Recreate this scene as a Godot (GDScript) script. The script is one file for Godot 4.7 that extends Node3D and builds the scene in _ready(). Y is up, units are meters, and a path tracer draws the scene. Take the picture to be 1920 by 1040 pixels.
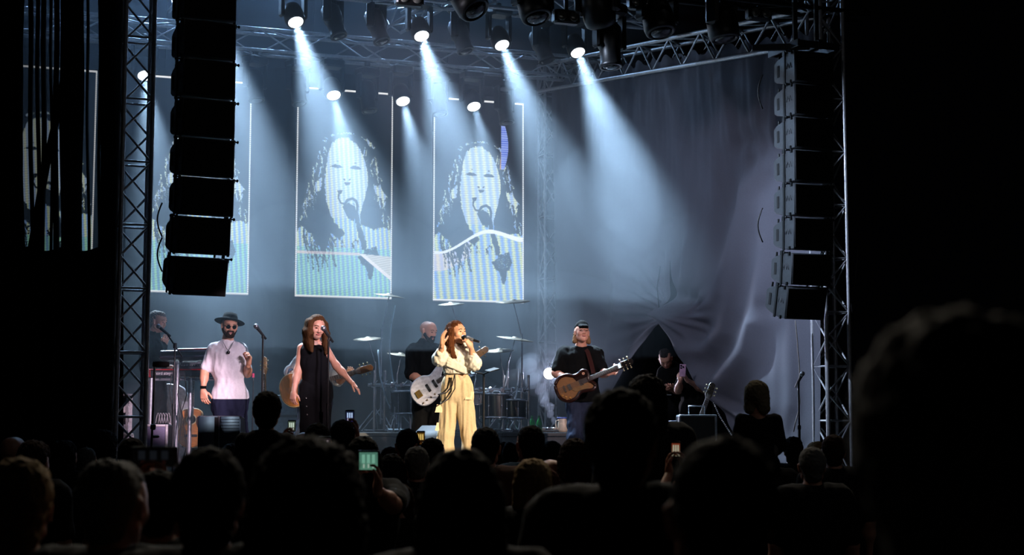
extends Node3D
# An open-air concert at night: hazy stage with four tall screens, a band, two hanging speaker columns and a dark crowd.

const FOCAL := 2940.0          # focal length in pixels of the 1920x1040 frame
const YAW := 20.0
const PITCH := 5.75
const EYE := 1.65
const DECK := 1.14             # height of the stage floor
var view := Basis.from_euler(Vector3(deg_to_rad(PITCH), deg_to_rad(-YAW), 0))
var ahead := Vector3(sin(deg_to_rad(YAW)), 0, -cos(deg_to_rad(YAW)))
var aside := Vector3(cos(deg_to_rad(YAW)), 0, sin(deg_to_rad(YAW)))
var used := {}
var mat_cache := {}
var noise3 := FastNoiseLite.new()

# ---------- places ----------
func ray(px: float, py: float) -> Vector3:
	return view * Vector3((px - 960.0) / FOCAL, (520.0 - py) / FOCAL, -1.0)

func on_z(px: float, py: float, z: float) -> Vector3:        # the point of that sight line on the plane z
	var d := ray(px, py)
	return Vector3(0, EYE, 0) + d * (z / d.z)

func far_at(px: float, py: float, dist: float) -> Vector3:     # the point of that sight line at a level distance from the eye
	var d := ray(px, py)
	return Vector3(0, EYE, 0) + d * (dist / d.dot(ahead))

# ---------- naming ----------
func numbered(called: String) -> String:
	var n: int = used.get(called, 0)
	used[called] = n + 1
	return called if n == 0 else "%s_%03d" % [called, n]

func tag(o: Node, label: String, category: String, group := "", kind := "") -> Node:
	if label: o.set_meta("label", label)
	if category: o.set_meta("category", category)
	if group: o.set_meta("group", group)
	if kind: o.set_meta("kind", kind)
	return o

func thing(called: String, label: String, category: String, at := Vector3.ZERO, group := "") -> Node3D:
	var o := Node3D.new()
	o.name = numbered(called)
	add_child(o)
	o.position = at
	tag(o, label, category, group)
	return o

func level_hem(mesh: ArrayMesh, y0: float) -> ArrayMesh:      # a straight hem: nothing hangs below y0
	var arr := mesh.surface_get_arrays(0)
	var v: PackedVector3Array = arr[Mesh.ARRAY_VERTEX]
	for i in v.size():
		if v[i].y < y0: v[i].y = y0 + (v[i].y - y0) * 0.04
	arr[Mesh.ARRAY_VERTEX] = v
	var m := ArrayMesh.new()
	m.add_surface_from_arrays(Mesh.PRIMITIVE_TRIANGLES, arr)
	return m

func put(called: String, mesh: Mesh, material: Material, parent: Node = null, at := Transform3D()) -> MeshInstance3D:
	var o := MeshInstance3D.new()
	o.name = numbered(called) if parent == null else called
	o.mesh = mesh
	o.material_override = material
	o.transform = at
	if parent == null:
		add_child(o)
	else:
		parent.add_child(o, true)
	return o

func struct(called: String, mesh: Mesh, material: Material, label := "", at := Transform3D()) -> MeshInstance3D:
	var o := put(called, mesh, material, null, at)
	o.set_meta("kind", "structure")
	if label: o.set_meta("label", label)
	return o

# ---------- materials ----------
var grain_tex: NoiseTexture2D
var weave_tex: NoiseTexture2D
var soft_tex: NoiseTexture2D
func make_textures() -> void:
	noise3.seed = 11
	noise3.frequency = 1.0
	noise3.fractal_octaves = 2
	var n := FastNoiseLite.new()
	n.seed = 4
	n.frequency = 0.03
	grain_tex = NoiseTexture2D.new()
	grain_tex.noise = n
	grain_tex.width = 256
	grain_tex.height = 256
	grain_tex.seamless = true
	var ramp := Gradient.new()
	ramp.set_color(0, Color(0.78, 0.78, 0.78))
	ramp.set_color(1, Color(1, 1, 1))
	grain_tex.color_ramp = ramp
	soft_tex = grain_tex.duplicate()
	var soft := Gradient.new()
	soft.set_color(0, Color(0.93, 0.93, 0.93))
	soft.set_color(1, Color(1, 1, 1))
	soft_tex.color_ramp = soft
	var m := FastNoiseLite.new()
	m.seed = 9
	m.frequency = 0.12
	weave_tex = NoiseTexture2D.new()
	weave_tex.noise = m
	weave_tex.width = 256
	weave_tex.height = 256
	weave_tex.seamless = true
	weave_tex.as_normal_map = true
	weave_tex.bump_strength = 2.0

func plainmat(c: Color, rough := 0.6, metal := 0.0) -> StandardMaterial3D:
	var key := "p%s %s %s" % [c.to_html(), rough, metal]
	if not mat_cache.has(key):
		var m := StandardMaterial3D.new()
		m.albedo_color = c
		m.roughness = rough
		m.metallic = metal
		m.albedo_texture = grain_tex
		m.uv1_triplanar = true
		m.uv1_scale = Vector3(2.3, 2.3, 2.3)
		mat_cache[key] = m
	return mat_cache[key]

func cloth(c: Color, relief := 0.15) -> StandardMaterial3D:
	var key := "c%s %s" % [c.to_html(), relief]
	if not mat_cache.has(key):
		var m := StandardMaterial3D.new()
		m.albedo_color = c
		m.roughness = 0.92
		m.metallic_specular = 0.25
		m.albedo_texture = soft_tex
		m.normal_enabled = true
		m.normal_texture = weave_tex
		m.normal_scale = relief
		m.uv1_triplanar = true
		m.uv1_scale = Vector3(5, 5, 5)
		mat_cache[key] = m
	return mat_cache[key]

func skinmat(c: Color) -> StandardMaterial3D:
	var key := "s" + c.to_html()
	if not mat_cache.has(key):
		var m := plainmat(c, 0.5).duplicate()
		m.albedo_texture = soft_tex
		m.subsurf_scatter_enabled = true
		m.subsurf_scatter_strength = 0.1
		mat_cache[key] = m
	return mat_cache[key]

func hairmat(c: Color) -> StandardMaterial3D:
	var key := "h" + c.to_html()
	if not mat_cache.has(key):
		var m := plainmat(c, 0.8).duplicate()
		m.metallic_specular = 0.15
		m.uv1_scale = Vector3(14, 2.0, 14)
		m.normal_enabled = true
		m.normal_texture = weave_tex
		m.normal_scale = 0.6
		mat_cache[key] = m
	return mat_cache[key]

func woodmat(c: Color) -> StandardMaterial3D:
	var key := "w" + c.to_html()
	if not mat_cache.has(key):
		var m := plainmat(c, 0.3).duplicate()
		m.uv1_scale = Vector3(9, 1.2, 9)
		m.clearcoat_enabled = true
		m.clearcoat = 0.6
		mat_cache[key] = m
	return mat_cache[key]

func glowmat(c: Color, energy: float) -> StandardMaterial3D:
	var key := "g%s %s" % [c.to_html(), energy]
	if not mat_cache.has(key):
		var m := StandardMaterial3D.new()
		m.albedo_color = Color(0.1, 0.1, 0.1)
		m.roughness = 0.3
		m.emission_enabled = true
		m.emission = c
		m.emission_energy_multiplier = energy
		mat_cache[key] = m
	return mat_cache[key]

# ---------- shapes ----------
class Shape:
	var st := SurfaceTool.new()
	func _init(smooth := 0):
		st.begin(Mesh.PRIMITIVE_TRIANGLES)
		st.set_smooth_group(smooth)
	func smooth(g: int) -> Shape:
		st.set_smooth_group(g)
		return self
	func tri(a: Vector3, b: Vector3, c: Vector3) -> void:
		st.add_vertex(a)
		st.add_vertex(b)
		st.add_vertex(c)
	func quad(a: Vector3, b: Vector3, c: Vector3, d: Vector3) -> void:
		tri(a, b, c)
		tri(a, c, d)
	func ring_strip(p: Array, q: Array, closed := true) -> void:
		var n := p.size()
		for i in (n if closed else n - 1):
			var j := (i + 1) % n
			quad(p[i], p[j], q[j], q[i])
	func fan(p: Array, flip := false) -> void:
		var c := Vector3.ZERO
		for v in p: c += v
		c /= p.size()
		for i in p.size():
			var j := (i + 1) % p.size()
			if flip: tri(c, p[j], p[i])
			else: tri(c, p[i], p[j])
	func box(at: Vector3, size: Vector3, turn := Basis(), bevel := 0.0) -> Shape:
		st.set_smooth_group(-1)
		var h := size / 2
		var b := minf(bevel, minf(h.x, minf(h.y, h.z)) * 0.9)
		if b <= 0.0:
			var v := []
			for x in [-1, 1]: for y in [-1, 1]: for z in [-1, 1]: v.append(at + turn * (Vector3(x, y, z) * h))
			quad(v[0], v[1], v[3], v[2])
			quad(v[4], v[6], v[7], v[5])
			quad(v[0], v[4], v[5], v[1])
			quad(v[2], v[3], v[7], v[6])
			quad(v[0], v[2], v[6], v[4])
			quad(v[1], v[5], v[7], v[3])
			return self
		var rings := []
		for lv in [[-h.y, b], [-h.y + b, 0.0], [h.y - b, 0.0], [h.y, b]]:
			var r := []
			var x: float = h.x - lv[1]
			var z: float = h.z - lv[1]
			for p in [[x - b, z], [x, z - b], [x, -z + b], [x - b, -z], [-x + b, -z], [-x, -z + b], [-x, z - b], [-x + b, z]]:
				r.append(at + turn * Vector3(p[0], lv[0], p[1]))
			rings.append(r)
		for k in 3: ring_strip(rings[k + 1], rings[k])
		fan(rings[0], false)
		fan(rings[3], true)
		return self
	func ring(at: Vector3, axis: Vector3, r: float, n: int) -> Array:
		var u := axis.cross(Vector3.UP if absf(axis.normalized().y) < 0.9 else Vector3.RIGHT).normalized()
		var w := u.cross(axis).normalized()
		var out := []
		for i in n:
			var t := TAU * i / n
			out.append(at + u * cos(t) * r + w * sin(t) * r)
		return out
	func tube(a: Vector3, b: Vector3, ra: float, rb := -1.0, n := 8) -> Shape:
		if rb < 0: rb = ra
		st.set_smooth_group(1)
		var p := ring(a, b - a, ra, n)
		var q := ring(b, b - a, rb, n)
		ring_strip(q, p)
		st.set_smooth_group(-1)
		fan(p, false)
		fan(q, true)
		return self
	func path(pts: Array, r: float, n := 6) -> Shape:
		st.set_smooth_group(1)
		var last := []
		for i in pts.size():
			var d: Vector3 = pts[mini(i + 1, pts.size() - 1)] - pts[maxi(i - 1, 0)]
			var p := ring(pts[i], d, r, n)
			if last: ring_strip(p, last)
			else: fan(p, false)
			last = p
		fan(last, true)
		return self
	func lathe(profile: Array, at := Transform3D(), n := 20) -> Shape:   # profile of [radius, height] about the y axis
		st.set_smooth_group(1)
		var last := []
		for pr in profile:
			var p := []
			for i in n:
				var t := TAU * i / n
				p.append(at * Vector3(cos(t) * pr[0], pr[1], sin(t) * pr[0]))
			if last: ring_strip(last, p)
			last = p
		return self
	func prism(outline: PackedVector2Array, depth: float, at := Transform3D(), bevel := 0.0) -> Shape:   # the outline lies in x, y; thickness runs along z
		var line := outline
		if Geometry2D.is_polygon_clockwise(line):
			line = line.duplicate()
			line.reverse()
		var c := Vector2.ZERO
		for v in line: c += v
		c /= line.size()
		var n := line.size()
		var inner := PackedVector2Array()
		for i in n:
			var e: Vector2 = (line[(i + 1) % n] - line[(i + n - 1) % n]).normalized()
			inner.append(line[i] + Vector2(-e.y, e.x) * bevel)
		var rings := []
		for lv in ([[depth / 2, inner], [depth / 2 - bevel, line], [-depth / 2 + bevel, line], [-depth / 2, inner]] if bevel > 0 else [[depth / 2, line], [-depth / 2, line]]):
			var r := []
			for v in lv[1]: r.append(at * Vector3(v.x, v.y, lv[0]))
			rings.append(r)
		st.set_smooth_group(2)
		for k in rings.size() - 1: ring_strip(rings[k + 1], rings[k])
		st.set_smooth_group(-1)
		var tris := Geometry2D.triangulate_polygon(line)
		var f: Array = rings[0]
		var g: Array = rings[-1]
		for i in range(0, tris.size(), 3):
			tri(f[tris[i]], f[tris[i + 1]], f[tris[i + 2]])
			tri(g[tris[i]], g[tris[i + 2]], g[tris[i + 1]])
		return self
	func ball(at: Vector3, r: Vector3, n := 12, turn := Basis()) -> Shape:
		st.set_smooth_group(1)
		var last := []
		for k in n / 2 + 1:
			var a := PI * k / (n / 2)
			var p := []
			for i in n:
				var t := TAU * i / n
				p.append(at + turn * (Vector3(sin(a) * cos(t), cos(a), sin(a) * sin(t)) * r))
			if last: ring_strip(last, p)
			last = p
		return self
	func grid(pts: Array) -> Shape:      # rows of points
		st.set_smooth_group(1)
		for i in pts.size() - 1:
			ring_strip(pts[i], pts[i + 1], false)
		return self
	func done() -> ArrayMesh:
		st.generate_normals()
		st.index()
		return st.commit()

# ---------- smooth bodies: a field of tapered capsules, meshed as surface nets ----------
class Flesh:
	var v := PackedVector3Array()
	var n := PackedVector3Array()
	var idx := PackedInt32Array()
	func add(bones: Array, cell: float, k: float, wrinkle := 0.0, noise: FastNoiseLite = null, wave := Vector3(14, 5, 14)) -> Flesh:
		var lo := Vector3(1e9, 1e9, 1e9)
		var hi := -lo
		for b in bones:
			var r := maxf(b[2], b[3]) + cell * 2
			var e := Vector3(r, r, r)
			lo = lo.min(b[0] - e).min(b[1] - e)
			hi = hi.max(b[0] + e).max(b[1] + e)
		var nx := int((hi.x - lo.x) / cell) + 3
		var ny := int((hi.y - lo.y) / cell) + 3
		var nz := int((hi.z - lo.z) / cell) + 3
		var f := PackedFloat32Array()
		f.resize(nx * ny * nz)
		f.fill(1.0)
		for b in bones:
			var a: Vector3 = b[0]
			var ba: Vector3 = b[1] - b[0]
			var ra: float = b[2]
			var dr: float = b[3] - b[2]
			var inv := 1.0 / maxf(ba.length_squared(), 1e-9)
			var kk: float = b[4] if b.size() > 4 else k
			var reach := maxf(b[2], b[3]) + kk + cell
			var e := Vector3(reach, reach, reach)
			var p0: Vector3 = ((b[0].min(b[1]) - e - lo) / cell).floor()
			var p1: Vector3 = ((b[0].max(b[1]) + e - lo) / cell).ceil()
			var x0 := maxi(int(p0.x), 0)
			var x1 := mini(int(p1.x), nx - 1)
			for z in range(maxi(int(p0.z), 0), mini(int(p1.z), nz - 1) + 1):
				for y in range(maxi(int(p0.y), 0), mini(int(p1.y), ny - 1) + 1):
					var row := nx * (y + ny * z)
					var q := Vector3(lo.x - a.x, lo.y + y * cell - a.y, lo.z + z * cell - a.z)
					var qx := q.x
					for x in range(x0, x1 + 1):
						q.x = qx + x * cell
						var t := clampf(q.dot(ba) * inv, 0.0, 1.0)
						var d := (q - ba * t).length() - ra - dr * t
						if d < reach:
							var o := f[row + x]
							var h := kk - absf(d - o)
							f[row + x] = minf(d, o) - (h * h / kk * 0.25 if h > 0.0 else 0.0)
		var ids := PackedInt32Array()
		ids.resize(nx * ny * nz)
		ids.fill(-1)
		var base := v.size()
		var sy := nx
		var sz := nx * ny
		var corner := [0, 1, sy, sy + 1, sz, sz + 1, sz + sy, sz + sy + 1]
		var edges := [[0, 1], [2, 3], [4, 5], [6, 7], [0, 2], [1, 3], [4, 6], [5, 7], [0, 4], [1, 5], [2, 6], [3, 7]]
		var cp := [Vector3(0, 0, 0), Vector3(1, 0, 0), Vector3(0, 1, 0), Vector3(1, 1, 0), Vector3(0, 0, 1), Vector3(1, 0, 1), Vector3(0, 1, 1), Vector3(1, 1, 1)]
		for z in nz - 1:
			for y in ny - 1:
				var row := sy * y + sz * z
				for x in nx - 1:
					var i := row + x
					var s0 := f[i] < 0.0
					if s0 == (f[i + 1] < 0.0) and s0 == (f[i + sy] < 0.0) and s0 == (f[i + sz] < 0.0) and s0 == (f[i + sy + 1] < 0.0) and s0 == (f[i + sz + 1] < 0.0) and s0 == (f[i + sz + sy] < 0.0) and s0 == (f[i + sz + sy + 1] < 0.0):
						continue
					var sum := Vector3.ZERO
					var cnt := 0
					for ed in edges:
						var g0 := f[i + corner[ed[0]]]
						var g1 := f[i + corner[ed[1]]]
						if (g0 < 0.0) != (g1 < 0.0):
							sum += cp[ed[0]].lerp(cp[ed[1]], g0 / (g0 - g1))
							cnt += 1
					ids[i] = v.size()
					v.append(lo + (Vector3(x, y, z) + sum / cnt) * cell)
					if x > 0 and y > 0 and z > 0:
						if s0 != (f[i + 1] < 0.0):
							face(ids[i - sy - sz], ids[i - sz], ids[i], ids[i - sy], s0)
						if s0 != (f[i + sy] < 0.0):
							face(ids[i - 1 - sz], ids[i - 1], ids[i], ids[i - sz], s0)
						if s0 != (f[i + sz] < 0.0):
							face(ids[i - 1 - sy], ids[i - sy], ids[i], ids[i - 1], s0)
		n.resize(v.size())
		normals(base)
		if wrinkle > 0.0 and noise:
			for i in range(base, v.size()):
				var p := v[i] * wave
				v[i] += n[i] * wrinkle * noise.get_noise_3d(p.x, p.y, p.z)
			normals(base)
		return self
	func face(a: int, b: int, c: int, d: int, inside: bool) -> void:
		if a < 0 or b < 0 or c < 0 or d < 0: return
		if inside: idx.append_array(PackedInt32Array([a, c, b, a, d, c]))
		else: idx.append_array(PackedInt32Array([a, b, c, a, c, d]))
	func normals(base: int) -> void:
		for i in range(base, v.size()): n[i] = Vector3.ZERO
		for i in range(0, idx.size(), 3):
			var a := idx[i]
			if a < base: continue
			var b := idx[i + 1]
			var c := idx[i + 2]
			var m := (v[c] - v[a]).cross(v[b] - v[a])
			n[a] += m
			n[b] += m
			n[c] += m
		for i in range(base, v.size()): n[i] = n[i].normalized()
	func done() -> ArrayMesh:
		var arr := []
		arr.resize(Mesh.ARRAY_MAX)
		arr[Mesh.ARRAY_VERTEX] = v
		arr[Mesh.ARRAY_NORMAL] = n
		arr[Mesh.ARRAY_INDEX] = idx
		var m := ArrayMesh.new()
		m.add_surface_from_arrays(Mesh.PRIMITIVE_TRIANGLES, arr)
		return m

func ball_mesh(r: float, n := 10) -> ArrayMesh:
	return Shape.new().ball(Vector3.ZERO, Vector3(r, r, r), n).done()

func _ready() -> void:
	# ----- camera -----
	var cam := Camera3D.new()
	cam.name = "camera"
	add_child(cam)
	cam.position = Vector3(0, EYE, 0)
	cam.basis = view
	cam.fov = rad_to_deg(2.0 * atan(520.0 / FOCAL))
	var lens := CameraAttributesPhysical.new()
	lens.frustum_focal_length = 12.0 * FOCAL / 520.0
	lens.frustum_focus_distance = 16.6
	lens.exposure_aperture = 4.5
	cam.attributes = lens
	cam.current = true
	# ----- night sky, exposure -----
	var env := Environment.new()
	env.background_mode = Environment.BG_COLOR
	env.background_color = Color(0.012, 0.013, 0.018)
	env.background_energy_multiplier = 0.25
	env.tonemap_mode = Environment.TONE_MAPPER_LINEAR
	env.tonemap_exposure = 1.0
	env.sdfgi_enabled = true
	env.ssao_enabled = true
	env.ssil_enabled = true
	env.volumetric_fog_enabled = true
	env.volumetric_fog_density = 0.0
	var we := WorldEnvironment.new()
	we.name = "night"
	we.environment = env
	add_child(we)
	make_textures()
	build_haze()
	build_lamps()
	build_structure()
	build_trusses()
	build_screens()
	build_drapes()
	build_speakers()
	build_band()
	build_gear()
	build_crowd()

# The smoke of the stage: one even bank of haze that fills the stage box, and thicker puffs in it.
const SMOKE := Color(0.86, 0.93, 1.0)
func fog(called: String, parent: Node, at: Vector3, size: Vector3, density: float, shape: int, turn := Basis()) -> void:
	var m := FogMaterial.new()
	m.albedo = SMOKE
	m.density = density
	var o := FogVolume.new()
	o.name = called
	o.set("shape", shape)
	o.size = size
	o.material = m
	parent.add_child(o, true)
	o.position = at
	o.basis = turn

func build_haze() -> void:
	var haze := thing("stage_haze", "blue haze filling the stage between the side drapes, with drifting thicker banks", "haze")
	haze.set_meta("kind", "stuff")
	# slabs that thin out towards the curtain; the haze is thinner near the floor
	for u in [[-0.2, 6.2, 1.0, 0.50], [6.2, 7.0, 0.75, 0.32], [7.0, 7.7, 0.48, 0.14], [7.7, 8.4, 0.24, 0.06]]:
		for v in [[1.17, 2.6, 0.0, -17.3], [2.6, 3.2, 0.55, -16.6], [3.2, 8.2, 1.0, -15.6]]:
			var front: float = v[3] - 0.25 * (u[1] - 6.2)
			fog("haze", haze, Vector3((u[0] + u[1]) / 2, (v[0] + v[1]) / 2, (front - 22.9) / 2), Vector3(u[1] - u[0] - 0.002, v[1] - v[0] - 0.002, front + 22.9), HAZE * lerpf(u[3], u[2], v[2]), 3)
	# drifting banks
	var rng := RandomNumberGenerator.new()
	rng.seed = 5
	for b in [[935, 600, 2.2, 0.06], [640, 545, 2.0, 0.05], [440, 580, 2.2, 0.05]]:
		var p := on_z(b[0], b[1], -20.2 - rng.randf() * 1.2)
		var s: float = b[2]
		for k in 2:
			var off := Vector3(rng.randf_range(-0.4, 0.4), rng.randf_range(-0.25, 0.25), rng.randf_range(-0.4, 0.4)) * s
			fog("smoke_bank", haze, p + off, Vector3(s * rng.randf_range(0.9, 1.4), s * rng.randf_range(0.5, 0.8), s * 0.9), b[3], 0, Basis.from_euler(Vector3(rng.randf(), rng.randf() * 3, rng.randf_range(-0.4, 0.4))))
	# a bank that hangs in the beam beside the curtain
	var q0 := on_z(1084, 108, -19.0)
	for u in [[1.6, 1.0, 3.4, 0.026], [2.2, 1.5, 3.0, 0.02], [2.9, 2.2, 2.6, 0.014]]:
		fog("smoke_bank", haze, q0 + Vector3(0.04, -0.83, 0.54).normalized() * u[0], Vector3(u[1], u[2], u[1]), u[3], 0, along_y(Vector3.ZERO, Vector3(0.04, -0.83, 0.54)))
	# the jet of the smoke machine behind the drums
	var jet := thing("smoke_jet", "pale jet of smoke rising behind the green bottles and the right guitarist", "smoke", on_z(1030, 790, -19.6))
	jet.set_meta("kind", "stuff")
	var wisp := RandomNumberGenerator.new()
	wisp.seed = 12
	for k in 10:
		var t := k / 9.0
		var p := on_z(1038 - 40 * t - 18 * t * t + wisp.randf_range(-14, 14) * t, 788 - 105 * t + wisp.randf_range(-8, 8) * t, -19.6 + wisp.randf_range(-0.15, 0.15)) - jet.position
		var s := 0.08 + 0.18 * t
		fog("puff", jet, p, Vector3(s * wisp.randf_range(0.7, 1.2), s * wisp.randf_range(0.9, 1.6), s), 6.0 / (1.0 + 6.0 * t), 0, Basis.from_euler(Vector3(wisp.randf(), wisp.randf() * 3.0, wisp.randf_range(0.0, 0.9))))

const HAZE := 0.058

# ---------- lamps ----------
const COOL := Color(0.80, 0.91, 1.0)
var head_meshes := {}
func aim(d: Vector3) -> Basis:
	return Basis.looking_at(d, Vector3(0, 0, -1) if absf(d.normalized().y) > 0.95 else Vector3.UP)

# A moving head: base and yoke hang from the truss, the head turns to its beam; «at» is the centre of its front lens.
func moving_head(at: Vector3, d: Vector3, size: float, label: String, group: String, energy := 0.0, angle := 11.0, tint := COOL, profile := false, hook_y := 0.0) -> Node3D:
	d = d.normalized()
	var pivot := at - d * (0.17 if not profile else 0.26) * size
	var o := thing("moving_head", label, "stage light", pivot + Vector3(0, 0.36 * size, 0), group)
	if not head_meshes.has("base"):
		head_meshes.base = Shape.new().box(Vector3(0, -0.03, 0), Vector3(0.30, 0.12, 0.26), Basis(), 0.025).box(Vector3(0, 0.06, 0), Vector3(0.06, 0.07, 0.06), Basis(), 0.01).done()
		head_meshes.arm = Shape.new().box(Vector3(0, -0.24, 0), Vector3(0.05, 0.36, 0.12), Basis(), 0.02).done()
		head_meshes.wash = Shape.new().lathe([[0.0, 0.14], [0.06, 0.14], [0.105, 0.10], [0.125, 0.02], [0.13, -0.10], [0.12, -0.15], [0.10, -0.165], [0.095, -0.15], [0.0, -0.15]], Transform3D(Basis(Vector3.RIGHT, PI / 2), Vector3.ZERO), 20).done()
		head_meshes.profile = Shape.new().lathe([[0.0, 0.2], [0.09, 0.2], [0.125, 0.15], [0.125, -0.02], [0.105, -0.06], [0.105, -0.2], [0.115, -0.22], [0.115, -0.25], [0.09, -0.25], [0.088, -0.235], [0.0, -0.235]], Transform3D(Basis(Vector3.RIGHT, PI / 2), Vector3.ZERO), 20).done()
		var s := Shape.new()
		for r in [[0.0, 1], [0.037, 6], [0.073, 12]]:
			for i in r[1]:
				var t: float = TAU * i / r[1]
				s.ball(Vector3(cos(t) * r[0], sin(t) * r[0], 0), Vector3(0.0185, 0.0185, 0.009), 8)
		s.tube(Vector3(0, 0, 0.006), Vector3(0, 0, 0.001), 0.094, 0.094, 20)
		head_meshes.lens = s.done()
		head_meshes.glass = Shape.new().ball(Vector3.ZERO, Vector3(0.088, 0.088, 0.03), 16).done()
	var sc := Basis.from_scale(Vector3(size, size, size))
	var black := plainmat(Color(0.055, 0.058, 0.065), 0.42)
	var yaw := Basis(Vector3.UP, atan2(d.x, d.z))
	put("base", head_meshes.base, black, o, Transform3D(yaw * sc, Vector3.ZERO))
	for s in [-1, 1]:
		put("yoke_arm", head_meshes.arm, black, o, Transform3D(yaw * sc, yaw * Vector3(s * 0.155 * size, 0, 0)))
	if hook_y > 0.0:
		var up := hook_y - o.position.y
		put("hanging_clamp", Shape.new().tube(Vector3(0, 0.02, 0), Vector3(0, up, 0), 0.022, 0.022, 8).box(Vector3(0, up - 0.02, 0), Vector3(0.07, 0.07, 0.09), Basis(), 0.01).done(), black, o)
	var turn := aim(d)
	var head := put("head", head_meshes.profile if profile else head_meshes.wash, black, o, Transform3D(turn * sc, Vector3(0, -0.36 * size, 0)))
	if energy > 0.0:
		var ln := put("lens", head_meshes.lens, glowmat(Color(0.97, 0.985, 1.0), 5.0), head, Transform3D(Basis(), Vector3(0, 0, -0.16)))
		ln.set_meta("label", "lit white lens cluster")
		var l := SpotLight3D.new()
		l.name = "beam"
		l.light_color = tint
		l.light_energy = energy
		l.spot_angle = angle
		l.spot_angle_attenuation = 1.0
		l.spot_range = 40.0
		l.spot_attenuation = 2.0
		l.light_size = 0.05
		l.shadow_enabled = true
		o.add_child(l)
		l.transform = Transform3D(turn, at + d * 0.03 - o.position)
	else:
		put("lens", head_meshes.glass, plainmat(Color(0.06, 0.06, 0.08), 0.08), head, Transform3D(Basis(), Vector3(0, 0, -0.235 if profile else -0.15)))
	return o

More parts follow.
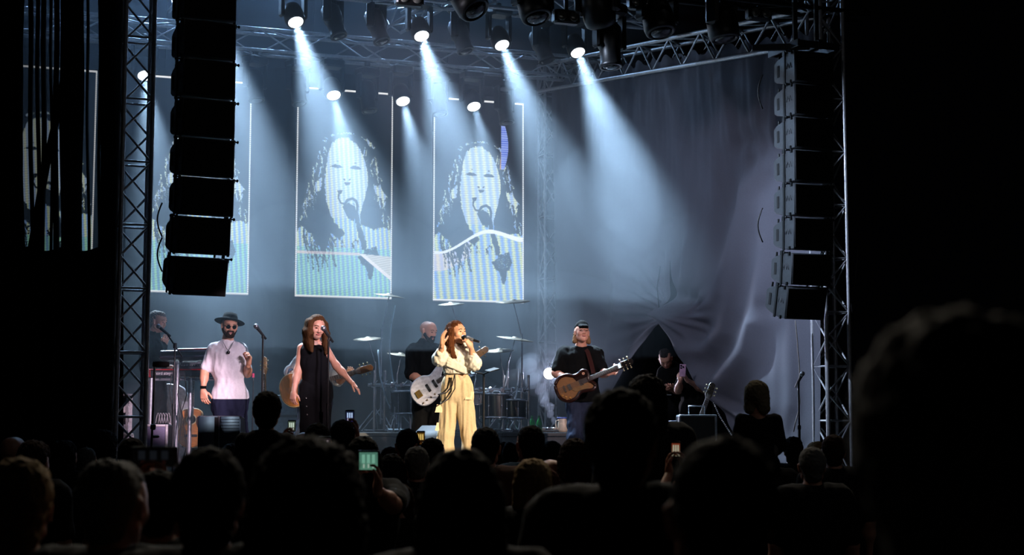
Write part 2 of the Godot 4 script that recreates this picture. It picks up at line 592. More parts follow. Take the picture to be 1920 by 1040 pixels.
func build_lamps() -> void:
	# back row of the roof, above the tops of the screens
	var down := Vector3(0.06, -0.83, 0.53)
	var upper := [[408, 26, "behind the left speaker column"], [555, 43, "leftmost of the lit row under the roof"], [791, 69, "above the gap between the two middle screens"], [942, 86, "above the right screen"], [1084, 100, "at the right end, beam falling beside the curtain"]]
	for k in upper.size():
		var u: Array = upper[k]
		moving_head(on_z(u[0], u[1], -19.0), down + Vector3(0.05 * (k % 2), 0, 0), 1.0, "lit white light, upper truss, " + u[2], "lit wash lights under the roof", BEAM_UPPER, 14.0, COOL, false, 7.2)
	var lower := [[272, 143, "seen through the left tower"], [370, 155, "hidden behind the left speaker column"], [626, 180, "in front of the top of the middle screen"], [756, 191, "between the two screens right of the singer's guitar player"], [889, 201, "in front of the top of the right screen"]]
	lower[3][2] = "hanging in the gap between two screens"
	for k in lower.size():
		var u: Array = lower[k]
		moving_head(on_z(u[0], u[1], -21.3), Vector3(0.04, -0.83, 0.54), 1.02, "lit white light, rear truss, " + u[2], "lit wash lights before the screens", BEAM_LOWER, 13.0, COOL, false, 6.97)
	# dark heads between them
	for u in [[636, 70, "first dark head right of the leftmost lit light"], [717, 80, "dark head left of the lit light above the screen gap"], [874, 98, "dark head between two lit lights over the right screen"], [1026, 116, "dark head left of the rightmost lit light"]]:
		moving_head(on_z(u[0], u[1], -19.2), Vector3(0.25, -0.95, 0.25), 1.0, "unlit head, upper truss, " + u[2], "unlit heads under the roof", 0.0, 0.0, COOL, true, 7.2)
	moving_head(on_z(1146, 128, -15.4), Vector3(0.02, -1, 0.1), 1.1, "large unlit moving head hanging right of the rightmost lit light", "", 0.0, 0.0, COOL, true, 6.47)
	for u in [[562, 196, "at the top left corner of the middle screen"], [693, 210, "before the top right of the middle screen"], [826, 216, "at the top left corner of the right screen"], [951, 232, "before the top right of the right screen"], [482, 190, "left of the middle screen"]]:
		moving_head(on_z(u[0], u[1], -21.4), Vector3(0.1, -1, 0.2), 1.0, "unlit head, rear truss, " + u[2], "unlit heads before the screens", 0.0, 0.0, COOL, true, 6.97)
	# the big dark heads on the front truss
	for u in [[893, 22, Vector3(0.3, -0.75, 0.5), "cut by the frame's top, leftmost of its row"], [1008, 36, Vector3(0.1, -0.9, 0.35), "second from the left of the front row"], [1128, 50, Vector3(0.35, -0.8, -0.35), "tilted toward the stage, its rim catching warm light"], [1240, 64, Vector3(0.05, -0.95, 0.3), "in front of the sloping side truss"], [1360, 76, Vector3(0.1, -1.0, 0.15), "rightmost of the front row, before the curtain top"]]:
		moving_head(on_z(u[0], u[1], -15.3), u[2], 1.38, "large unlit head, front truss, " + u[3], "unlit heads on the front truss", 0.0, 0.0, COOL, false, 6.47)
	# paired blinders on the front truss
	for u in [[1065, 30, "between two moving heads"], [1205, 4, "at the top edge of the frame"], [1427, 24, "above the hanging right speaker column"], [770, -4, "at the top edge, above the screen gap"]]:
		var c := on_z(u[0], u[1], -15.35)
		var o := thing("blinder", "two-lamp blinder, front truss, " + u[2], "stage light", c, "two-lamp blinders")
		put("housing", Shape.new().box(Vector3(0, 0, -0.06), Vector3(0.30, 0.15, 0.12), Basis(), 0.02).box(Vector3(0, (6.47 - c.y + 0.06) / 2, -0.06), Vector3(0.04, 6.47 - c.y, 0.04)).done(), plainmat(Color(0.05, 0.05, 0.055), 0.4), o)
		for s in [-1, 1]:
			put("lamp_glass", Shape.new().ball(Vector3(s * 0.07, 0, 0.005), Vector3(0.055, 0.055, 0.02), 14).done(), plainmat(Color(0.55, 0.55, 0.52), 0.15, 0.6), o)
	# the small bright floor light behind the guitarist, pointing at the hall
	var fl := on_z(1030, 700, -20.8)
	var ft := thing("floor_light", "small bright round light on a stand behind the right guitarist", "stage light", Vector3(fl.x, DECK, fl.z))
	put("stand", Shape.new().tube(Vector3(0, 0.02, 0), Vector3(0, fl.y - DECK - 0.08, 0), 0.018).box(Vector3(0, 0.015, 0), Vector3(0.3, 0.03, 0.3), Basis(), 0.01).done(), plainmat(Color(0.05, 0.05, 0.05)), ft)
	var back := (Vector3(0, EYE, 0) - fl).normalized()
	put("can", Shape.new().lathe([[0.0, 0.2], [0.07, 0.19], [0.09, 0.1], [0.095, 0.0], [0.085, -0.01], [0.08, 0.005], [0.0, 0.005]], Transform3D(aim(back) * Basis(Vector3.RIGHT, PI / 2), fl - ft.position), 18).done(), plainmat(Color(0.05, 0.05, 0.05)), ft)
	put("lens", Shape.new().ball(Vector3.ZERO, Vector3(0.082, 0.082, 0.02), 16).done(), glowmat(Color(1.0, 0.98, 0.9), 7.0), ft, Transform3D(aim(back), fl - ft.position))
	var lo := SpotLight3D.new()
	lo.name = "beam"
	ft.add_child(lo)
	lo.transform = Transform3D(aim(back + Vector3(0.25, 0, 0)), fl - ft.position + back * 0.04)
	lo.light_color = Color(0.92, 0.90, 1.0)
	lo.light_energy = 9.0
	lo.spot_angle = 40.0
	lo.spot_angle_attenuation = 1.0
	lo.spot_range = 30.0
	lo.spot_attenuation = 2.0
	lo.light_size = 0.07
	lo.shadow_enabled = true
	# unseen wide washes, added above the frame to make the haze glow
	for k in 5:
		var p := Vector3(0.9 + 1.75 * k, 8.55, -22.2)
		moving_head(p, Vector3(0.0, -0.50, 0.86), 0.9, "added wide blue wash light, unseen above the rear screens, %s" % ["far left", "second from the left", "middle of five", "fourth from the left", "far right"][k], "added rear wash lights", [150.0, 130.0, 90.0, 70.0, 30.0][k] * WASH, 46.0, Color(0.62, 0.80, 1.0))
	# unseen lamps added above the frame, turned to the hall to rim the heads
	for k in 3:
		moving_head(Vector3(1.6 + 3.4 * k, 8.62, -14.2), Vector3(-0.05 - 0.1 * k, -0.42, 0.9), 1.1, "added white rim light, unseen on the upper front truss, %s" % ["left", "middle", "right"][k], "added rim lights", ADDED_RIM, 42.0, Color(1.0, 0.95, 0.86))
	# a soft lavender wash, added out of view to brighten the side curtain
	moving_head(Vector3(3.1, 6.25, -14.75), Vector3(6.0, -2.9, -3.2), 1.0, "added lavender wash light, unseen on the front truss, aimed at the side curtain", "", CURTAIN, 26.0, Color(0.93, 0.91, 1.0), false, 6.5)
	moving_head(Vector3(3.9, 6.25, -14.75), Vector3(5.4, -2.5, -0.5), 1.0, "added cool wash light, unseen on the front truss, aimed at the right tower", "", 62.0, 20.0, Color(0.80, 0.88, 1.0), false, 6.5)  # another added lamp, brightens the tower chords and speaker sides
	# front-of-house spots on a bar over the crowd, out of the frame
	for u in [[8.6, far_at(857, 745, 16.4), 88.0, 4.3, Color(1.0, 0.91, 0.79), "over the crowd aimed at the singer"], [5.8, far_at(425, 720, 17.0), 29.0, 3.4, Color(1.0, 0.90, 0.97), "over the crowd aimed at the man in the hat"], [4.1, far_at(600, 700, 16.2), 25.0, 3.6, Color(1.0, 0.86, 0.86), "over the crowd aimed at the backing singer"], [7.7, far_at(1095, 720, 18.2), 26.0, 3.4, Color(1.0, 0.88, 0.86), "over the crowd aimed at the right guitarist"], [3.35, far_at(312, 778, 17.6), 60.0, 2.7, Color(1.0, 0.86, 0.92), "over the crowd aimed at the keyboards"], [6.1, far_at(795, 700, 18.2), 14.0, 3.0, Color(1.0, 0.92, 0.92), "over the crowd aimed at the bass player"]]:
		front_spot(Vector3(u[0], 5.7 if u[0] > 3.5 else 4.5, -5.0), u[1], u[2] * FRONT, u[3], u[4], u[5])

func front_spot(at: Vector3, to: Vector3, at_target: float, angle: float, tint: Color, where: String) -> void:
	var d := to - at
	var o := moving_head(at, d, 1.1, "white profile spot " + where, "front spots over the crowd", at_target * d.length_squared() / 40.0, angle, tint)
	o.get_node("beam").spot_angle_attenuation = 0.5
	o.get_node("beam").light_size = 0.09

const BEAM_UPPER := 250.0
const BEAM_LOWER := 135.0
const FRONT := 1.0
const WASH := 0.10
const CURTAIN := 17.0
const ADDED_RIM := 26.0

# ---------- stage, trusses ----------
func build_structure() -> void:
	struct("ground", Shape.new().box(Vector3(4, -0.1, -12), Vector3(60, 0.2, 50)).done(), plainmat(Color(0.05, 0.05, 0.05), 0.95), "dark trodden ground under the crowd")
	var deck := Node3D.new()
	deck.name = "floor"
	add_child(deck)
	deck.set_meta("kind", "structure")
	deck.set_meta("label", "black stage floor of plywood deck panels on legs")
	var panel := Shape.new().box(Vector3(0, -0.02, 0), Vector3(1.985, 0.04, 0.985), Basis(), 0.006).done()
	for i in 6:
		for j in 8:
			put("deck_panel", panel, plainmat(Color(0.055, 0.055, 0.06), 0.45), deck, Transform3D(Basis(), Vector3(0.2 + 2 * i, DECK, -22.1 + j)))
	put("skirt", Shape.new().box(Vector3(5.2, 0.55, -14.64), Vector3(12, 1.08, 0.03)).box(Vector3(-0.78, 0.55, -18.6), Vector3(0.03, 1.08, 8)).box(Vector3(11.2, 0.55, -18.6), Vector3(0.03, 1.08, 8)).done(), cloth(Color(0.03, 0.03, 0.035)), deck)
	# black backdrop behind the screens
	var back := []
	for j in 13:
		var row := []
		for i in 121:
			var x := -1.0 + 0.1 * i
			row.append(Vector3(x, DECK + 0.5 * j, -23.0 + 0.07 * sin(x * 7.0) + 0.03 * sin(x * 17.0 + j * 0.3)))
		back.append(row)
	struct("wall_back", Shape.new().grid(back).done(), cloth(Color(0.05, 0.053, 0.06)), "black pleated backdrop behind the screens")
	# drum riser: top panels, grey front boards
	var r0 := on_z(668, 810, -18.3)
	var r1 := on_z(1072, 811, -18.3)
	var riser := thing("drum_riser", "low grey riser carrying the drums behind the singer", "riser", Vector3((r0.x + r1.x) / 2, DECK, -19.4))
	var w := r1.x - r0.x
	var h := r0.y - DECK
	for k in 3:
		put("top_panel", Shape.new().box(Vector3(-w / 2 + w / 3 * (k + 0.5), h - 0.025, 0), Vector3(w / 3 - 0.008, 0.05, 2.2), Basis(), 0.008).done(), plainmat(Color(0.16, 0.17, 0.19), 0.5), riser)
		put("front_board", Shape.new().box(Vector3(-w / 2 + w / 3 * (k + 0.5), (h - 0.05) / 2, 1.06), Vector3(w / 3 - 0.006, h - 0.06, 0.03), Basis(), 0.006).done(), plainmat(Color(0.20, 0.21, 0.24), 0.7), riser)
	put("frame", Shape.new().box(Vector3(0, (h - 0.05) / 2, -1.0), Vector3(w, h - 0.06, 0.03)).box(Vector3(-w / 2 + 0.02, (h - 0.05) / 2, 0), Vector3(0.03, h - 0.06, 2.0)).box(Vector3(w / 2 - 0.02, (h - 0.05) / 2, 0), Vector3(0.03, h - 0.06, 2.0)).done(), plainmat(Color(0.12, 0.12, 0.14)), riser)

var brace_cache := {}
# A box truss from a to b: four chord tubes and zigzag braces on its four sides, each a part.
func truss(called: String, label: String, a: Vector3, b: Vector3, w: float, bay: float, m: Material, group := "", r := 0.024) -> Node3D:
	var o := thing(called, label, "truss", a, group)
	var d := b - a
	var len := d.length()
	var up := Vector3.UP if absf(d.normalized().y) < 0.9 else Vector3(0, 0, 1)
	var z := d.normalized()
	var x := up.cross(z).normalized()
	var y := z.cross(x)
	var base := Basis(x, y, z)
	var h := w / 2
	var key := "chord %.3f %.3f" % [len, r]
	if not brace_cache.has(key): brace_cache[key] = Shape.new().tube(Vector3.ZERO, Vector3(0, 0, len), r, r, 10).done()
	for sx in [-1, 1]:
		for sy in [-1, 1]:
			put("chord", brace_cache[key], m, o, Transform3D(base, base * Vector3(sx * h, sy * h, 0)))
	var n := maxi(2, int(round(len / bay)))
	var step := len / n
	var bl := sqrt(w * w + step * step)
	var bk := "brace %.3f %.3f" % [bl, r]
	if not brace_cache.has(bk): brace_cache[bk] = Shape.new().tube(Vector3.ZERO, Vector3(0, 0, bl), r * 0.5, r * 0.5, 6).done()
	for side in 4:
		for i in n:
			var flip := 1.0 if (i + side) % 2 == 0 else -1.0
			var p: Vector3
			var q: Vector3
			if side < 2:
				var s := h if side == 0 else -h
				p = Vector3(s, -h * flip, i * step)
				q = Vector3(s, h * flip, (i + 1) * step)
			else:
				var s := h if side == 2 else -h
				p = Vector3(-h * flip, s, i * step)
				q = Vector3(h * flip, s, (i + 1) * step)
			if called == "truss_tower" and i % 2 == 0:
				var rk := "rung %.3f" % w
				if not brace_cache.has(rk): brace_cache[rk] = Shape.new().tube(Vector3.ZERO, Vector3(0, 0, w), r * 0.5, r * 0.5, 6).done()
				var from := Vector3(p.x, -h, p.z) if side < 2 else Vector3(-h, p.y, p.z)
				put("rung", brace_cache[rk], m, o, Transform3D(base * aim(Vector3(0, -1, 0) if side < 2 else Vector3(-1, 0, 0)), base * from))
			var dd := (q - p).normalized()
			put("brace", brace_cache[bk], m, o, Transform3D(base * aim(-dd), base * p))
	return o

func build_trusses() -> void:
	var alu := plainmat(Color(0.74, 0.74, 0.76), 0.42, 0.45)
	var lt := on_z(244, 700, -15.3)
	truss("truss_tower", "square aluminium truss tower left of the stage beside the black drape", Vector3(lt.x, 0, -15.3), Vector3(lt.x, 7.0, -15.3), 0.27, 0.30, alu, "", 0.022)
	truss("truss_tower", "bright square truss tower at the right front corner of the stage", Vector3(9.38, 0, -15.3), Vector3(9.38, 6.95, -15.3), 0.29, 0.30, alu, "", 0.024)
	truss("truss_tower", "pale hazy truss tower at the rear corner beside the right screen", Vector3(8.75, DECK, -22.3), Vector3(8.75, 7.4, -22.3), 0.29, 0.5, alu)
	truss("roof_truss", "sloping side truss carrying the grey curtain, bright at its right end", Vector3(8.75, 7.15, -22.3), Vector3(9.36, 6.28, -15.3), 0.40, 0.40, alu, "", 0.028)
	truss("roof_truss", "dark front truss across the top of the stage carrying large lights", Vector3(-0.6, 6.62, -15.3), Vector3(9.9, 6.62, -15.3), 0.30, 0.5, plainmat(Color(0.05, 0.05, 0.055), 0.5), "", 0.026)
	truss("roof_truss", "added upper front truss above the frame carrying the added rim lights", Vector3(lt.x - 0.2, 9.15, -14.4), Vector3(9.6, 9.15, -14.4), 0.30, 0.6, plainmat(Color(0.05, 0.05, 0.055), 0.5))  # unseen support, added for the rim lamps
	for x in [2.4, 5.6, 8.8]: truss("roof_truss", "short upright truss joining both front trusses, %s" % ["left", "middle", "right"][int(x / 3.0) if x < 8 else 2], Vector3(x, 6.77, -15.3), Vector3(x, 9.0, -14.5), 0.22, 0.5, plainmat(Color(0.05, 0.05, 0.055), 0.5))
	truss("roof_truss", "high rear truss above the screens carrying the added blue washes", Vector3(0.0, 9.15, -22.25), Vector3(9.0, 9.15, -22.25), 0.30, 0.6, alu)
	truss("roof_truss", "front-of-house truss over the crowd carrying the front spots", Vector3(-2.6, 6.45, -5.05), Vector3(9.4, 6.45, -5.05), 0.30, 0.6, alu)
	for x in [-2.6, 9.4]: truss("truss_tower", "tower of the front-of-house truss, %s end" % ["left", "right"][int(x > 5)], Vector3(x, 0, -5.05), Vector3(x, 6.3, -5.05), 0.30, 0.6, alu)
	truss("roof_truss", "hazy cross truss holding the upper row of lit lights", Vector3(0.0, 7.35, -19.0), Vector3(9.0, 7.35, -19.0), 0.30, 0.5, alu)
	truss("roof_truss", "hazy rear cross truss holding the lower row of lit lights", Vector3(0.0, 7.12, -21.4), Vector3(9.0, 7.12, -21.4), 0.30, 0.5, alu)
	for u in [[3.0, "left of the screens' gap"], [6.1, "above the right screen"]]:
		truss("roof_truss", "hazy roof truss running front to back " + u[1], Vector3(u[0], 7.75, -22.0), Vector3(u[0], 7.2, -15.6), 0.30, 0.5, alu)
	for u in [["left", Vector3(lt.x, 6.9, -15.3)], ["right", Vector3(9.38, 6.85, -15.3)]]:
		var o := thing("tower_head", "dark pulley block on top of the %s truss tower" % u[0], "truss head", u[1])
		put("block", Shape.new().box(Vector3(0, 0.1, 0), Vector3(0.42, 0.3, 0.42), Basis(), 0.02).done(), plainmat(Color(0.05, 0.05, 0.05)), o)
		put("pulley", Shape.new().tube(Vector3(-0.05, 0.3, 0), Vector3(0.05, 0.3, 0), 0.12, 0.12, 16).done(), plainmat(Color(0.2, 0.2, 0.2), 0.4, 0.8), o)

# ---------- the four tall LED screens ----------
const SW := 208
const SH := 432
func poly_rows(pts: Array, mask: PackedByteArray, value: int) -> void:     # fills a polygon given in picture fractions
	var p := PackedVector2Array()
	for i in range(0, pts.size(), 2): p.append(Vector2(pts[i] * SW, pts[i + 1] * SH))
	var lo := SH
	var hi := 0
	for v in p:
		lo = mini(lo, int(v.y))
		hi = maxi(hi, int(v.y) + 1)
	for y in range(maxi(lo, 0), mini(hi, SH - 1) + 1):
		var cuts := []
		for i in p.size():
			var a := p[i]
			var b := p[(i + 1) % p.size()]
			var yy := y + 0.5
			if (a.y <= yy) != (b.y <= yy): cuts.append(a.x + (yy - a.y) / (b.y - a.y) * (b.x - a.x))
		cuts.sort()
		for i in range(0, cuts.size() - 1, 2):
			for x in range(maxi(int(cuts[i]), 0), mini(int(cuts[i + 1]), SW - 1) + 1): mask[y * SW + x] = value

func brush(pts: Array, r: float, mask: PackedByteArray, value: int) -> void:   # a stroke, points in picture fractions
	for i in range(0, pts.size() - 2, 2):
		var a := Vector2(pts[i] * SW, pts[i + 1] * SH)
		var b := Vector2(pts[i + 2] * SW, pts[i + 3] * SH)
		var n := int(a.distance_to(b)) + 1
		for k in n + 1:
			var c := a.lerp(b, float(k) / n)
			for y in range(maxi(int(c.y - r), 0), mini(int(c.y + r), SH - 1) + 1):
				for x in range(maxi(int(c.x - r), 0), mini(int(c.x + r), SW - 1) + 1):
					if Vector2(x + 0.5, y + 0.5).distance_to(c) <= r: mask[y * SW + x] = value

# The live picture on the screens in two tones: a woman with long hair singing into a microphone.
func portrait() -> PackedByteArray:
	var m := PackedByteArray()
	m.resize(SW * SH)
	m.fill(0)
	var rng := RandomNumberGenerator.new()
	rng.seed = 21
	# bright clothes and background below the shoulders
	poly_rows([0, 0.70, 0.06, 0.665, 0.14, 0.70, 0.27, 0.735, 0.40, 0.66, 0.62, 0.64, 0.80, 0.665, 0.92, 0.655, 1.0, 0.67, 1.0, 1.0, 0, 1.0], m, 1)
	# face, crown and neck
	poly_rows([0.36, 0.262, 0.44, 0.235, 0.53, 0.232, 0.62, 0.262, 0.685, 0.31, 0.725, 0.37, 0.74, 0.42, 0.725, 0.49, 0.69, 0.55, 0.66, 0.60, 0.67, 0.66, 0.60, 0.70, 0.47, 0.70, 0.40, 0.645, 0.345, 0.60, 0.305, 0.53, 0.292, 0.45, 0.305, 0.37, 0.33, 0.31], m, 1)
	# dark locks over the shoulders and beside the neck
	poly_rows([0.30, 0.53, 0.345, 0.60, 0.40, 0.645, 0.50, 0.69, 0.45, 0.725, 0.36, 0.69, 0.33, 0.74, 0.30, 0.80, 0.25, 0.76, 0.19, 0.72, 0.08, 0.66, 0.10, 0.58], m, 0)
	poly_rows([0.725, 0.49, 0.78, 0.60, 0.76, 0.66, 0.82, 0.67, 0.90, 0.64, 0.98, 0.66, 0.99, 0.58, 0.90, 0.50, 0.76, 0.42], m, 0)
	# streaks of hair hanging into the bright part
	for k in 26:
		var x := rng.randf_range(0.08, 0.36)
		var y := rng.randf_range(0.66, 0.74)
		brush([x, y, x + rng.randf_range(-0.02, 0.05), y + 0.05, x + rng.randf_range(0.0, 0.08), y + rng.randf_range(0.08, 0.16)], rng.randf_range(0.6, 1.6), m, 0)
	# lit strands in the dark hair
	for k in 70:
		var right := k % 2 == 0
		var t := rng.randf()
		var x := (0.27 - 0.20 * t + rng.randf_range(-0.04, 0.05)) if not right else (0.74 + 0.20 * t + rng.randf_range(-0.04, 0.05))
		var y := 0.27 + 0.36 * t
		brush([x, y, x + rng.randf_range(-0.03, 0.03), y + rng.randf_range(0.01, 0.04)], rng.randf_range(0.5, 1.5), m, 1)
	for k in 26:
		var t := rng.randf()
		var a := lerpf(-2.75, -0.4, t)
		brush([0.52 + 0.25 * cos(a), 0.295 + 0.085 * sin(a), 0.52 + 0.30 * cos(a + 0.1), 0.30 + 0.09 * sin(a + 0.1)], rng.randf_range(0.6, 1.8), m, 1)
	poly_rows([0.09, 0.54, 0.15, 0.515, 0.21, 0.53, 0.20, 0.565, 0.12, 0.575], m, 1)
	poly_rows([0.80, 0.45, 0.88, 0.47, 0.95, 0.51, 0.90, 0.525, 0.82, 0.49], m, 1)
	poly_rows([0.19, 0.46, 0.26, 0.43, 0.25, 0.49, 0.21, 0.50], m, 1)
	for k in 30:
		brush([rng.randf_range(0.08, 0.24), rng.randf_range(0.52, 0.58), rng.randf_range(0.08, 0.24), rng.randf_range(0.52, 0.60)], 0.7, m, 0)
	# eyes, brows, nose, mouth
	poly_rows([0.355, 0.374, 0.395, 0.364, 0.44, 0.366, 0.475, 0.376, 0.43, 0.381, 0.385, 0.380], m, 0)
	poly_rows([0.55, 0.376, 0.59, 0.365, 0.64, 0.369, 0.672, 0.380, 0.62, 0.383, 0.575, 0.382], m, 0)
	brush([0.415, 0.349, 0.43, 0.348], 0.6, m, 0)
	brush([0.60, 0.352, 0.62, 0.352], 0.6, m, 0)
	brush([0.49, 0.433, 0.50, 0.437], 1.5, m, 0)
	brush([0.545, 0.435, 0.555, 0.432], 1.3, m, 0)
	poly_rows([0.495, 0.448, 0.56, 0.446, 0.545, 0.458, 0.51, 0.462], m, 0)
	poly_rows([0.425, 0.488, 0.475, 0.486, 0.462, 0.502, 0.44, 0.51], m, 0)
	# microphone, hand and cable
	brush([0.44, 0.50, 0.435, 0.525, 0.46, 0.548, 0.51, 0.553], 1.7, m, 0)
	brush([0.50, 0.555, 0.53, 0.532, 0.58, 0.524, 0.62, 0.535, 0.635, 0.56, 0.625, 0.60], 2.6, m, 0)
	poly_rows([0.48, 0.565, 0.54, 0.545, 0.60, 0.55, 0.62, 0.59, 0.59, 0.63, 0.54, 0.62], m, 0)
	brush([0.56, 0.548, 0.60, 0.556], 1.4, m, 1)
	poly_rows([0.60, 0.60, 0.64, 0.59, 0.665, 0.65, 0.70, 0.70, 0.735, 0.745, 0.725, 0.775, 0.69, 0.765, 0.65, 0.70], m, 0)
	poly_rows([0.65, 0.80, 0.70, 0.785, 0.72, 0.772, 0.83, 0.748, 0.865, 0.80, 0.83, 0.84, 0.74, 0.852, 0.68, 0.835], m, 0)
	poly_rows([0.73, 0.845, 0.81, 0.84, 0.80, 0.885, 0.775, 0.91, 0.75, 0.88], m, 0)
	for i in 7:
		for j in 6:
			brush([0.70 + 0.021 * i + 0.006 * (j % 2), 0.782 + 0.012 * j - 0.004 * i, 0.702 + 0.021 * i + 0.006 * (j % 2), 0.782 + 0.012 * j - 0.004 * i], 0.8, m, 1)
	# shade marks on the neck and chest
	for k in 16:
		var x := rng.randf_range(0.36, 0.62)
		var y := rng.randf_range(0.71, 0.76)
		brush([x, y, x + rng.randf_range(-0.02, 0.03), y + rng.randf_range(0.004, 0.014)], rng.randf_range(0.5, 1.3), m, 0)
	# ragged outlines, as the two-tone effect leaves them
	var out := PackedByteArray()
	out.resize(SW * SH)
	for y in SH:
		for x in SW:
			var calm := 1.0 - 0.8 * smoothstep(0.26, 0.12, absf(x / float(SW) - 0.53)) * smoothstep(0.20, 0.12, absf(y / float(SH) - 0.46))
			var dx := int(round(calm * (2.0 * noise3.get_noise_2d(x * 0.16, y * 0.10) + 1.2 * noise3.get_noise_2d(x * 0.5, y * 0.33))))
			var dy := int(round(calm * (3.0 * noise3.get_noise_2d(x * 0.16 + 70.0, y * 0.10) + 1.5 * noise3.get_noise_2d(x * 0.5 + 40.0, y * 0.33))))
			out[y * SW + x] = m[clampi(y + dy, 0, SH - 1) * SW + clampi(x + dx, 0, SW - 1)]
	m = out
	return m

func build_screens() -> void:
	var face := portrait()
	var z := -22.5
	var spans := [[0.0212, 0.0862], [0.1187, 0.1838], [0.2140, 0.2790], [0.3076, 0.3725]]
	var labels := ["tall LED screen seen through the black drape at far left", "tall LED screen partly hidden behind the left speaker column", "tall LED screen with a singer's face, above the woman in black", "tall LED screen with a singer's face and a bright swoosh, nearest the curtain"]
	var top := on_z(735, 175, z).y
	var low := on_z(733, 561, z).y
	for k in 4:
		var x0: float = -z * spans[k][0]
		var x1: float = -z * spans[k][1]
		var o := thing("led_screen", labels[k], "screen", Vector3((x0 + x1) / 2, low, z), "tall LED screens")
		var w := x1 - x0
		var h := top - low
		# cabinets behind the face: two across, six up
		for i in 2:
			for j in 6:
				put("cabinet", Shape.new().box(Vector3(-w / 4 + w / 2 * i, h / 12 + h / 6 * j, -0.06), Vector3(w / 2 - 0.006, h / 6 - 0.006, 0.09), Basis(), 0.01).done(), plainmat(Color(0.04, 0.04, 0.045)), o)
		var im := Image.create_empty(SW, SH, false, Image.FORMAT_RGB8)
		for y in SH:
			var v := float(y) / SH
			for x in SW:
				var u := float(x) / SW
				var lit := face[y * SW + x] == 1
				var c := Color(0.045, 0.055, 0.07) if (x + y) % 2 else Color(0.025, 0.03, 0.04)
				# the coloured bands that the pixel raster makes in a camera
				var wave := 0.5 + 0.5 * sin((u * (13.0 if k == 3 else 21.0) - v * 3.0 + 0.04 * sin(v * 300.0)) * TAU)
				var dash := 0.5 + 0.5 * sin((v * 88.0 + u * (3.0 if k == 3 else 9.0)) * TAU)
				if lit:
					var warm := Color(0.86, 0.86, 0.84)
					var tint := Color(0.42, 0.62, 0.95).lerp(Color(0.88, 0.92, 0.66), wave)
					if v > 0.76 and k != 3: tint = Color(0.36, 0.60, 0.80).lerp(Color(0.62, 0.90, 0.72), wave)
					c = warm.lerp(tint, 0.85 if v > 0.62 else 0.5)
					c = c.darkened(0.16 * dash)
				if k == 3 and v > 0.60:       # white swoosh from the lower left over the shoulder to the right edge
					var edge := 0.765 - 0.115 * smoothstep(0.05, 0.62, u) + 0.035 * smoothstep(0.62, 1.0, u)
					var dist := absf(v - edge)
					if dist < 0.006 + 0.006 * u: c = Color(0.93, 0.94, 0.95)
					elif lit and v < edge + 0.09 and v > edge and u < 0.4: c = c.lerp(Color(0.95, 0.85, 0.85), 0.6)
				if k == 3 and v > 0.07 and v < 0.34 and u > 0.725 + 0.02 * sin(v * 9.0) and u < 0.725 + 0.10 * sin(clampf((v - 0.065) / 0.29, 0, 1) * PI * 0.8 + 0.2):
					c = Color(0.75, 0.55, 0.35) if u < 0.745 else (Color(0.35, 0.45, 0.85) if int(v * 180) % 2 else Color(0.65, 0.72, 0.95))
				if k == 2 and v > 0.70 and v < 0.93:
					if absf(v - 0.788) < 0.006 and u < 0.66: c = c.lerp(Color(0.95, 0.80, 0.76), 0.75)
					var t := (u - 0.66) / 0.34
					if t > 0.0 and v > 0.785 + 0.01 * t and v < 0.79 + 0.125 * t: c = Color(0.93, 0.88, 0.85) if v > 0.77 + 0.125 * t else Color(0.86, 0.84, 0.80).darkened(0.15 * dash)
				if x < 3 or x > SW - 4 or y > SH - 5 or y < 4:
					c = Color(1, 1, 1).darkened(0.25 * float(y / 2 % 2)) if y >= 4 else Color(1, 1, 1)
				im.set_pixel(x, y, c)
		var m := StandardMaterial3D.new()
		m.albedo_color = Color(0.02, 0.02, 0.025)
		m.roughness = 0.5
		m.emission_enabled = true
		m.emission = Color.WHITE
		m.emission_operator = BaseMaterial3D.EMISSION_OP_MULTIPLY
		m.emission_energy_multiplier = SCREEN
		m.emission_texture = ImageTexture.create_from_image(im)
		var q := QuadMesh.new()
		q.size = Vector2(w, h)
		put("display", q, m, o, Transform3D(Basis(), Vector3(0, h / 2, 0.002)))
		put("hanging_bar", Shape.new().box(Vector3(0, h + 0.05, -0.06), Vector3(w, 0.06, 0.06)).tube(Vector3(-w * 0.35, h + 0.05, -0.06), Vector3(-w * 0.35, 9.03 - low, 0.2), 0.007, 0.007, 6).tube(Vector3(w * 0.35, h + 0.05, -0.06), Vector3(w * 0.35, 9.03 - low, 0.2), 0.007, 0.007, 6).done(), plainmat(Color(0.06, 0.06, 0.06), 0.5, 0.5), o)
		var l := AreaLight3D.new()
		l.name = "screen_glow"
		l.area_size = Vector2(w * 0.98, h * 0.98)
		l.light_color = Color(0.80, 0.92, 1.0)
		l.light_energy = SCREEN * 0.25
		l.shadow_enabled = true
		o.add_child(l)
		l.transform = Transform3D(Basis(Vector3.UP, PI), Vector3(0, h / 2, 0.02))

const SCREEN := 1.15

# ---------- drapes ----------
func on_wall(px: float, py: float) -> Vector3:     # the side curtain's plane, from the rear corner to the right tower
	var a := Vector3(8.62, 0, -22.3)
	var b := Vector3(9.22, 0, -15.35)
	var nrm := Vector3(b.z - a.z, 0, a.x - b.x).normalized()
	var d := ray(px, py)
	var e := Vector3(0, EYE, 0)
	return e + d * ((a - e).dot(nrm) / d.dot(nrm))

func along(line: Array, t: float) -> Vector2:       # point on a polyline by its share of length
	var total := 0.0
	for i in line.size() - 1: total += line[i].distance_to(line[i + 1])
	var want := t * total
	for i in line.size() - 1:
		var l: float = line[i].distance_to(line[i + 1])
		if want <= l or i == line.size() - 2: return line[i].lerp(line[i + 1], want / l)
		want -= l
	return line[-1]

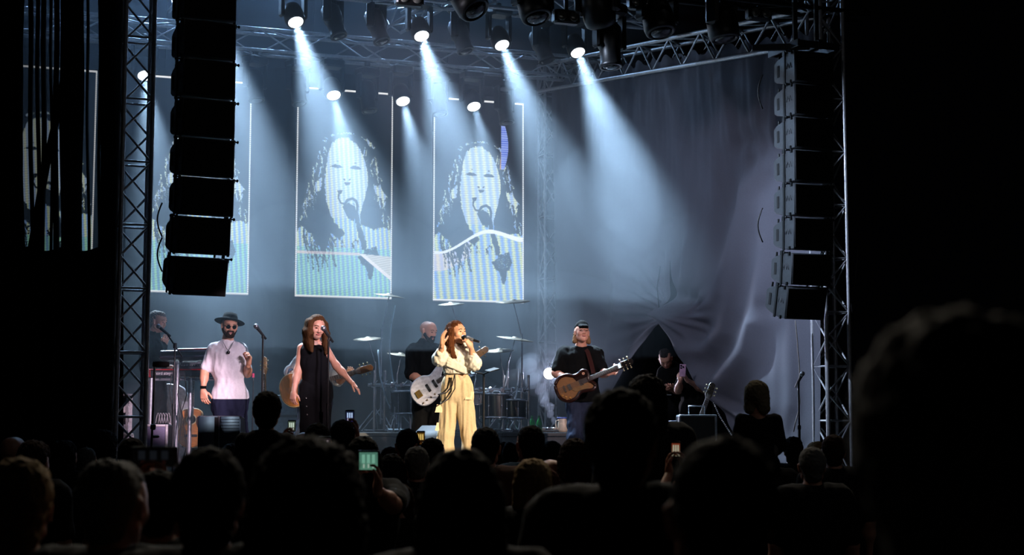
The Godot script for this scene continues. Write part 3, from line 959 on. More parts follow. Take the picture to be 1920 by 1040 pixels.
func fold(p: Vector2, ridges: Array) -> float:       # height of the cloth over its plane: soft rolls along the ridge lines
	var h := 0.0
	for r in ridges:
		var best := 1e9
		var line: Array = r[0]
		if not r[3].has_point(p): continue
		for i in line.size() - 1:
			var a: Vector2 = line[i]
			var d: Vector2 = line[i + 1] - a
			var t := clampf((p - a).dot(d) / d.length_squared(), 0.0, 1.0)
			best = minf(best, (p - a - d * t).length())
		var far: float = line[-1].distance_to(p)
		var near: float = line[0].distance_to(p)
		var fade := smoothstep(0.0, 60.0, far)     # a fold dies away at its far end
		var w: float = r[1]
		h += r[2] * fade * (exp(-best * best / (w * w)) - 0.35 * exp(-pow((best - 2.2 * w) / w, 2.0)) * smoothstep(0.0, 40.0, near))
	return h

func build_drapes() -> void:
	var grey := cloth(Color(0.33, 0.33, 0.365), 0.3)
	var curtain := thing("side_curtain", "grey side curtain gathered to a knot, swagged open above the crew", "curtain", Vector3.ZERO)
	var nrm := Vector3(-1, 0, 0.086).normalized()
	var knot := Vector2(1262, 590)
	var fan_ridges := []
	for u in [[[1245, 480], [1252, 540]], [[1225, 500], [1244, 560]], [[1258, 440], [1260, 520]], [[1205, 545], [1238, 580]]]:
		fan_ridges.append([[knot, Vector2(u[1][0], u[1][1]), Vector2(u[0][0], u[0][1])], 9.0, 0.06])
	fan_ridges.append([[knot, Vector2(1243, 603), Vector2(1222, 625), Vector2(1190, 672), Vector2(1150, 742), Vector2(1120, 818)], 15.0, 0.09])
	fan_ridges.append([[Vector2(1150, 440), Vector2(1160, 540), Vector2(1185, 640)], 12.0, 0.06])
	fan_ridges.append([[Vector2(1165, 520), Vector2(1150, 620), Vector2(1135, 700)], 10.0, 0.06])
	var swags := [
		[[knot, Vector2(1277, 596), Vector2(1294, 597), Vector2(1311, 591), Vector2(1325, 581), Vector2(1345, 545), Vector2(1372, 470), Vector2(1395, 380), Vector2(1405, 300)], 17.0, 0.09],
		[[knot, Vector2(1283, 624), Vector2(1305, 651), Vector2(1319, 655), Vector2(1336, 642), Vector2(1352, 620), Vector2(1369, 570), Vector2(1392, 480), Vector2(1408, 400), Vector2(1416, 300)], 18.0, 0.115],
		[[Vector2(1262, 606), Vector2(1277, 648), Vector2(1299, 690), Vector2(1322, 720), Vector2(1341, 727), Vector2(1361, 707), Vector2(1389, 662), Vector2(1411, 606), Vector2(1424, 560), Vector2(1440, 440), Vector2(1445, 330)], 20.0, 0.125],
		[[Vector2(1338, 744), Vector2(1356, 762), Vector2(1395, 784), Vector2(1440, 795)], 7.0, 0.06],
		[[knot, Vector2(1264, 520), Vector2(1262, 420)], 6.0, 0.06],
		[[knot, Vector2(1282, 520), Vector2(1292, 420)], 8.0, 0.06],
		[[Vector2(1425, 610), Vector2(1420, 700), Vector2(1418, 800)], 16.0, 0.05],
		[[Vector2(1455, 600), Vector2(1453, 700), Vector2(1452, 815)], 14.0, 0.05],
		[[Vector2(1483, 560), Vector2(1482, 700), Vector2(1481, 815)], 14.0, 0.05]]
	var sides := [
		["left_panel", [Vector2(1033, 152), Vector2(1040, 480), Vector2(1048, 893)], [Vector2(1262, 108), Vector2(1262, 400), Vector2(1262, 590), Vector2(1243, 606), Vector2(1222, 630), Vector2(1190, 677), Vector2(1150, 745), Vector2(1112, 893)], fan_ridges],
		["right_panel", [Vector2(1262, 108), Vector2(1262, 400), Vector2(1262, 592), Vector2(1277, 650), Vector2(1299, 692), Vector2(1322, 724), Vector2(1341, 752), Vector2(1354, 780), Vector2(1378, 818), Vector2(1412, 880)], [Vector2(1542, 56), Vector2(1540, 400), Vector2(1537, 893)], swags]]
	for s in sides:
		for r in s[3]:
			var box := Rect2(r[0][0], Vector2.ZERO)
			for v in r[0]: box = box.expand(v)
			r.append(box.grow(r[1] * 4.5))
		var rows := []
		for j in 211:
			var row := []
			var a := along(s[1], j / 210.0)
			var b := along(s[2], j / 210.0)
			for i in 121:
				var p := a.lerp(b, i / 120.0)
				var q := on_wall(p.x, p.y)
				var near := clampf(1.0 - p.distance_to(knot) / 260.0, 0.0, 1.0)
				var ang := (p - knot).angle()
				var h := fold(p, s[3])
				h += 0.022 * sin(ang * (17.0 if s[0] == "right_panel" else 26.0)) * clampf(p.distance_to(knot) / 40.0, 0.0, 1.0) * (1.0 - smoothstep(45.0, 90.0 if s[0] == "right_panel" else 170.0, p.distance_to(knot)))
				h += clampf((430.0 - p.y) / 200.0, 0.12, 1.0) * (0.07 * (1.0 - near) * noise3.get_noise_3d(q.z * 1.6 + q.y * 0.12, q.y * 0.25, 3.0) + 0.025 * noise3.get_noise_3d(q.z * 4.0, q.y * 0.8, 9.0))
				row.append(q + nrm * h + Vector3(0, 0.05 * sin(i * 0.45) * (1.0 if j == 0 else 0.0), 0))
			rows.append(row)
		put(s[0], Shape.new().grid(rows).done(), grey, curtain)
	put("tie", Shape.new().ball(on_wall(knot.x, knot.y + 2) + nrm * 0.2, Vector3(0.05, 0.06, 0.06), 10).path([on_wall(knot.x, 592) + nrm * 0.2, on_wall(1262, 540) + nrm * 0.24, on_wall(1263, 500) + nrm * 0.2], 0.008).done(), cloth(Color(0.2, 0.2, 0.22)), curtain)
	# small bright beads of the chain along the lower hem
	var beads := Shape.new()
	for k in 22:
		var p := along([Vector2(1341, 752), Vector2(1354, 780), Vector2(1378, 818)], k / 21.0)
		beads.ball(on_wall(p.x + 2, p.y) + nrm * 0.05, Vector3(0.012, 0.012, 0.012), 6)
	put("hem_chain", beads.done(), plainmat(Color(0.8, 0.8, 0.8), 0.25, 0.6), curtain)
	# ties that hold the curtain's upper edge to the truss
	for k in 14:
		var p := Vector2(1050 + 37 * k, 150.5 - 7.0 * k)
		put("tie_cord", Shape.new().tube(on_wall(p.x, p.y + 4), on_wall(p.x, p.y - 12) + Vector3(0.12, 0, 0), 0.012, 0.012, 5).done(), cloth(Color(0.04, 0.04, 0.04)), curtain)
	# black cloth behind the opening
	var hole := []
	for y in [DECK, 3.2, 4.4]:
		var row := []
		for k in 24:
			row.append(Vector3(9.95 + 0.05 * sin(k * 1.9), y, -23.2 + 0.30 * k))
		hole.append(row)
	struct("wall_right", Shape.new().grid(hole).done(), cloth(Color(0.02, 0.02, 0.022)), "black cloth behind the opening of the side curtain")
	# a loose tarpaulin flap outside the right tower
	var fl := thing("tarpaulin_flap", "small loose flap of grey tarpaulin behind the right truss tower", "tarpaulin", far_at(1600, 640, 17.9))
	var frows := []
	for j in 7:
		var row := []
		for i in 4:
			row.append(Vector3((-0.02 + 0.055 * i * sin(PI * (j + 0.6) / 7.0)), 0.5 - 0.15 * j, -0.06 * i + 0.02 * sin(j * 1.4)))
		frows.append(row)
	put("cloth", Shape.new().grid(frows).done(), cloth(Color(0.22, 0.25, 0.28)), fl)
	put("tie_cord", Shape.new().tube(Vector3(0.0, 0.45, 0), Vector3(9.525, fl.position.y + 0.5, -15.445) - fl.position, 0.01, 0.01, 6).done(), cloth(Color(0.2, 0.2, 0.2)), fl)
	put("line", Shape.new().tube(Vector3(0.02, 0.5, 0), Vector3(0.16, 1.95, 0.1), 0.006, 0.006, 5).done(), cloth(Color(0.2, 0.2, 0.2)), fl)
	# black gauze at the left side of the stage: a sheer cloth with opaque pleats, a solid hem and a solid edge
	var gauze := StandardMaterial3D.new()
	gauze.albedo_color = Color(0.012, 0.012, 0.014, 0.52)
	gauze.roughness = 1.0
	gauze.transparency = BaseMaterial3D.TRANSPARENCY_ALPHA
	gauze.cull_mode = BaseMaterial3D.CULL_DISABLED
	var black := cloth(Color(0.012, 0.012, 0.014))
	var drape := thing("black_drape", "black gauze drape at the left edge, the far screen showing through", "drape", Vector3.ZERO)
	var z0 := -15.75
	var sheer := []
	for j in 2:
		var row := []
		for i in 60:
			var px := -60.0 + 5.0 * i
			row.append(on_z(px, -90 if j == 0 else 470, z0 + 0.05 * sin(i * 1.1)))
		sheer.append(row)
	put("sheer_cloth", Shape.new().grid(sheer).done(), gauze, drape)
	var second := []
	for j in 2:
		var row := []
		for i in 34:
			row.append(on_z(-60.0 + 4.8 * i + (0.0 if j == 0 else 4.0 * sin(i)), -90 if j == 0 else 470, z0 - 0.10 + 0.04 * sin(i * 1.7)))
		second.append(row)
	put("second_sheer_cloth", Shape.new().grid(second).done(), gauze, drape)
	for u in [[-70, -70, 34, 30, -20], [20, 18, 26, 22, -90], [12, 14, 9, 6, -90], [30, 34, 10, 12, -90], [56, 60, 5, 4, -90], [70, 73, 4, 4, -90], [84, 80, 5, 5, -90], [96, 97, 3, 3, -90], [106, 104, 5, 6, -90], [119, 117, 7, 4, -90], [131, 56, 6, 9, 80], [142, 136, 17, 18, -90], [127, 128, 3, 9, -90], [209, 208, 20, 22, -90], [163, 166, 3, 3, -90], [187, 186, 3, 3, -90]]:
		# each pleat: px centre at top and bottom, half width at top and bottom
		var rows := []
		for j in 13:
			var t := j / 12.0
			var row := []
			for i in 9:
				var s := (i - 4) / 4.0
				var px: float = lerpf(u[0], u[1], t) + s * lerpf(u[2], u[3], t) + 1.5 * sin(t * 9.0 + u[0])
				row.append(on_z(px, lerpf(u[4], 480, t), z0 + 0.03 + 0.07 * (1.0 - s * s)))
			rows.append(row)
		put("pleat", Shape.new().grid(rows).done(), black, drape)
	var hem := []
	for j in 2:
		var row := []
		for i in 72:
			var px := -120.0 + 4.95 * i
			row.append(on_z(px, 466.0 + 4.0 * sin(px * 0.09) if j == 0 else 905, z0 + 0.06 + 0.05 * sin(i * 0.9)))
		hem.append(row)
	put("solid_lower_cloth", Shape.new().grid(hem).done(), black, drape)
	put("top_bar", Shape.new().tube(on_z(-120, -92, z0), on_z(246, -92, z0), 0.03, 0.03, 8).done(), plainmat(Color(0.1, 0.1, 0.1), 0.5, 0.7), drape)

# ---------- hanging speaker columns ----------
func cabinet_side(h: float, d: float) -> PackedVector2Array:     # side view: front at +x, wedge towards the rear
	return PackedVector2Array([Vector2(d / 2, -h / 2), Vector2(d / 2, h / 2), Vector2(0.02, h / 2 - 0.004), Vector2(-d / 2 + 0.05, h * 0.36), Vector2(-d / 2, h * 0.27), Vector2(-d / 2, -h * 0.27), Vector2(-d / 2 + 0.05, -h * 0.36), Vector2(0.02, -h / 2 + 0.004)])

func line_array(label: String, spots: Array, toe: float, side_tone: Color) -> Node3D:    # spots: [px, py, z, tilt in degrees] of each cabinet
	var p0 := on_z(spots[0][0], spots[0][1], spots[0][2])
	var o := thing("speaker_column", label, "speakers", p0)
	var w := 0.50
	var h := 0.342
	var d := 0.42
	var turn := Basis(Vector3.UP, deg_to_rad(toe))
	var flat := Basis(Vector3.UP, -PI / 2)       # outline x runs to +z
	var box := Shape.new().prism(cabinet_side(h, d), w, Transform3D(flat, Vector3.ZERO), 0.006).done()
	var grille := Shape.new().box(Vector3(0, 0, d / 2 + 0.004), Vector3(w - 0.02, h - 0.022, 0.012), Basis(), 0.004).done()
	var rail := Shape.new().box(Vector3(0, 0, 0.01), Vector3(0.012, h + 0.02, 0.035), Basis(), 0.003).box(Vector3(0, h / 2, 0.01), Vector3(0.02, 0.05, 0.05), Basis(), 0.004).box(Vector3(0, -h / 2 + 0.01, 0.13), Vector3(0.02, 0.04, 0.03), Basis(), 0.003).box(Vector3(0, h / 2 - 0.01, 0.16), Vector3(0.02, 0.04, 0.03), Basis(), 0.003).done()
	var handle := Shape.new().box(Vector3(0, 0, -0.12), Vector3(0.008, 0.13, 0.045), Basis(), 0.003).done()
	var arm := Shape.new().tube(Vector3(0, h / 2 + 0.01, -0.15), Vector3(0, h / 2 - 0.10, -0.15), 0.011, 0.011, 6).done()
	var pin := Shape.new().tube(Vector3(-0.03, 0, 0), Vector3(0.035, 0, 0), 0.008, 0.008, 6).ball(Vector3(0.04, 0, 0), Vector3(0.012, 0.016, 0.016), 8).done()
	var mark := Shape.new().path([Vector3(0, 0.03, -0.06), Vector3(0, -0.03, -0.035), Vector3(0, 0.03, -0.01), Vector3(0, -0.03, 0.015), Vector3(0, 0.03, 0.04), Vector3(0, -0.03, 0.065)], 0.0035, 4).done()
	var shell := plainmat(side_tone, 0.5)
	var black := plainmat(Color(0.012, 0.012, 0.013), 0.85)
	var steel := plainmat(Color(0.10, 0.105, 0.11), 0.4, 0.6)
	for s in spots:
		var at := on_z(s[0], s[1], s[2]) - p0
		var b := turn * Basis(Vector3.RIGHT, deg_to_rad(s[3]))
		var c := put("cabinet", box, shell, o, Transform3D(b, at))
		put("grille", grille, black, c)
		for sx in [-1, 1]:
			put("rigging_rail", rail, steel, c, Transform3D(Basis(), Vector3(sx * (w / 2 + 0.006), 0, 0)))
			put("handle", handle, black, c, Transform3D(Basis(), Vector3(sx * (w / 2 + 0.002), 0, 0)))
			put("rear_link", arm, steel, c, Transform3D(Basis(), Vector3(sx * (w / 2 - 0.03), 0, 0)))
			put("pin", pin, steel, c, Transform3D(Basis() if sx > 0 else Basis(Vector3.UP, PI), Vector3(sx * (w / 2 + 0.01), h / 2, 0.13)))
		put("zigzag_mark", mark, plainmat(side_tone.lightened(0.12), 0.5), c, Transform3D(Basis(), Vector3(-w / 2 - 0.003, 0.02, 0.09)))
	return o

func build_speakers() -> void:
	var left := []
	for k in 9:
		var y := -61.0 + 72.0 * k
		left.append([384 - 1.1 * k if k < 7 else 371 - 6 * (k - 7), y if k < 8 else 514.0, -14.6 if k < 7 else -14.66 - 0.07 * (k - 7), 1.2 * maxi(k - 3, 0) + (7.0 if k == 8 else 0.0)])
	var l := line_array("left hanging column of black speaker cabinets against the bright screens", left, 7.5, Color(0.21, 0.22, 0.235))
	var right := []
	for k in 8:
		right.append([[1507, 134], [1507, 195], [1507, 256], [1507, 317], [1507, 379], [1506, 441], [1502, 505], [1492, 564]][k] + [-14.85 - [0, 0, 0, 0, 0, 0, 0.02, 0.06][k], [0, 0, 0, 0, 1, 2, 6, 13][k]])
	var r := line_array("right hanging column of black speaker cabinets in front of the grey curtain", right, 2.0, Color(0.21, 0.22, 0.235))
	var steel := plainmat(Color(0.22, 0.24, 0.26), 0.4, 0.5)
	for q in [l, r]:
		var t := Basis(Vector3.UP, deg_to_rad(7.5 if q == l else 2.0))
		put("flying_frame", Shape.new().box(Vector3(-0.25, 0.235, 0.0), Vector3(0.03, 0.08, 0.62), Basis(), 0.005).box(Vector3(0.25, 0.235, 0.0), Vector3(0.03, 0.08, 0.62), Basis(), 0.005).box(Vector3(0, 0.235, -0.27), Vector3(0.50, 0.07, 0.04), Basis(), 0.005).box(Vector3(0, 0.235, 0.27), Vector3(0.50, 0.07, 0.04), Basis(), 0.005).box(Vector3(0, 0.235, 0), Vector3(0.06, 0.09, 0.7), Basis(), 0.005).done(), steel, q, Transform3D(t, Vector3.ZERO))
		var top_y: float = 6.62 - q.position.y
		for s in [-0.1, 0.17]:
			put("hanging_strap", Shape.new().box(Vector3(s, (0.26 + top_y) / 2, 0), Vector3(0.05, maxf(top_y - 0.26, 0.1), 0.04), Basis(), 0.005).done(), plainmat(Color(0.05, 0.05, 0.055), 0.6), q)
	put("frame_bar", Shape.new().box(Vector3(-0.34, 0.22, 0.1), Vector3(0.62, 0.07, 0.05), Basis(Vector3.UP, deg_to_rad(-28)), 0.006).done(), steel, r)
	# cable loops at the back of both columns
	for u in [[l, 338, -14.9, 300], [r, 1428, -15.1, 1426]]:
		var loops := Shape.new()
		for y in ([410, 475] if u[0] == l else [170, 420]):
			var pts := []
			for k in 9:
				pts.append(on_z(u[3] + 4 - 9.0 * sin(PI * k / 8.0), y - 30 + 8 * k, u[2]) - u[0].position)
			loops.path(pts, 0.008, 5)
		put("cable", loops.done(), plainmat(Color(0.02, 0.02, 0.02)), u[0])
	# cable falling from the right column to the stage floor
	var c := thing("hanging_cable", "thin pale cable hanging from the right speaker column down the curtain", "cable", on_z(1492, 600, -15.4))
	var pts := []
	for k in 12:
		pts.append(on_z([1491, 1493, 1495, 1496, 1498, 1499, 1499, 1498, 1500, 1497, 1492, 1488][k], 600 + 19 * k, -15.4) - c.position)
	put("cord", Shape.new().path(pts, 0.007, 5).done(), plainmat(Color(0.45, 0.42, 0.40)), c)

# ---------- people ----------
const SKIN := Color(0.80, 0.58, 0.47)

# Head in its own axes: origin at mid-head, y up, z towards the face. Returns bones in body space.
func head_bones(at: Transform3D, slim := 1.0) -> Array:
	var raw := [
		[Vector3(0, 0.030, -0.030), Vector3(0, 0.038, 0.018), 0.079 * slim, 0.074 * slim],
		[Vector3(0, 0.000, 0.030), Vector3(0, -0.062, 0.042), 0.061 * slim, 0.044],
		[Vector3(-0.040 * slim, -0.055, 0.008), Vector3(-0.010, -0.088, 0.058), 0.032, 0.024],
		[Vector3(0.040 * slim, -0.055, 0.008), Vector3(0.010, -0.088, 0.058), 0.032, 0.024],
		[Vector3(-0.030, 0.030, 0.074), Vector3(0.030, 0.030, 0.074), 0.017, 0.017],
		[Vector3(-0.040, -0.022, 0.060), Vector3(-0.036, -0.026, 0.066), 0.026, 0.022],
		[Vector3(0.040, -0.022, 0.060), Vector3(0.036, -0.026, 0.066), 0.026, 0.022],
		[Vector3(0, 0.012, 0.088), Vector3(0, -0.026, 0.107), 0.008, 0.0115, 0.010],
		[Vector3(-0.011, -0.031, 0.094), Vector3(0.011, -0.031, 0.094), 0.009, 0.009, 0.010],
		[Vector3(-0.017, -0.055, 0.081), Vector3(0.017, -0.055, 0.081), 0.008, 0.008, 0.006],
		[Vector3(-0.014, -0.065, 0.079), Vector3(0.014, -0.065, 0.079), 0.009, 0.009, 0.006],
		[Vector3(-0.080 * slim, 0.016, -0.006), Vector3(-0.078 * slim, -0.026, 0.002), 0.013, 0.009, 0.010],
		[Vector3(0.080 * slim, 0.016, -0.006), Vector3(0.078 * slim, -0.026, 0.002), 0.013, 0.009, 0.010]]
	var out := []
	for b in raw:
		var c := [at * b[0], at * b[1], b[2], b[3]]
		if b.size() > 4: c.append(b[4])
		out.append(c)
	return out

# Hand: palm and five fingers. «dir» runs from the wrist to the knuckles, «palm» out of the palm, thumb on the «thumb» side.
func hand_bones(wrist: Vector3, dir: Vector3, palm: Vector3, right: bool, curl := 0.35, spread := 0.10, size := 1.0, curls := []) -> Array:
	var d := dir.normalized()
	var nrm := (palm - d * palm.dot(d)).normalized()
	var s := d.cross(nrm) * (1.0 if right else -1.0)      # towards the thumb
	var out := []
	out.append([wrist - d * 0.02, wrist + d * 0.02, 0.024 * size, 0.025 * size])
	var lens := [0.076, 0.084, 0.078, 0.062]
	for f in 4:
		var off := (1.5 - f) * 0.0205 * size
		var root := wrist + d * 0.085 * size * (1.0 - 0.06 * absf(f - 1.3)) + s * off
		out.append([wrist + d * 0.015 + s * off * 0.6, root, 0.017 * size, 0.0125 * size])
		var fd := (d + s * (1.5 - f) * spread).normalized()
		var c: float = curls[f] if curls else curl * (1.0 + 0.12 * f)
		var p := root
		var ang := c * 0.7
		for j in 3:
			var l: float = lens[f] * size * [0.45, 0.32, 0.25][j]
			var q := p + (fd * cos(ang) + nrm * sin(ang)) * l
			out.append([p, q, (0.0095 - 0.001 * j) * size, (0.0088 - 0.001 * j) * size, 0.006])
			p = q
			ang += c
	var t0 := wrist + d * 0.025 * size + s * 0.022 * size
	var t1 := t0 + (d * 0.55 + s * 0.75 + nrm * 0.30).normalized() * 0.042 * size
	var t2 := t1 + (d * 0.85 + s * 0.35 + nrm * (0.3 + 0.4 * curl)).normalized() * 0.032 * size
	var t3 := t2 + (d * 0.95 + s * 0.05 + nrm * (0.3 + 0.6 * curl)).normalized() * 0.025 * size
	out.append([t0, t1, 0.015 * size, 0.012 * size, 0.010])
	out.append([t1, t2, 0.011 * size, 0.010 * size, 0.006])
	out.append([t2, t3, 0.0095 * size, 0.008 * size, 0.006])
	return out

func mid(a: Vector3, b: Vector3, t := 0.5) -> Vector3:
	return a.lerp(b, t)

# Trunk, shared by skin and clothes: «g» grows every radius.
func trunk_bones(j: Dictionary, g: float, girth := 1.0) -> Array:
	var sl: Vector3 = j.shoulder_l
	var sr: Vector3 = j.shoulder_r
	var hl: Vector3 = j.hip_l
	var hr: Vector3 = j.hip_r
	var nk: Vector3 = j.neck
	var out := []
	out.append([mid(sl, sr, 0.10), mid(sl, sr, 0.90), 0.060 * girth + g, 0.060 * girth + g])
	for s in [0.27, 0.5, 0.73]:
		var top := mid(sl, sr, s) + Vector3(0, -0.06, 0.01)
		var waist := mid(hl, hr, lerpf(0.5, s, 1.25)) + Vector3(0, 0.17, 0)
		var wide: float = 0.108 if s == 0.5 else 0.10
		out.append([top, mid(top, waist, 0.4), wide * girth + g, wide * 1.02 * girth + g])
		out.append([mid(top, waist, 0.4), waist, wide * girth + g, 0.092 * girth + g])
		out.append([waist, mid(hl, hr, lerpf(0.5, s, 1.2)) + Vector3(0, 0.03, 0), 0.092 * girth + g, 0.108 * girth + g])
	out.append([mid(sl, sr, 0.25) + Vector3(0, 0.02, 0), nk, 0.05 + g, 0.05 + g])
	out.append([mid(sl, sr, 0.75) + Vector3(0, 0.02, 0), nk, 0.05 + g, 0.05 + g])
	return out

func leg_bones(j: Dictionary, g: float, flare := 0.0, girth := 1.0) -> Array:
	var out := []
	for s in ["_l", "_r"]:
		var h: Vector3 = j["hip" + s]
		var k: Vector3 = j["knee" + s]
		var a: Vector3 = j["ankle" + s]
		out.append([h + Vector3(0, 0.02, -0.01), k, 0.092 * girth + g, 0.058 + g + flare * 0.6])
		out.append([k, mid(k, a, 0.35), 0.058 + g + flare * 0.6, 0.056 + g + flare * 0.8])
		out.append([mid(k, a, 0.35), a, 0.056 + g + flare * 0.8, 0.040 + g + flare])
	out.append([j.hip_l, j.hip_r, 0.105 * girth + g, 0.105 * girth + g])
	if g > 0.0: out.append([j.hip_l + Vector3(0, 0.07, 0), j.hip_r + Vector3(0, 0.07, 0), 0.100 * girth + g, 0.100 * girth + g])
	return out

func arm_bones(j: Dictionary, g: float, to := 2, girth := 1.0) -> Array:    # to: 1 upper arm, 2 whole arm, 0.x part of the upper arm
	var out := []
	for s in ["_l", "_r"]:
		var a: Vector3 = j["shoulder" + s]
		var e: Vector3 = j["elbow" + s]
		var w: Vector3 = j["wrist" + s]
		out.append([a, e, 0.052 * girth + g, 0.040 * girth + g])
		if to > 1:
			out.append([e, mid(e, w, 0.35), 0.041 * girth + g, 0.040 * girth + g])
			out.append([mid(e, w, 0.35), w, 0.040 * girth + g, 0.026 + g])
	return out

# Joints traced from the photograph: each [px, py, how many metres nearer than the person], at the person's distance.
func pose(dist: float, marks: Dictionary, foot: Vector3) -> Dictionary:
	var j := {}
	for k in marks:
		var m: Array = marks[k]
		j[k] = far_at(m[0], m[1], dist - m[2]) - foot
	return j

func feet(j: Dictionary, lx := -0.11, rx := 0.12) -> void:
	for s in ["_l", "_r"]:
		var x := lx if s == "_l" else rx
		if not j.has("ankle" + s): j["ankle" + s] = Vector3(x, 0.09, 0.0)
		if not j.has("knee" + s): j["knee" + s] = mid(j["hip" + s], j["ankle" + s], 0.48) + Vector3(0, 0, 0.03)
		j["toe" + s] = j["ankle" + s] + Vector3(0.03 * signf(x), -0.055, 0.17)

# Whole skin: one continuous surface of trunk, limbs, neck, head and hands.
func skin_mesh(j: Dictionary, head: Transform3D, hands: Array, slim := 1.0, girth := 1.0, fine := 0.0055) -> ArrayMesh:
	var f := Flesh.new()
	var body := trunk_bones(j, -0.020, girth)
	body.append_array(leg_bones(j, -0.016, 0.0, girth))
	body.append_array(arm_bones(j, 0.0, 2, girth))
	body.append([j.neck + Vector3(0, -0.03, 0), head * Vector3(0, -0.055, -0.018), 0.058 * slim, 0.052 * slim])
	body.append([head * Vector3(0, 0.02, -0.02), head * Vector3(0, -0.02, 0.02), 0.06, 0.05])
	f.add(body, 0.014, 0.05)
	f.add(head_bones(head, slim), fine, 0.028)
	for h in hands: f.add(h, fine, 0.016)
	return f.done()

func feet_mesh(j: Dictionary) -> ArrayMesh:
	var f := Flesh.new()
	var b := []
	for s in ["_l", "_r"]:
		b.append([j["ankle" + s] + Vector3(0, -0.035, -0.03), j["toe" + s], 0.05, 0.04])
		b.append([j["ankle" + s] + Vector3(0, 0.02, 0), j["ankle" + s] + Vector3(0, -0.04, 0.02), 0.05, 0.05])
	return f.add(b, 0.014, 0.03).done()

func face_parts(o: Node, head: Transform3D, iris := Color(0.10, 0.07, 0.05), brow := Color(0.16, 0.10, 0.07), eyes := true) -> void:
	if eyes:
		var e := Shape.new()
		for s in [-1, 1]: e.ball(head * Vector3(s * 0.031, 0.006, 0.0905), Vector3(0.0135, 0.0055, 0.0075), 10, head.basis)
		put("eyes", e.done(), plainmat(iris, 0.2), o)
	var b := Shape.new()
	for s in [-1, 1]: b.path([head * Vector3(s * 0.014, 0.029, 0.0985), head * Vector3(s * 0.032, 0.034, 0.0965), head * Vector3(s * 0.052, 0.026, 0.084)], 0.0042, 5)
	put("eyebrows", b.done(), hairmat(brow), o)
	put("lips", Flesh.new().add([[head * Vector3(-0.018, -0.0555, 0.0885), head * Vector3(0.018, -0.0555, 0.0885), 0.0050, 0.0050], [head * Vector3(-0.013, -0.0635, 0.0885), head * Vector3(0.013, -0.0635, 0.0885), 0.0060, 0.0060]], 0.004, 0.004).done(), plainmat(Color(0.62, 0.30, 0.28), 0.4), o)

# Hair that hangs: a cap on the skull and strands along given side lines.
func long_hair(head: Transform3D, body_of: Array, wav: float, cell := 0.008, seed := 1) -> ArrayMesh:
	var rng := RandomNumberGenerator.new()
	rng.seed = seed
	var b := []
	b.append([head * Vector3(0, 0.045, -0.038), head * Vector3(0, 0.058, -0.004), 0.084, 0.076])
	b.append([head * Vector3(0, 0.01, -0.05), head * Vector3(0, -0.06, -0.055), 0.078, 0.066])
	for line in body_of:
		for i in line.size() - 1:
			var a: Vector3 = line[i]
			var c: Vector3 = line[i + 1]
			b.append([a, c, 0.026 if i < line.size() - 2 else 0.022, 0.023 if i < line.size() - 2 else 0.012])
	return Flesh.new().add(b, cell, 0.034, wav, noise3, Vector3(70, 12, 70)).done()

func beard(head: Transform3D) -> ArrayMesh:
	return Flesh.new().add([
		[head * Vector3(-0.058, -0.036, 0.020), head * Vector3(-0.028, -0.088, 0.062), 0.026, 0.025],
		[head * Vector3(0.058, -0.036, 0.020), head * Vector3(0.028, -0.088, 0.062), 0.026, 0.025],
		[head * Vector3(-0.02, -0.092, 0.070), head * Vector3(0.02, -0.092, 0.068), 0.026, 0.026],
		[head * Vector3(-0.024, -0.044, 0.090), head * Vector3(0.024, -0.044, 0.090), 0.008, 0.008],
		[head * Vector3(-0.029, -0.046, 0.085), head * Vector3(-0.024, -0.080, 0.084), 0.010, 0.012],
		[head * Vector3(0.029, -0.046, 0.085), head * Vector3(0.024, -0.080, 0.084), 0.010, 0.012]], 0.006, 0.012, 0.003, noise3, Vector3(90, 90, 90)).done()

func at_head(j: Dictionary, turn: float, nod: float, tilt: float) -> Transform3D:    # turn to the image right, nod down, tilt to the image right; degrees
	return Transform3D(Basis(Vector3.UP, deg_to_rad(turn - YAW)) * Basis(Vector3(0, 0, 1), deg_to_rad(-tilt)) * Basis(Vector3.RIGHT, deg_to_rad(nod)), j.head)

# ---------- the band and the crew on the stage ----------
func stand_at(px: float, dist: float, floor_y := DECK) -> Vector3:
	var p := far_at(px, 816, dist)
	return Vector3(p.x, floor_y, p.z)

func sleeves(j: Dictionary, share: float, g: float) -> Array:
	var out := []
	for s in ["_l", "_r"]:
		var a: Vector3 = j["shoulder" + s]
		var e: Vector3 = j["elbow" + s]
		out.append([a, mid(a, e, share), 0.056 + g, 0.05 + g])
	return out

func clothes(o: Node, called: String, bones: Array, m: Material, wrinkle := 0.012, k := 0.05, cell := 0.013, label := "", wave := Vector3(11, 5, 11)) -> MeshInstance3D:
	var c := put(called, Flesh.new().add(bones, cell, k, wrinkle, noise3, wave).done(), m, o)
	if label: c.set_meta("label", label)
	return c

func short_hair(head: Transform3D, c: Color, o: Node, grow := 0.0) -> void:
	put("hair", Flesh.new().add([
		[head * Vector3(0, 0.050, -0.040), head * Vector3(0, 0.066, 0.022), 0.080 + grow, 0.064 + grow],
		[head * Vector3(0, 0.01, -0.052), head * Vector3(0, -0.035, -0.050), 0.074 + grow, 0.060 + grow],
		[head * Vector3(-0.066, 0.035, 0.0), head * Vector3(-0.070, 0.01, -0.03), 0.018, 0.016],
		[head * Vector3(0.066, 0.035, 0.0), head * Vector3(0.070, 0.01, -0.03), 0.018, 0.016]], 0.007, 0.02, 0.007, noise3, Vector3(60, 40, 60)).done(), hairmat(c), o)

func stage_mic() -> ArrayMesh:      # along +y, the grille ball at the top
	return Shape.new().lathe([[0.0, -0.13], [0.010, -0.13], [0.012, -0.12], [0.017, 0.0], [0.021, 0.02], [0.025, 0.03], [0.027, 0.045], [0.024, 0.062], [0.014, 0.073], [0.0, 0.076]], Transform3D(), 14).done()

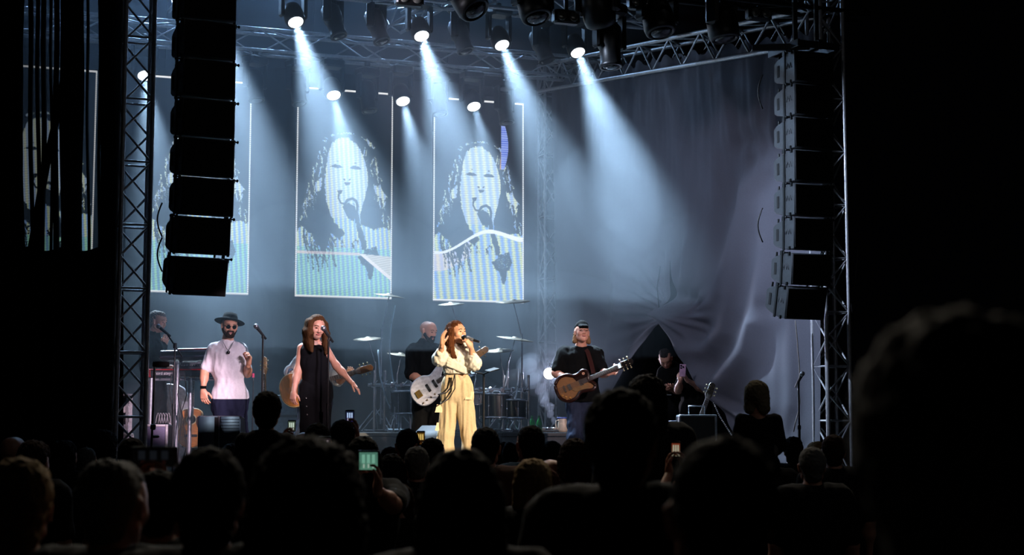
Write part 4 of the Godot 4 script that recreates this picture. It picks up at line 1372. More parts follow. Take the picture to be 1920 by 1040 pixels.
func along_y(a: Vector3, b: Vector3) -> Basis:    # a basis whose y runs from a to b
	var y := (b - a).normalized()
	var x := y.cross(Vector3(0.1, 0.2, 1)).normalized()
	return Basis(x, y, x.cross(y))

func build_band() -> void:
	singer()
	man_in_hat()
	backing_singer()
	bass_player()
	right_guitarist()
	keyboard_player()
	acoustic_player()
	crew()

func singer() -> void:
	var d := 16.4
	var foot := stand_at(858, d)
	var o := thing("person", "woman with long wavy hair in white blouse and beige trousers, singing, one hand raised", "person", foot)
	var j := pose(d, {"head": [856, 624, 0.03], "neck": [851, 646, 0], "shoulder_l": [838, 654, 0.02], "shoulder_r": [872, 654, -0.02], "elbow_l": [824, 673, 0.10], "wrist_l": [829, 646, 0.22], "elbow_r": [889, 681, 0.10], "wrist_r": [883, 650, 0.20], "hip_l": [846, 740, 0], "hip_r": [868, 740, 0], "ankle_l": [832, 892, 0.05], "ankle_r": [888, 892, 0.0], "knee_l": [836, 815, 0.05], "knee_r": [879, 815, 0.03]}, foot)
	feet(j)
	var head := at_head(j, 48, -4, -3)
	var skin := skinmat(Color(0.84, 0.62, 0.48))
	var hl := hand_bones(j.wrist_l, Vector3(0.05, 1, 0.05), Vector3(0.75, 0.0, 0.6), true, 0.22, 0.16, 0.95)
	var mic_a: Vector3 = far_at(868, 632, d - 0.19) - foot
	var mic_b: Vector3 = far_at(890, 638, d - 0.22) - foot
	var hr := hand_bones(j.wrist_r, Vector3(-0.45, 0.85, 0.1), Vector3(-0.3, 0.1, -0.8), false, 0.85, 0.05, 0.95)
	put("body", skin_mesh(j, head, [hl, hr], 0.95, 0.92, 0.005), skin, o)
	face_parts(o, head, Color(0.25, 0.14, 0.10), Color(0.24, 0.14, 0.09))
	# blouse: loose, wrapped at the waist, long full sleeves pushed up
	var b := trunk_bones(j, 0.008, 0.94).filter(func(x): return true)
	b = b.slice(0, 10)
	for s in ["_l", "_r"]:
		var a: Vector3 = j["shoulder" + s]
		var e: Vector3 = j["elbow" + s]
		var w: Vector3 = j["wrist" + s]
		b.append([a, e, 0.066, 0.072])
		b.append([e, mid(e, w, 0.45), 0.070, 0.050])
	var bl := clothes(o, "blouse", b, cloth(Color(0.90, 0.87, 0.80)), 0.016, 0.04, 0.010, "white wrapped blouse with full sleeves", Vector3(22, 13, 22))
	bl.mesh = level_hem(bl.mesh, far_at(858, 699, d).y - foot.y)
	var wrap := []
	var w0 := far_at(838, 668, d - 0.13) - foot
	for k in 4:
		wrap.append([w0 + Vector3(0.0, -0.03 * k, 0), far_at(872, 690 + 3 * k, d - 0.12) - foot, 0.012, 0.014])
	clothes(o, "wrap_folds", wrap, cloth(Color(0.90, 0.87, 0.80)), 0.006, 0.01, 0.008)
	# wide cargo trousers
	var t := leg_bones(j, 0.010, 0.026, 0.98)
	t.append([mid(j.hip_l, j.hip_r) + Vector3(-0.05, 0.14, 0), mid(j.hip_l, j.hip_r) + Vector3(0.05, 0.14, 0), 0.098, 0.098])
	t.append([mid(j.hip_l, j.hip_r) + Vector3(-0.03, 0.25, 0), mid(j.hip_l, j.hip_r) + Vector3(0.03, 0.25, 0), 0.088, 0.088])
	var beige := cloth(Color(0.82, 0.73, 0.58))
	var tr := clothes(o, "trousers", t, beige, 0.016, 0.02, 0.011, "wide beige cargo trousers", Vector3(15, 1.6, 15))
	put("waistband", Flesh.new().add([[mid(j.hip_l, j.hip_r) + Vector3(-0.035, 0.27, 0), mid(j.hip_l, j.hip_r) + Vector3(0.035, 0.27, 0), 0.096, 0.096]], 0.012, 0.02).done(), beige, tr)
	# flap pockets and frills along the outer left leg
	for f in [[826, 766, 14], [826, 800, 13], [827, 822, 13], [882, 742, -9]]:
		var c := far_at(f[0], f[1], d - 0.07) - foot
		var rows := []
		for r in 4:
			var row := []
			for i in 5: row.append(c + Vector3((i - 2) * 0.020 - 0.010 * r, 0.045 - 0.028 * r, 0.0 + 0.008 * r + 0.006 * sin(i * 2.0 + r)))
			rows.append(row)
		put("pocket_flap", Shape.new().grid(rows).done(), cloth(Color(0.88, 0.80, 0.66)), tr)
	for ch in [[[852, 703], [848, 722], [837, 736], [822, 739]], [[853, 704], [853, 728], [842, 747], [826, 757]]]:
		var s := Shape.new()
		for k in 26:
			var q := along([Vector2(ch[0][0], ch[0][1]), Vector2(ch[1][0], ch[1][1]), Vector2(ch[2][0], ch[2][1]), Vector2(ch[3][0], ch[3][1])], k / 25.0)
			s.ball(far_at(q.x, q.y, d - 0.165) - foot, Vector3(0.008, 0.008, 0.005), 6)
		put("chain", s.done(), plainmat(Color(0.20, 0.20, 0.22), 0.3, 0.9), tr)
	var strands := []
	for k in 12:
		var a := -2.3 + 0.34 * k
		if k > 9: a += 0.5
		var root := head * Vector3(0.072 * sin(a + 3.14), 0.03, 0.072 * cos(a + 3.14) * 0.9 - 0.02)
		var dn := Vector3(0.02 * sin(k * 2.0), -0.11, 0.01 * cos(k * 1.3))
		strands.append([root, root + dn + Vector3(-0.016, 0, 0.01), root + dn * 1.9 + Vector3(-0.015 + 0.02 * sin(k * 1.7), 0, 0.03), root + dn * 2.6 + Vector3(-0.01, 0, 0.05)])
	put("hair", long_hair(head, strands, 0.010, 0.007, 3), hairmat(Color(0.36, 0.21, 0.12)), o)
	put("shoes", feet_mesh(j), plainmat(Color(0.8, 0.78, 0.74), 0.5), o)
	var m := thing("microphone", "silver handheld microphone held at the singer's mouth", "microphone", foot + mic_a)
	put("body", stage_mic(), plainmat(Color(0.10, 0.10, 0.11), 0.4, 0.4), m, Transform3D(along_y(mic_b, mic_a) * Basis.from_scale(Vector3(1.05, 1.0, 1.05)), (mic_b - mic_a) * 0.45))
	put("sleeve", Shape.new().lathe([[0.0185, -0.06], [0.021, -0.05], [0.0235, 0.01], [0.022, 0.018]], Transform3D(), 14).done(), plainmat(Color(0.75, 0.75, 0.76), 0.25, 0.8), m, Transform3D(along_y(mic_b, mic_a), (mic_b - mic_a) * 0.45))

func man_in_hat() -> void:
	var d := 17.0
	var foot := stand_at(431, d)
	var o := thing("person", "bearded man in black wide-brimmed hat, round sunglasses and white T-shirt", "person", foot)
	var j := pose(d, {"head": [430, 612, 0.04], "neck": [427, 638, 0], "shoulder_l": [400, 656, 0], "shoulder_r": [452, 656, 0], "elbow_l": [384, 696, 0.0], "wrist_l": [381, 731, 0.08], "elbow_r": [464, 700, 0.0], "wrist_r": [466, 683, 0.20], "hip_l": [417, 756, 0], "hip_r": [444, 756, 0]}, foot)
	j["ankle_l"] = Vector3(-0.12, 0.09, 0.05)
	j["ankle_r"] = Vector3(0.17, 0.09, 0.0)
	feet(j)
	var head := at_head(j, 24, 8, 4)
	var hl := hand_bones(j.wrist_l, Vector3(0.12, -1, 0.15), Vector3(0.6, 0, -0.7), true, 0.42, 0.08, 1.05)
	var hr := hand_bones(j.wrist_r, Vector3(0.1, 0.9, 0.2), Vector3(-0.8, 0.1, 0.2), false, 0.75, 0.08, 1.05)
	put("body", skin_mesh(j, head, [hl, hr], 1.02, 0.93), skinmat(SKIN), o)
	face_parts(o, head, Color(0.05, 0.05, 0.05), Color(0.14, 0.09, 0.06), false)
	var b := trunk_bones(j, 0.012, 0.96).slice(0, 10)
	b.append_array(sleeves(j, 0.80, 0.012))
	for s in ["_l", "_r"]: b.append([j.neck + Vector3(0, -0.035, 0), mid(j.neck, j["shoulder" + s], 0.75) + Vector3(0, -0.01, 0), 0.058, 0.05])
	b.append([j.hip_l + Vector3(0.0, 0.03, 0), j.hip_r + Vector3(0, 0.03, 0), 0.118, 0.118])
	b.append([j.hip_l + Vector3(0.0, 0.09, 0), j.hip_r + Vector3(0, 0.09, 0), 0.118, 0.118])
	var ts := clothes(o, "t_shirt", b, cloth(Color(0.84, 0.82, 0.85)), 0.012, 0.05, 0.012, "plain white T-shirt")
	ts.mesh = level_hem(ts.mesh, far_at(430, 748, d).y - foot.y)
	clothes(o, "trousers", leg_bones(j, 0.014, 0.018, 1.0), cloth(Color(0.10, 0.115, 0.19)), 0.016, 0.05, 0.014, "dark navy trousers")
	put("beard", beard(head), hairmat(Color(0.17, 0.10, 0.06)), o)
	var brim := Shape.new()
	var hb := head.basis * Basis(Vector3(0, 0, 1), deg_to_rad(-6)) * Basis(Vector3.RIGHT, deg_to_rad(-17))
	var ht := Transform3D(hb, head * Vector3(0, 0.050, -0.014))
	var hat := put("hat", Shape.new().lathe([[0.0, 0.085], [0.05, 0.098], [0.072, 0.09], [0.082, 0.05], [0.088, 0.004], [0.16, -0.004], [0.165, 0.0], [0.16, 0.004], [0.088, 0.012]], ht, 28).done(), cloth(Color(0.03, 0.03, 0.032), 0.1), o)
	put("hat_band", Shape.new().lathe([[0.0875, 0.008], [0.090, 0.010], [0.0865, 0.032], [0.084, 0.033]], ht, 28).done(), cloth(Color(0.015, 0.015, 0.015)), hat)
	var g := put("sunglasses", Shape.new().tube(head * Vector3(-0.032, 0.004, 0.0975), head * Vector3(-0.032, 0.004, 0.101), 0.022, 0.022, 16).tube(head * Vector3(0.032, 0.004, 0.0975), head * Vector3(0.032, 0.004, 0.101), 0.022, 0.022, 16).path([head * Vector3(-0.012, 0.010, 0.102), head * Vector3(0.012, 0.010, 0.102)], 0.002, 5).path([head * Vector3(-0.052, 0.008, 0.098), head * Vector3(-0.082, 0.012, 0.02)], 0.002, 5).path([head * Vector3(0.052, 0.008, 0.098), head * Vector3(0.082, 0.012, 0.02)], 0.002, 5).done(), plainmat(Color(0.015, 0.015, 0.018), 0.12), o)
	g.set_meta("label", "round dark sunglasses")
	var nl := Shape.new()
	nl.path([far_at(418, 640, d - 0.10) - foot, far_at(424, 652, d - 0.145) - foot, far_at(428, 657, d - 0.15) - foot, far_at(432, 652, d - 0.145) - foot, far_at(438, 640, d - 0.10) - foot], 0.003, 5)
	nl.ball(far_at(428.5, 660, d - 0.155) - foot, Vector3(0.018, 0.020, 0.008), 10)
	put("necklace", nl.done(), plainmat(Color(0.03, 0.03, 0.03), 0.3), o)
	put("wristband", Shape.new().tube(j.wrist_l + Vector3(0, 0.045, 0), j.wrist_l + Vector3(0, 0.015, 0), 0.034, 0.033, 14).done(), cloth(Color(0.02, 0.02, 0.02)), o)
	put("shoes", feet_mesh(j), plainmat(Color(0.05, 0.05, 0.05), 0.5), o)

func backing_singer() -> void:
	var d := 16.2
	var foot := stand_at(594, d)
	var o := thing("person", "woman with straight brown hair in sleeveless black jumpsuit, arm held out beside microphone stand", "person", foot)
	var j := pose(d, {"head": [594, 613, 0.05], "neck": [588, 643, 0], "shoulder_l": [565, 652, 0], "shoulder_r": [610, 652, 0], "elbow_l": [558, 695, 0.02], "wrist_l": [551, 734, 0.10], "elbow_r": [631, 686, 0.05], "wrist_r": [658, 716, 0.12], "hip_l": [578, 742, 0], "hip_r": [605, 742, 0], "ankle_l": [577, 892, 0], "ankle_r": [607, 892, 0.03], "knee_l": [579, 815, 0.05], "knee_r": [604, 815, 0.06]}, foot)
	feet(j)
	var head := at_head(j, 26, 16, 7)
	var hl := hand_bones(j.wrist_l, Vector3(-0.15, -1, 0.15), Vector3(0.7, 0, -0.5), true, 0.5, 0.06, 0.92)
	var hr := hand_bones(j.wrist_r, Vector3(0.7, -0.68, 0.15), Vector3(-0.5, -0.6, -0.3), false, 0.2, 0.14, 0.95)
	put("body", skin_mesh(j, head, [hl, hr], 0.93, 0.82), skinmat(Color(0.84, 0.63, 0.55)), o)
	face_parts(o, head, Color(0.08, 0.05, 0.04), Color(0.22, 0.13, 0.08))
	var black := cloth(Color(0.055, 0.058, 0.075), 0.2)
	var b := trunk_bones(j, 0.003, 0.85)
	b[0] = [mid(j.shoulder_l, j.shoulder_r, 0.2) + Vector3(0, -0.022, 0), mid(j.shoulder_l, j.shoulder_r, 0.8) + Vector3(0, -0.022, 0), 0.056, 0.056]
	b = b.slice(0, 10)
	var top := clothes(o, "jumpsuit", b, black, 0.008, 0.05, 0.012, "sleeveless black top of the jumpsuit")
	var legs := leg_bones(j, 0.006, 0.042, 0.98)
	legs.append([j.hip_l + Vector3(0.01, 0.10, 0), j.hip_r + Vector3(-0.01, 0.10, 0), 0.10, 0.10])
	clothes(o, "wide_trouser_legs", legs, black, 0.010, 0.025, 0.013)
	var sn := Shape.new()
	for k in 5:
		sn.ball(far_at(616, 744 + 15.5 * k, d - 0.02) - foot, Vector3(0.010, 0.010, 0.010), 8)
		sn.ball(far_at(574 + 1.0 * k, 746 + 15.5 * k, d - 0.12) - foot, Vector3(0.008, 0.008, 0.008), 8)
	put("snap_buttons", sn.done(), plainmat(Color(0.85, 0.85, 0.88), 0.2, 0.8), o)
	put("choker", Shape.new().lathe([[0.057, -0.01], [0.060, 0.0], [0.057, 0.01]], Transform3D(Basis(), mid(j.neck, head * Vector3(0, -0.055, -0.018), 0.3)), 18).done(), cloth(Color(0.05, 0.04, 0.04)), o)
	var strands := []
	for k in 12:
		var side := -1.0 if k < 6 else 1.0
		var i := k % 6
		var root := head * Vector3(side * 0.078, 0.045 - 0.004 * i, 0.026 - 0.022 * i)
		var out := Vector3(side * (0.008 + 0.004 * i), 0, 0)
		strands.append([root, root + Vector3(0, -0.10, 0.012) + out, root + Vector3(side * -0.004, -0.21, 0.020) + out, root + Vector3(side * -0.010, -0.30 + 0.005 * i, 0.05) + out])
	put("hair", long_hair(head, strands, 0.004, 0.007, 8), hairmat(Color(0.33, 0.23, 0.15)), o)
	put("shoes", feet_mesh(j), plainmat(Color(0.04, 0.04, 0.04), 0.4), o)

func bass_player() -> void:
	var d := 18.2
	var foot := stand_at(803, d)
	var o := thing("person", "bald bearded man in dark shirt playing white bass, half hidden behind the singer", "person", foot)
	var j := pose(d, {"head": [803, 621, 0.06], "neck": [797, 645, 0], "shoulder_l": [774, 659, 0.04], "shoulder_r": [822, 659, -0.04], "elbow_l": [769, 702, 0.06], "wrist_l": [799, 714, 0.22], "elbow_r": [852, 694, 0.10], "wrist_r": [876, 685, 0.22], "hip_l": [792, 760, 0], "hip_r": [818, 760, 0]}, foot)
	feet(j, -0.18, 0.16)
	var head := at_head(j, 50, 14, 0)
	var hl := hand_bones(j.wrist_l, Vector3(0.5, -0.75, 0.1), Vector3(0.1, -0.2, -1), true, 0.5, 0.12, 1.05)
	var hr := hand_bones(j.wrist_r, Vector3(0.5, 0.5, 0.2), Vector3(-0.2, -0.2, -1), false, 0.6, 0.1, 1.05)
	put("body", skin_mesh(j, head, [hl, hr], 1.04, 1.03), skinmat(Color(0.78, 0.55, 0.47)), o)
	face_parts(o, head)
	put("beard", beard(head), hairmat(Color(0.10, 0.07, 0.055)), o)
	var b := trunk_bones(j, 0.020, 1.06)
	b.append_array(sleeves(j, 0.92, 0.026))
	b.append([j.neck + Vector3(0, -0.01, 0.01), j.neck + Vector3(0, 0.025, 0.005), 0.066, 0.068])
	b.append([j.hip_l + Vector3(0, 0.06, 0), j.hip_r + Vector3(0, 0.06, 0), 0.13, 0.13])
	clothes(o, "shirt", b, cloth(Color(0.045, 0.055, 0.07)), 0.020, 0.05, 0.013, "dark loose shirt with rolled sleeves")
	clothes(o, "trousers", leg_bones(j, 0.016, 0.02), cloth(Color(0.03, 0.03, 0.035)), 0.014)
	put("shoes", feet_mesh(j), plainmat(Color(0.04, 0.04, 0.04), 0.5), o)
	# white bass, body at the hip, neck up to the right behind the singer
	var a := far_at(812, 722, d - 0.27)
	var e := far_at(916, 652, d - 0.30)
	var g := guitar("bass_guitar", "white bass guitar played by the bald man behind the singer", a, e, Vector3(-0.3, 0.25, 1), [[-0.28, 0.0], [-0.25, 0.10], [-0.16, 0.165], [-0.05, 0.165], [0.03, 0.125], [0.12, 0.15], [0.22, 0.185], [0.285, 0.175], [0.27, 0.13], [0.17, 0.07], [0.13, 0.02], [0.16, -0.05], [0.21, -0.11], [0.21, -0.15], [0.13, -0.14], [0.03, -0.12], [-0.06, -0.155], [-0.17, -0.16], [-0.25, -0.11]], 0.04, plainmat(Color(0.78, 0.78, 0.82), 0.25), 0.86, Color(0.75, 0.55, 0.36), 4)
	put("bridge", Shape.new().box(Vector3(-0.19, 0, 0.028), Vector3(0.07, 0.085, 0.014), Basis(), 0.004).done(), plainmat(Color(0.72, 0.58, 0.30), 0.3, 0.8), g)
	for x in [-0.06, 0.03]: put("pickup", Shape.new().box(Vector3(x, 0, 0.026), Vector3(0.032, 0.10, 0.014), Basis(), 0.004).done(), plainmat(Color(0.03, 0.03, 0.03), 0.4), g)
	for k in 4: put("knob", Shape.new().tube(Vector3(-0.20 + 0.055 * k, -0.115 + 0.004 * k, 0.02), Vector3(-0.20 + 0.055 * k, -0.115 + 0.004 * k, 0.036), 0.010, 0.009, 10).done(), plainmat(Color(0.6, 0.5, 0.35), 0.3, 0.8), g)

func smooth_loop(outline: Array, grow := 1.0) -> PackedVector2Array:      # a smooth closed curve through the outline
	var pts := PackedVector2Array()
	var n := outline.size()
	for i in n:
		for s in 5:
			var p0 := Vector2(outline[(i + n - 1) % n][0], outline[(i + n - 1) % n][1])
			var p1 := Vector2(outline[i][0], outline[i][1])
			var p2 := Vector2(outline[(i + 1) % n][0], outline[(i + 1) % n][1])
			var p3 := Vector2(outline[(i + 2) % n][0], outline[(i + 2) % n][1])
			pts.append(p1.cubic_interpolate(p2, p0, p3, s / 5.0) * grow)
	return pts

# A guitar in its own axes: x along the neck from the middle of the body, y across, z out of the top.
func guitar(called: String, label: String, a: Vector3, head_end: Vector3, top: Vector3, outline: Array, thick: float, m: Material, neck_len: float, neck_tone: Color, pegs: int, strings := 4, grow := 1.0) -> Node3D:
	var o := thing(called, label, "guitar", a)
	var x := (head_end - a).normalized()
	var z := (top - x * top.dot(x)).normalized()
	o.basis = Basis(x, z.cross(x), z)
	var k := a.distance_to(head_end) / (neck_len + 0.19)
	var pts := smooth_loop(outline, grow)
	put("body", Shape.new().prism(pts, thick, Transform3D(), minf(0.010, thick * 0.25)).done(), m, o)
	var nk := neck_len * k + 0.19 * (k - 1.0)
	put("neck", Shape.new().box(Vector3(nk / 2 + 0.03, 0, thick / 2 - 0.002), Vector3(nk - 0.06, 0.052, 0.022), Basis(), 0.008).done(), woodmat(neck_tone), o)
	put("fingerboard", Shape.new().box(Vector3(nk / 2 + 0.03, 0, thick / 2 + 0.011), Vector3(nk - 0.06, 0.05, 0.006), Basis(), 0.001).done(), woodmat(Color(0.16, 0.09, 0.06)), o)
	var fr := Shape.new()
	for i in 14: fr.box(Vector3(nk - (nk - 0.1) * (1.0 - pow(0.94, i)) * 1.25 - 0.01, 0, thick / 2 + 0.015), Vector3(0.003, 0.048, 0.003))
	put("frets", fr.done(), plainmat(Color(0.7, 0.7, 0.68), 0.3, 0.9), o)
	var hs := PackedVector2Array([Vector2(nk - 0.01, -0.026), Vector2(nk + 0.03, -0.042), Vector2(nk + 0.17, -0.036), Vector2(nk + 0.19, 0.0), Vector2(nk + 0.17, 0.036), Vector2(nk + 0.03, 0.042), Vector2(nk - 0.01, 0.026)])
	var hd := put("headstock", Shape.new().prism(hs, 0.016, Transform3D(Basis(), Vector3(0, 0, thick / 2 - 0.006)), 0.003).done(), woodmat(neck_tone) if called != "electric_guitar" else plainmat(Color(0.04, 0.03, 0.03), 0.25), o)
	var pg := Shape.new()
	for i in pegs:
		var sy := -1.0 if i % 2 else 1.0
		var px := nk + 0.045 + 0.045 * (i / 2) * (1.0 if pegs > 4 else 1.4)
		pg.tube(Vector3(px, sy * 0.036, thick / 2), Vector3(px, sy * 0.058, thick / 2), 0.004, 0.004, 6)
		pg.ball(Vector3(px, sy * 0.066, thick / 2), Vector3(0.011, 0.009, 0.007), 8)
		pg.tube(Vector3(px, sy * 0.02, thick / 2), Vector3(px, sy * 0.02, thick / 2 + 0.018), 0.006, 0.006, 6)
	put("tuning_pegs", pg.done(), plainmat(Color(0.85, 0.80, 0.66), 0.25, 0.7), hd)
	var st := Shape.new()
	for i in strings: st.tube(Vector3(-0.19, (i - (strings - 1) / 2.0) * 0.012, thick / 2 + 0.024), Vector3(nk + 0.04, (i - (strings - 1) / 2.0) * 0.0085, thick / 2 + 0.018), 0.0011, 0.0011, 4)
	put("strings", st.done(), plainmat(Color(0.75, 0.75, 0.75), 0.3, 0.9), o)
	return o

func right_guitarist() -> void:
	var d := 18.2
	var foot := stand_at(1092, d)
	var o := thing("person", "man in black cap and black T-shirt looking up while playing sunburst electric guitar", "person", foot)
	var j := pose(d, {"head": [1091, 624, 0.05], "neck": [1089, 649, 0], "shoulder_l": [1056, 663, 0], "shoulder_r": [1119, 663, 0], "elbow_l": [1042, 699, 0.05], "wrist_l": [1073, 719, 0.24], "elbow_r": [1130, 700, 0.12], "wrist_r": [1143, 699, 0.30], "hip_l": [1080, 757, 0], "hip_r": [1106, 757, 0], "ankle_l": [1083, 886, 0.1], "ankle_r": [1122, 888, 0.0], "knee_l": [1078, 823, 0.16]}, foot)
	feet(j)
	var head := at_head(j, 12, -12, 2)
	var hl := hand_bones(j.wrist_l, Vector3(0.9, -0.35, 0.05), Vector3(0.0, -0.3, -1), true, 0.5, 0.08, 1.05)
	var hr := hand_bones(j.wrist_r, Vector3(0.75, 0.55, 0.1), Vector3(-0.2, 0.1, -1), false, 0.55, 0.1, 1.05)
	put("body", skin_mesh(j, head, [hl, hr], 1.03, 1.05), skinmat(Color(0.80, 0.58, 0.50)), o)
	face_parts(o, head, Color(0.05, 0.05, 0.05), Color(0.25, 0.18, 0.13))
	var b := trunk_bones(j, 0.018, 1.10).slice(0, 10)
	b.append_array(sleeves(j, 0.80, 0.022))
	b.append([j.hip_l + Vector3(0, 0.06, 0), j.hip_r + Vector3(0, 0.06, 0), 0.128, 0.128])
	var ts := clothes(o, "t_shirt", b, cloth(Color(0.025, 0.03, 0.035)), 0.012, 0.05, 0.013, "plain black T-shirt")
	ts.mesh = level_hem(ts.mesh, far_at(1090, 753, d).y - foot.y)
	clothes(o, "jeans", leg_bones(j, 0.012, 0.022, 1.04), cloth(Color(0.16, 0.19, 0.27)), 0.020, 0.05, 0.013, "worn blue jeans")
	put("cap", Flesh.new().add([[head * Vector3(0, 0.070, -0.030), head * Vector3(0, 0.075, 0.015), 0.078, 0.074], [head * Vector3(-0.035, 0.050, 0.085), head * Vector3(0.035, 0.050, 0.085), 0.022, 0.022], [head * Vector3(-0.025, 0.046, 0.12), head * Vector3(0.025, 0.046, 0.12), 0.014, 0.014]], 0.008, 0.03).done(), cloth(Color(0.025, 0.025, 0.03)), o)
	put("hair", Flesh.new().add([[head * Vector3(-0.072, 0.0, -0.025), head * Vector3(-0.085, -0.10, -0.02), 0.022, 0.026], [head * Vector3(0.072, 0.0, -0.025), head * Vector3(0.085, -0.10, -0.02), 0.022, 0.026], [head * Vector3(0, 0.0, -0.06), head * Vector3(0, -0.10, -0.055), 0.06, 0.055]], 0.008, 0.03, 0.006, noise3, Vector3(60, 30, 60)).done(), hairmat(Color(0.55, 0.43, 0.32)), o)
	put("glasses", Shape.new().path([head * Vector3(-0.055, 0.01, 0.086), head * Vector3(-0.03, -0.014, 0.098), head * Vector3(-0.008, 0.008, 0.103), head * Vector3(0.008, 0.008, 0.103), head * Vector3(0.03, -0.014, 0.098), head * Vector3(0.055, 0.01, 0.086), head * Vector3(-0.0, 0.014, 0.102)], 0.002, 5).done(), plainmat(Color(0.5, 0.5, 0.5), 0.2, 0.8), o)
	put("necklace", Shape.new().path([j.neck + Vector3(-0.06, 0.0, 0.03), j.neck + Vector3(-0.03, -0.055, 0.085), j.neck + Vector3(0, -0.085, 0.10), j.neck + Vector3(0.03, -0.055, 0.085), j.neck + Vector3(0.06, 0.0, 0.03)], 0.004, 5).ball(j.neck + Vector3(0, -0.10, 0.105), Vector3(0.010, 0.014, 0.006), 8).done(), plainmat(Color(0.35, 0.32, 0.28), 0.3, 0.7), o)
	put("shoes", feet_mesh(j), plainmat(Color(0.75, 0.73, 0.72), 0.5), o)
	var burst := StandardMaterial3D.new()
	burst.roughness = 0.22
	burst.clearcoat_enabled = true
	burst.albedo_color = Color(0.52, 0.34, 0.14)
	burst.albedo_texture = grain_tex
	burst.uv1_triplanar = true
	burst.uv1_scale = Vector3(3, 16, 3)
	var a := far_at(1079, 722, d - 0.34)
	var e := far_at(1188, 676, d - 0.36)
	var lp := [[-0.235, 0.0], [-0.215, 0.095], [-0.14, 0.155], [-0.05, 0.15], [0.02, 0.108], [0.075, 0.105], [0.14, 0.125], [0.185, 0.095], [0.18, 0.045], [0.165, -0.01], [0.20, -0.05], [0.215, -0.10], [0.17, -0.135], [0.09, -0.115], [0.02, -0.108], [-0.05, -0.15], [-0.14, -0.155], [-0.215, -0.095]]
	var g := guitar("electric_guitar", "sunburst electric guitar with black headstock, played by the man in the cap", a, e, Vector3(-0.35, 0.25, 1), lp, 0.045, burst, 0.62, Color(0.30, 0.13, 0.07), 6, 6)
	# darker stained rim of the sunburst, the dark upper bout, binding, pickguard, pickups, knobs
	var rim := Shape.new()
	var ring := []
	for v in smooth_loop(lp, 0.96): ring.append(Vector3(v.x, v.y, 0.0225))
	ring.append(ring[0])
	ring.append(ring[1])
	rim.path(ring, 0.022, 6)
	put("dark_rim", rim.done(), plainmat(Color(0.16, 0.06, 0.035), 0.25), g)
	put("upper_bout", Shape.new().prism(PackedVector2Array([Vector2(0.0, 0.10), Vector2(0.08, 0.10), Vector2(0.14, 0.118), Vector2(0.178, 0.09), Vector2(0.16, 0.03), Vector2(0.03, 0.03)]), 0.004, Transform3D(Basis(), Vector3(0, 0, 0.0235)), 0.0).done(), plainmat(Color(0.10, 0.035, 0.03), 0.25), g)
	put("switch_plate", Shape.new().tube(Vector3(0.135, 0.085, 0.024), Vector3(0.135, 0.085, 0.029), 0.017, 0.017, 14).done(), plainmat(Color(0.75, 0.55, 0.45), 0.4), g)
	put("pickguard", Shape.new().prism(PackedVector2Array([Vector2(-0.06, -0.035), Vector2(0.12, -0.035), Vector2(0.14, -0.10), Vector2(0.07, -0.10), Vector2(-0.03, -0.07)]), 0.004, Transform3D(Basis(), Vector3(0, 0, 0.028)), 0.0).done(), plainmat(Color(0.50, 0.38, 0.24), 0.35), g)
	for x in [-0.07, 0.07]: put("pickup", Shape.new().box(Vector3(x, 0, 0.027), Vector3(0.04, 0.075, 0.012), Basis(), 0.003).done(), plainmat(Color(0.6, 0.58, 0.55), 0.25, 0.8), g)
	put("bridge", Shape.new().box(Vector3(-0.13, 0, 0.029), Vector3(0.016, 0.085, 0.012), Basis(), 0.003).done(), plainmat(Color(0.7, 0.66, 0.6), 0.25, 0.9), g)
	for q in [[-0.15, -0.09], [-0.11, -0.115], [-0.18, -0.06], [-0.155, -0.125]]: put("knob", Shape.new().tube(Vector3(q[0], q[1], 0.022), Vector3(q[0], q[1], 0.036), 0.012, 0.010, 12).done(), plainmat(Color(0.75, 0.55, 0.25), 0.3), g)
	put("strap", Shape.new().grid([[far_at(1092, 652, d - 0.06), far_at(1100, 650, d - 0.06)], [far_at(1098, 660, d - 0.155), far_at(1106, 659, d - 0.15)], [far_at(1104, 680, d - 0.205), far_at(1112, 679, d - 0.20)], [far_at(1109, 700, d - 0.27), far_at(1117, 699, d - 0.27)]].map(func(r): return r.map(func(p): return g.transform.affine_inverse() * p))).done(), cloth(Color(0.20, 0.10, 0.09)), g)

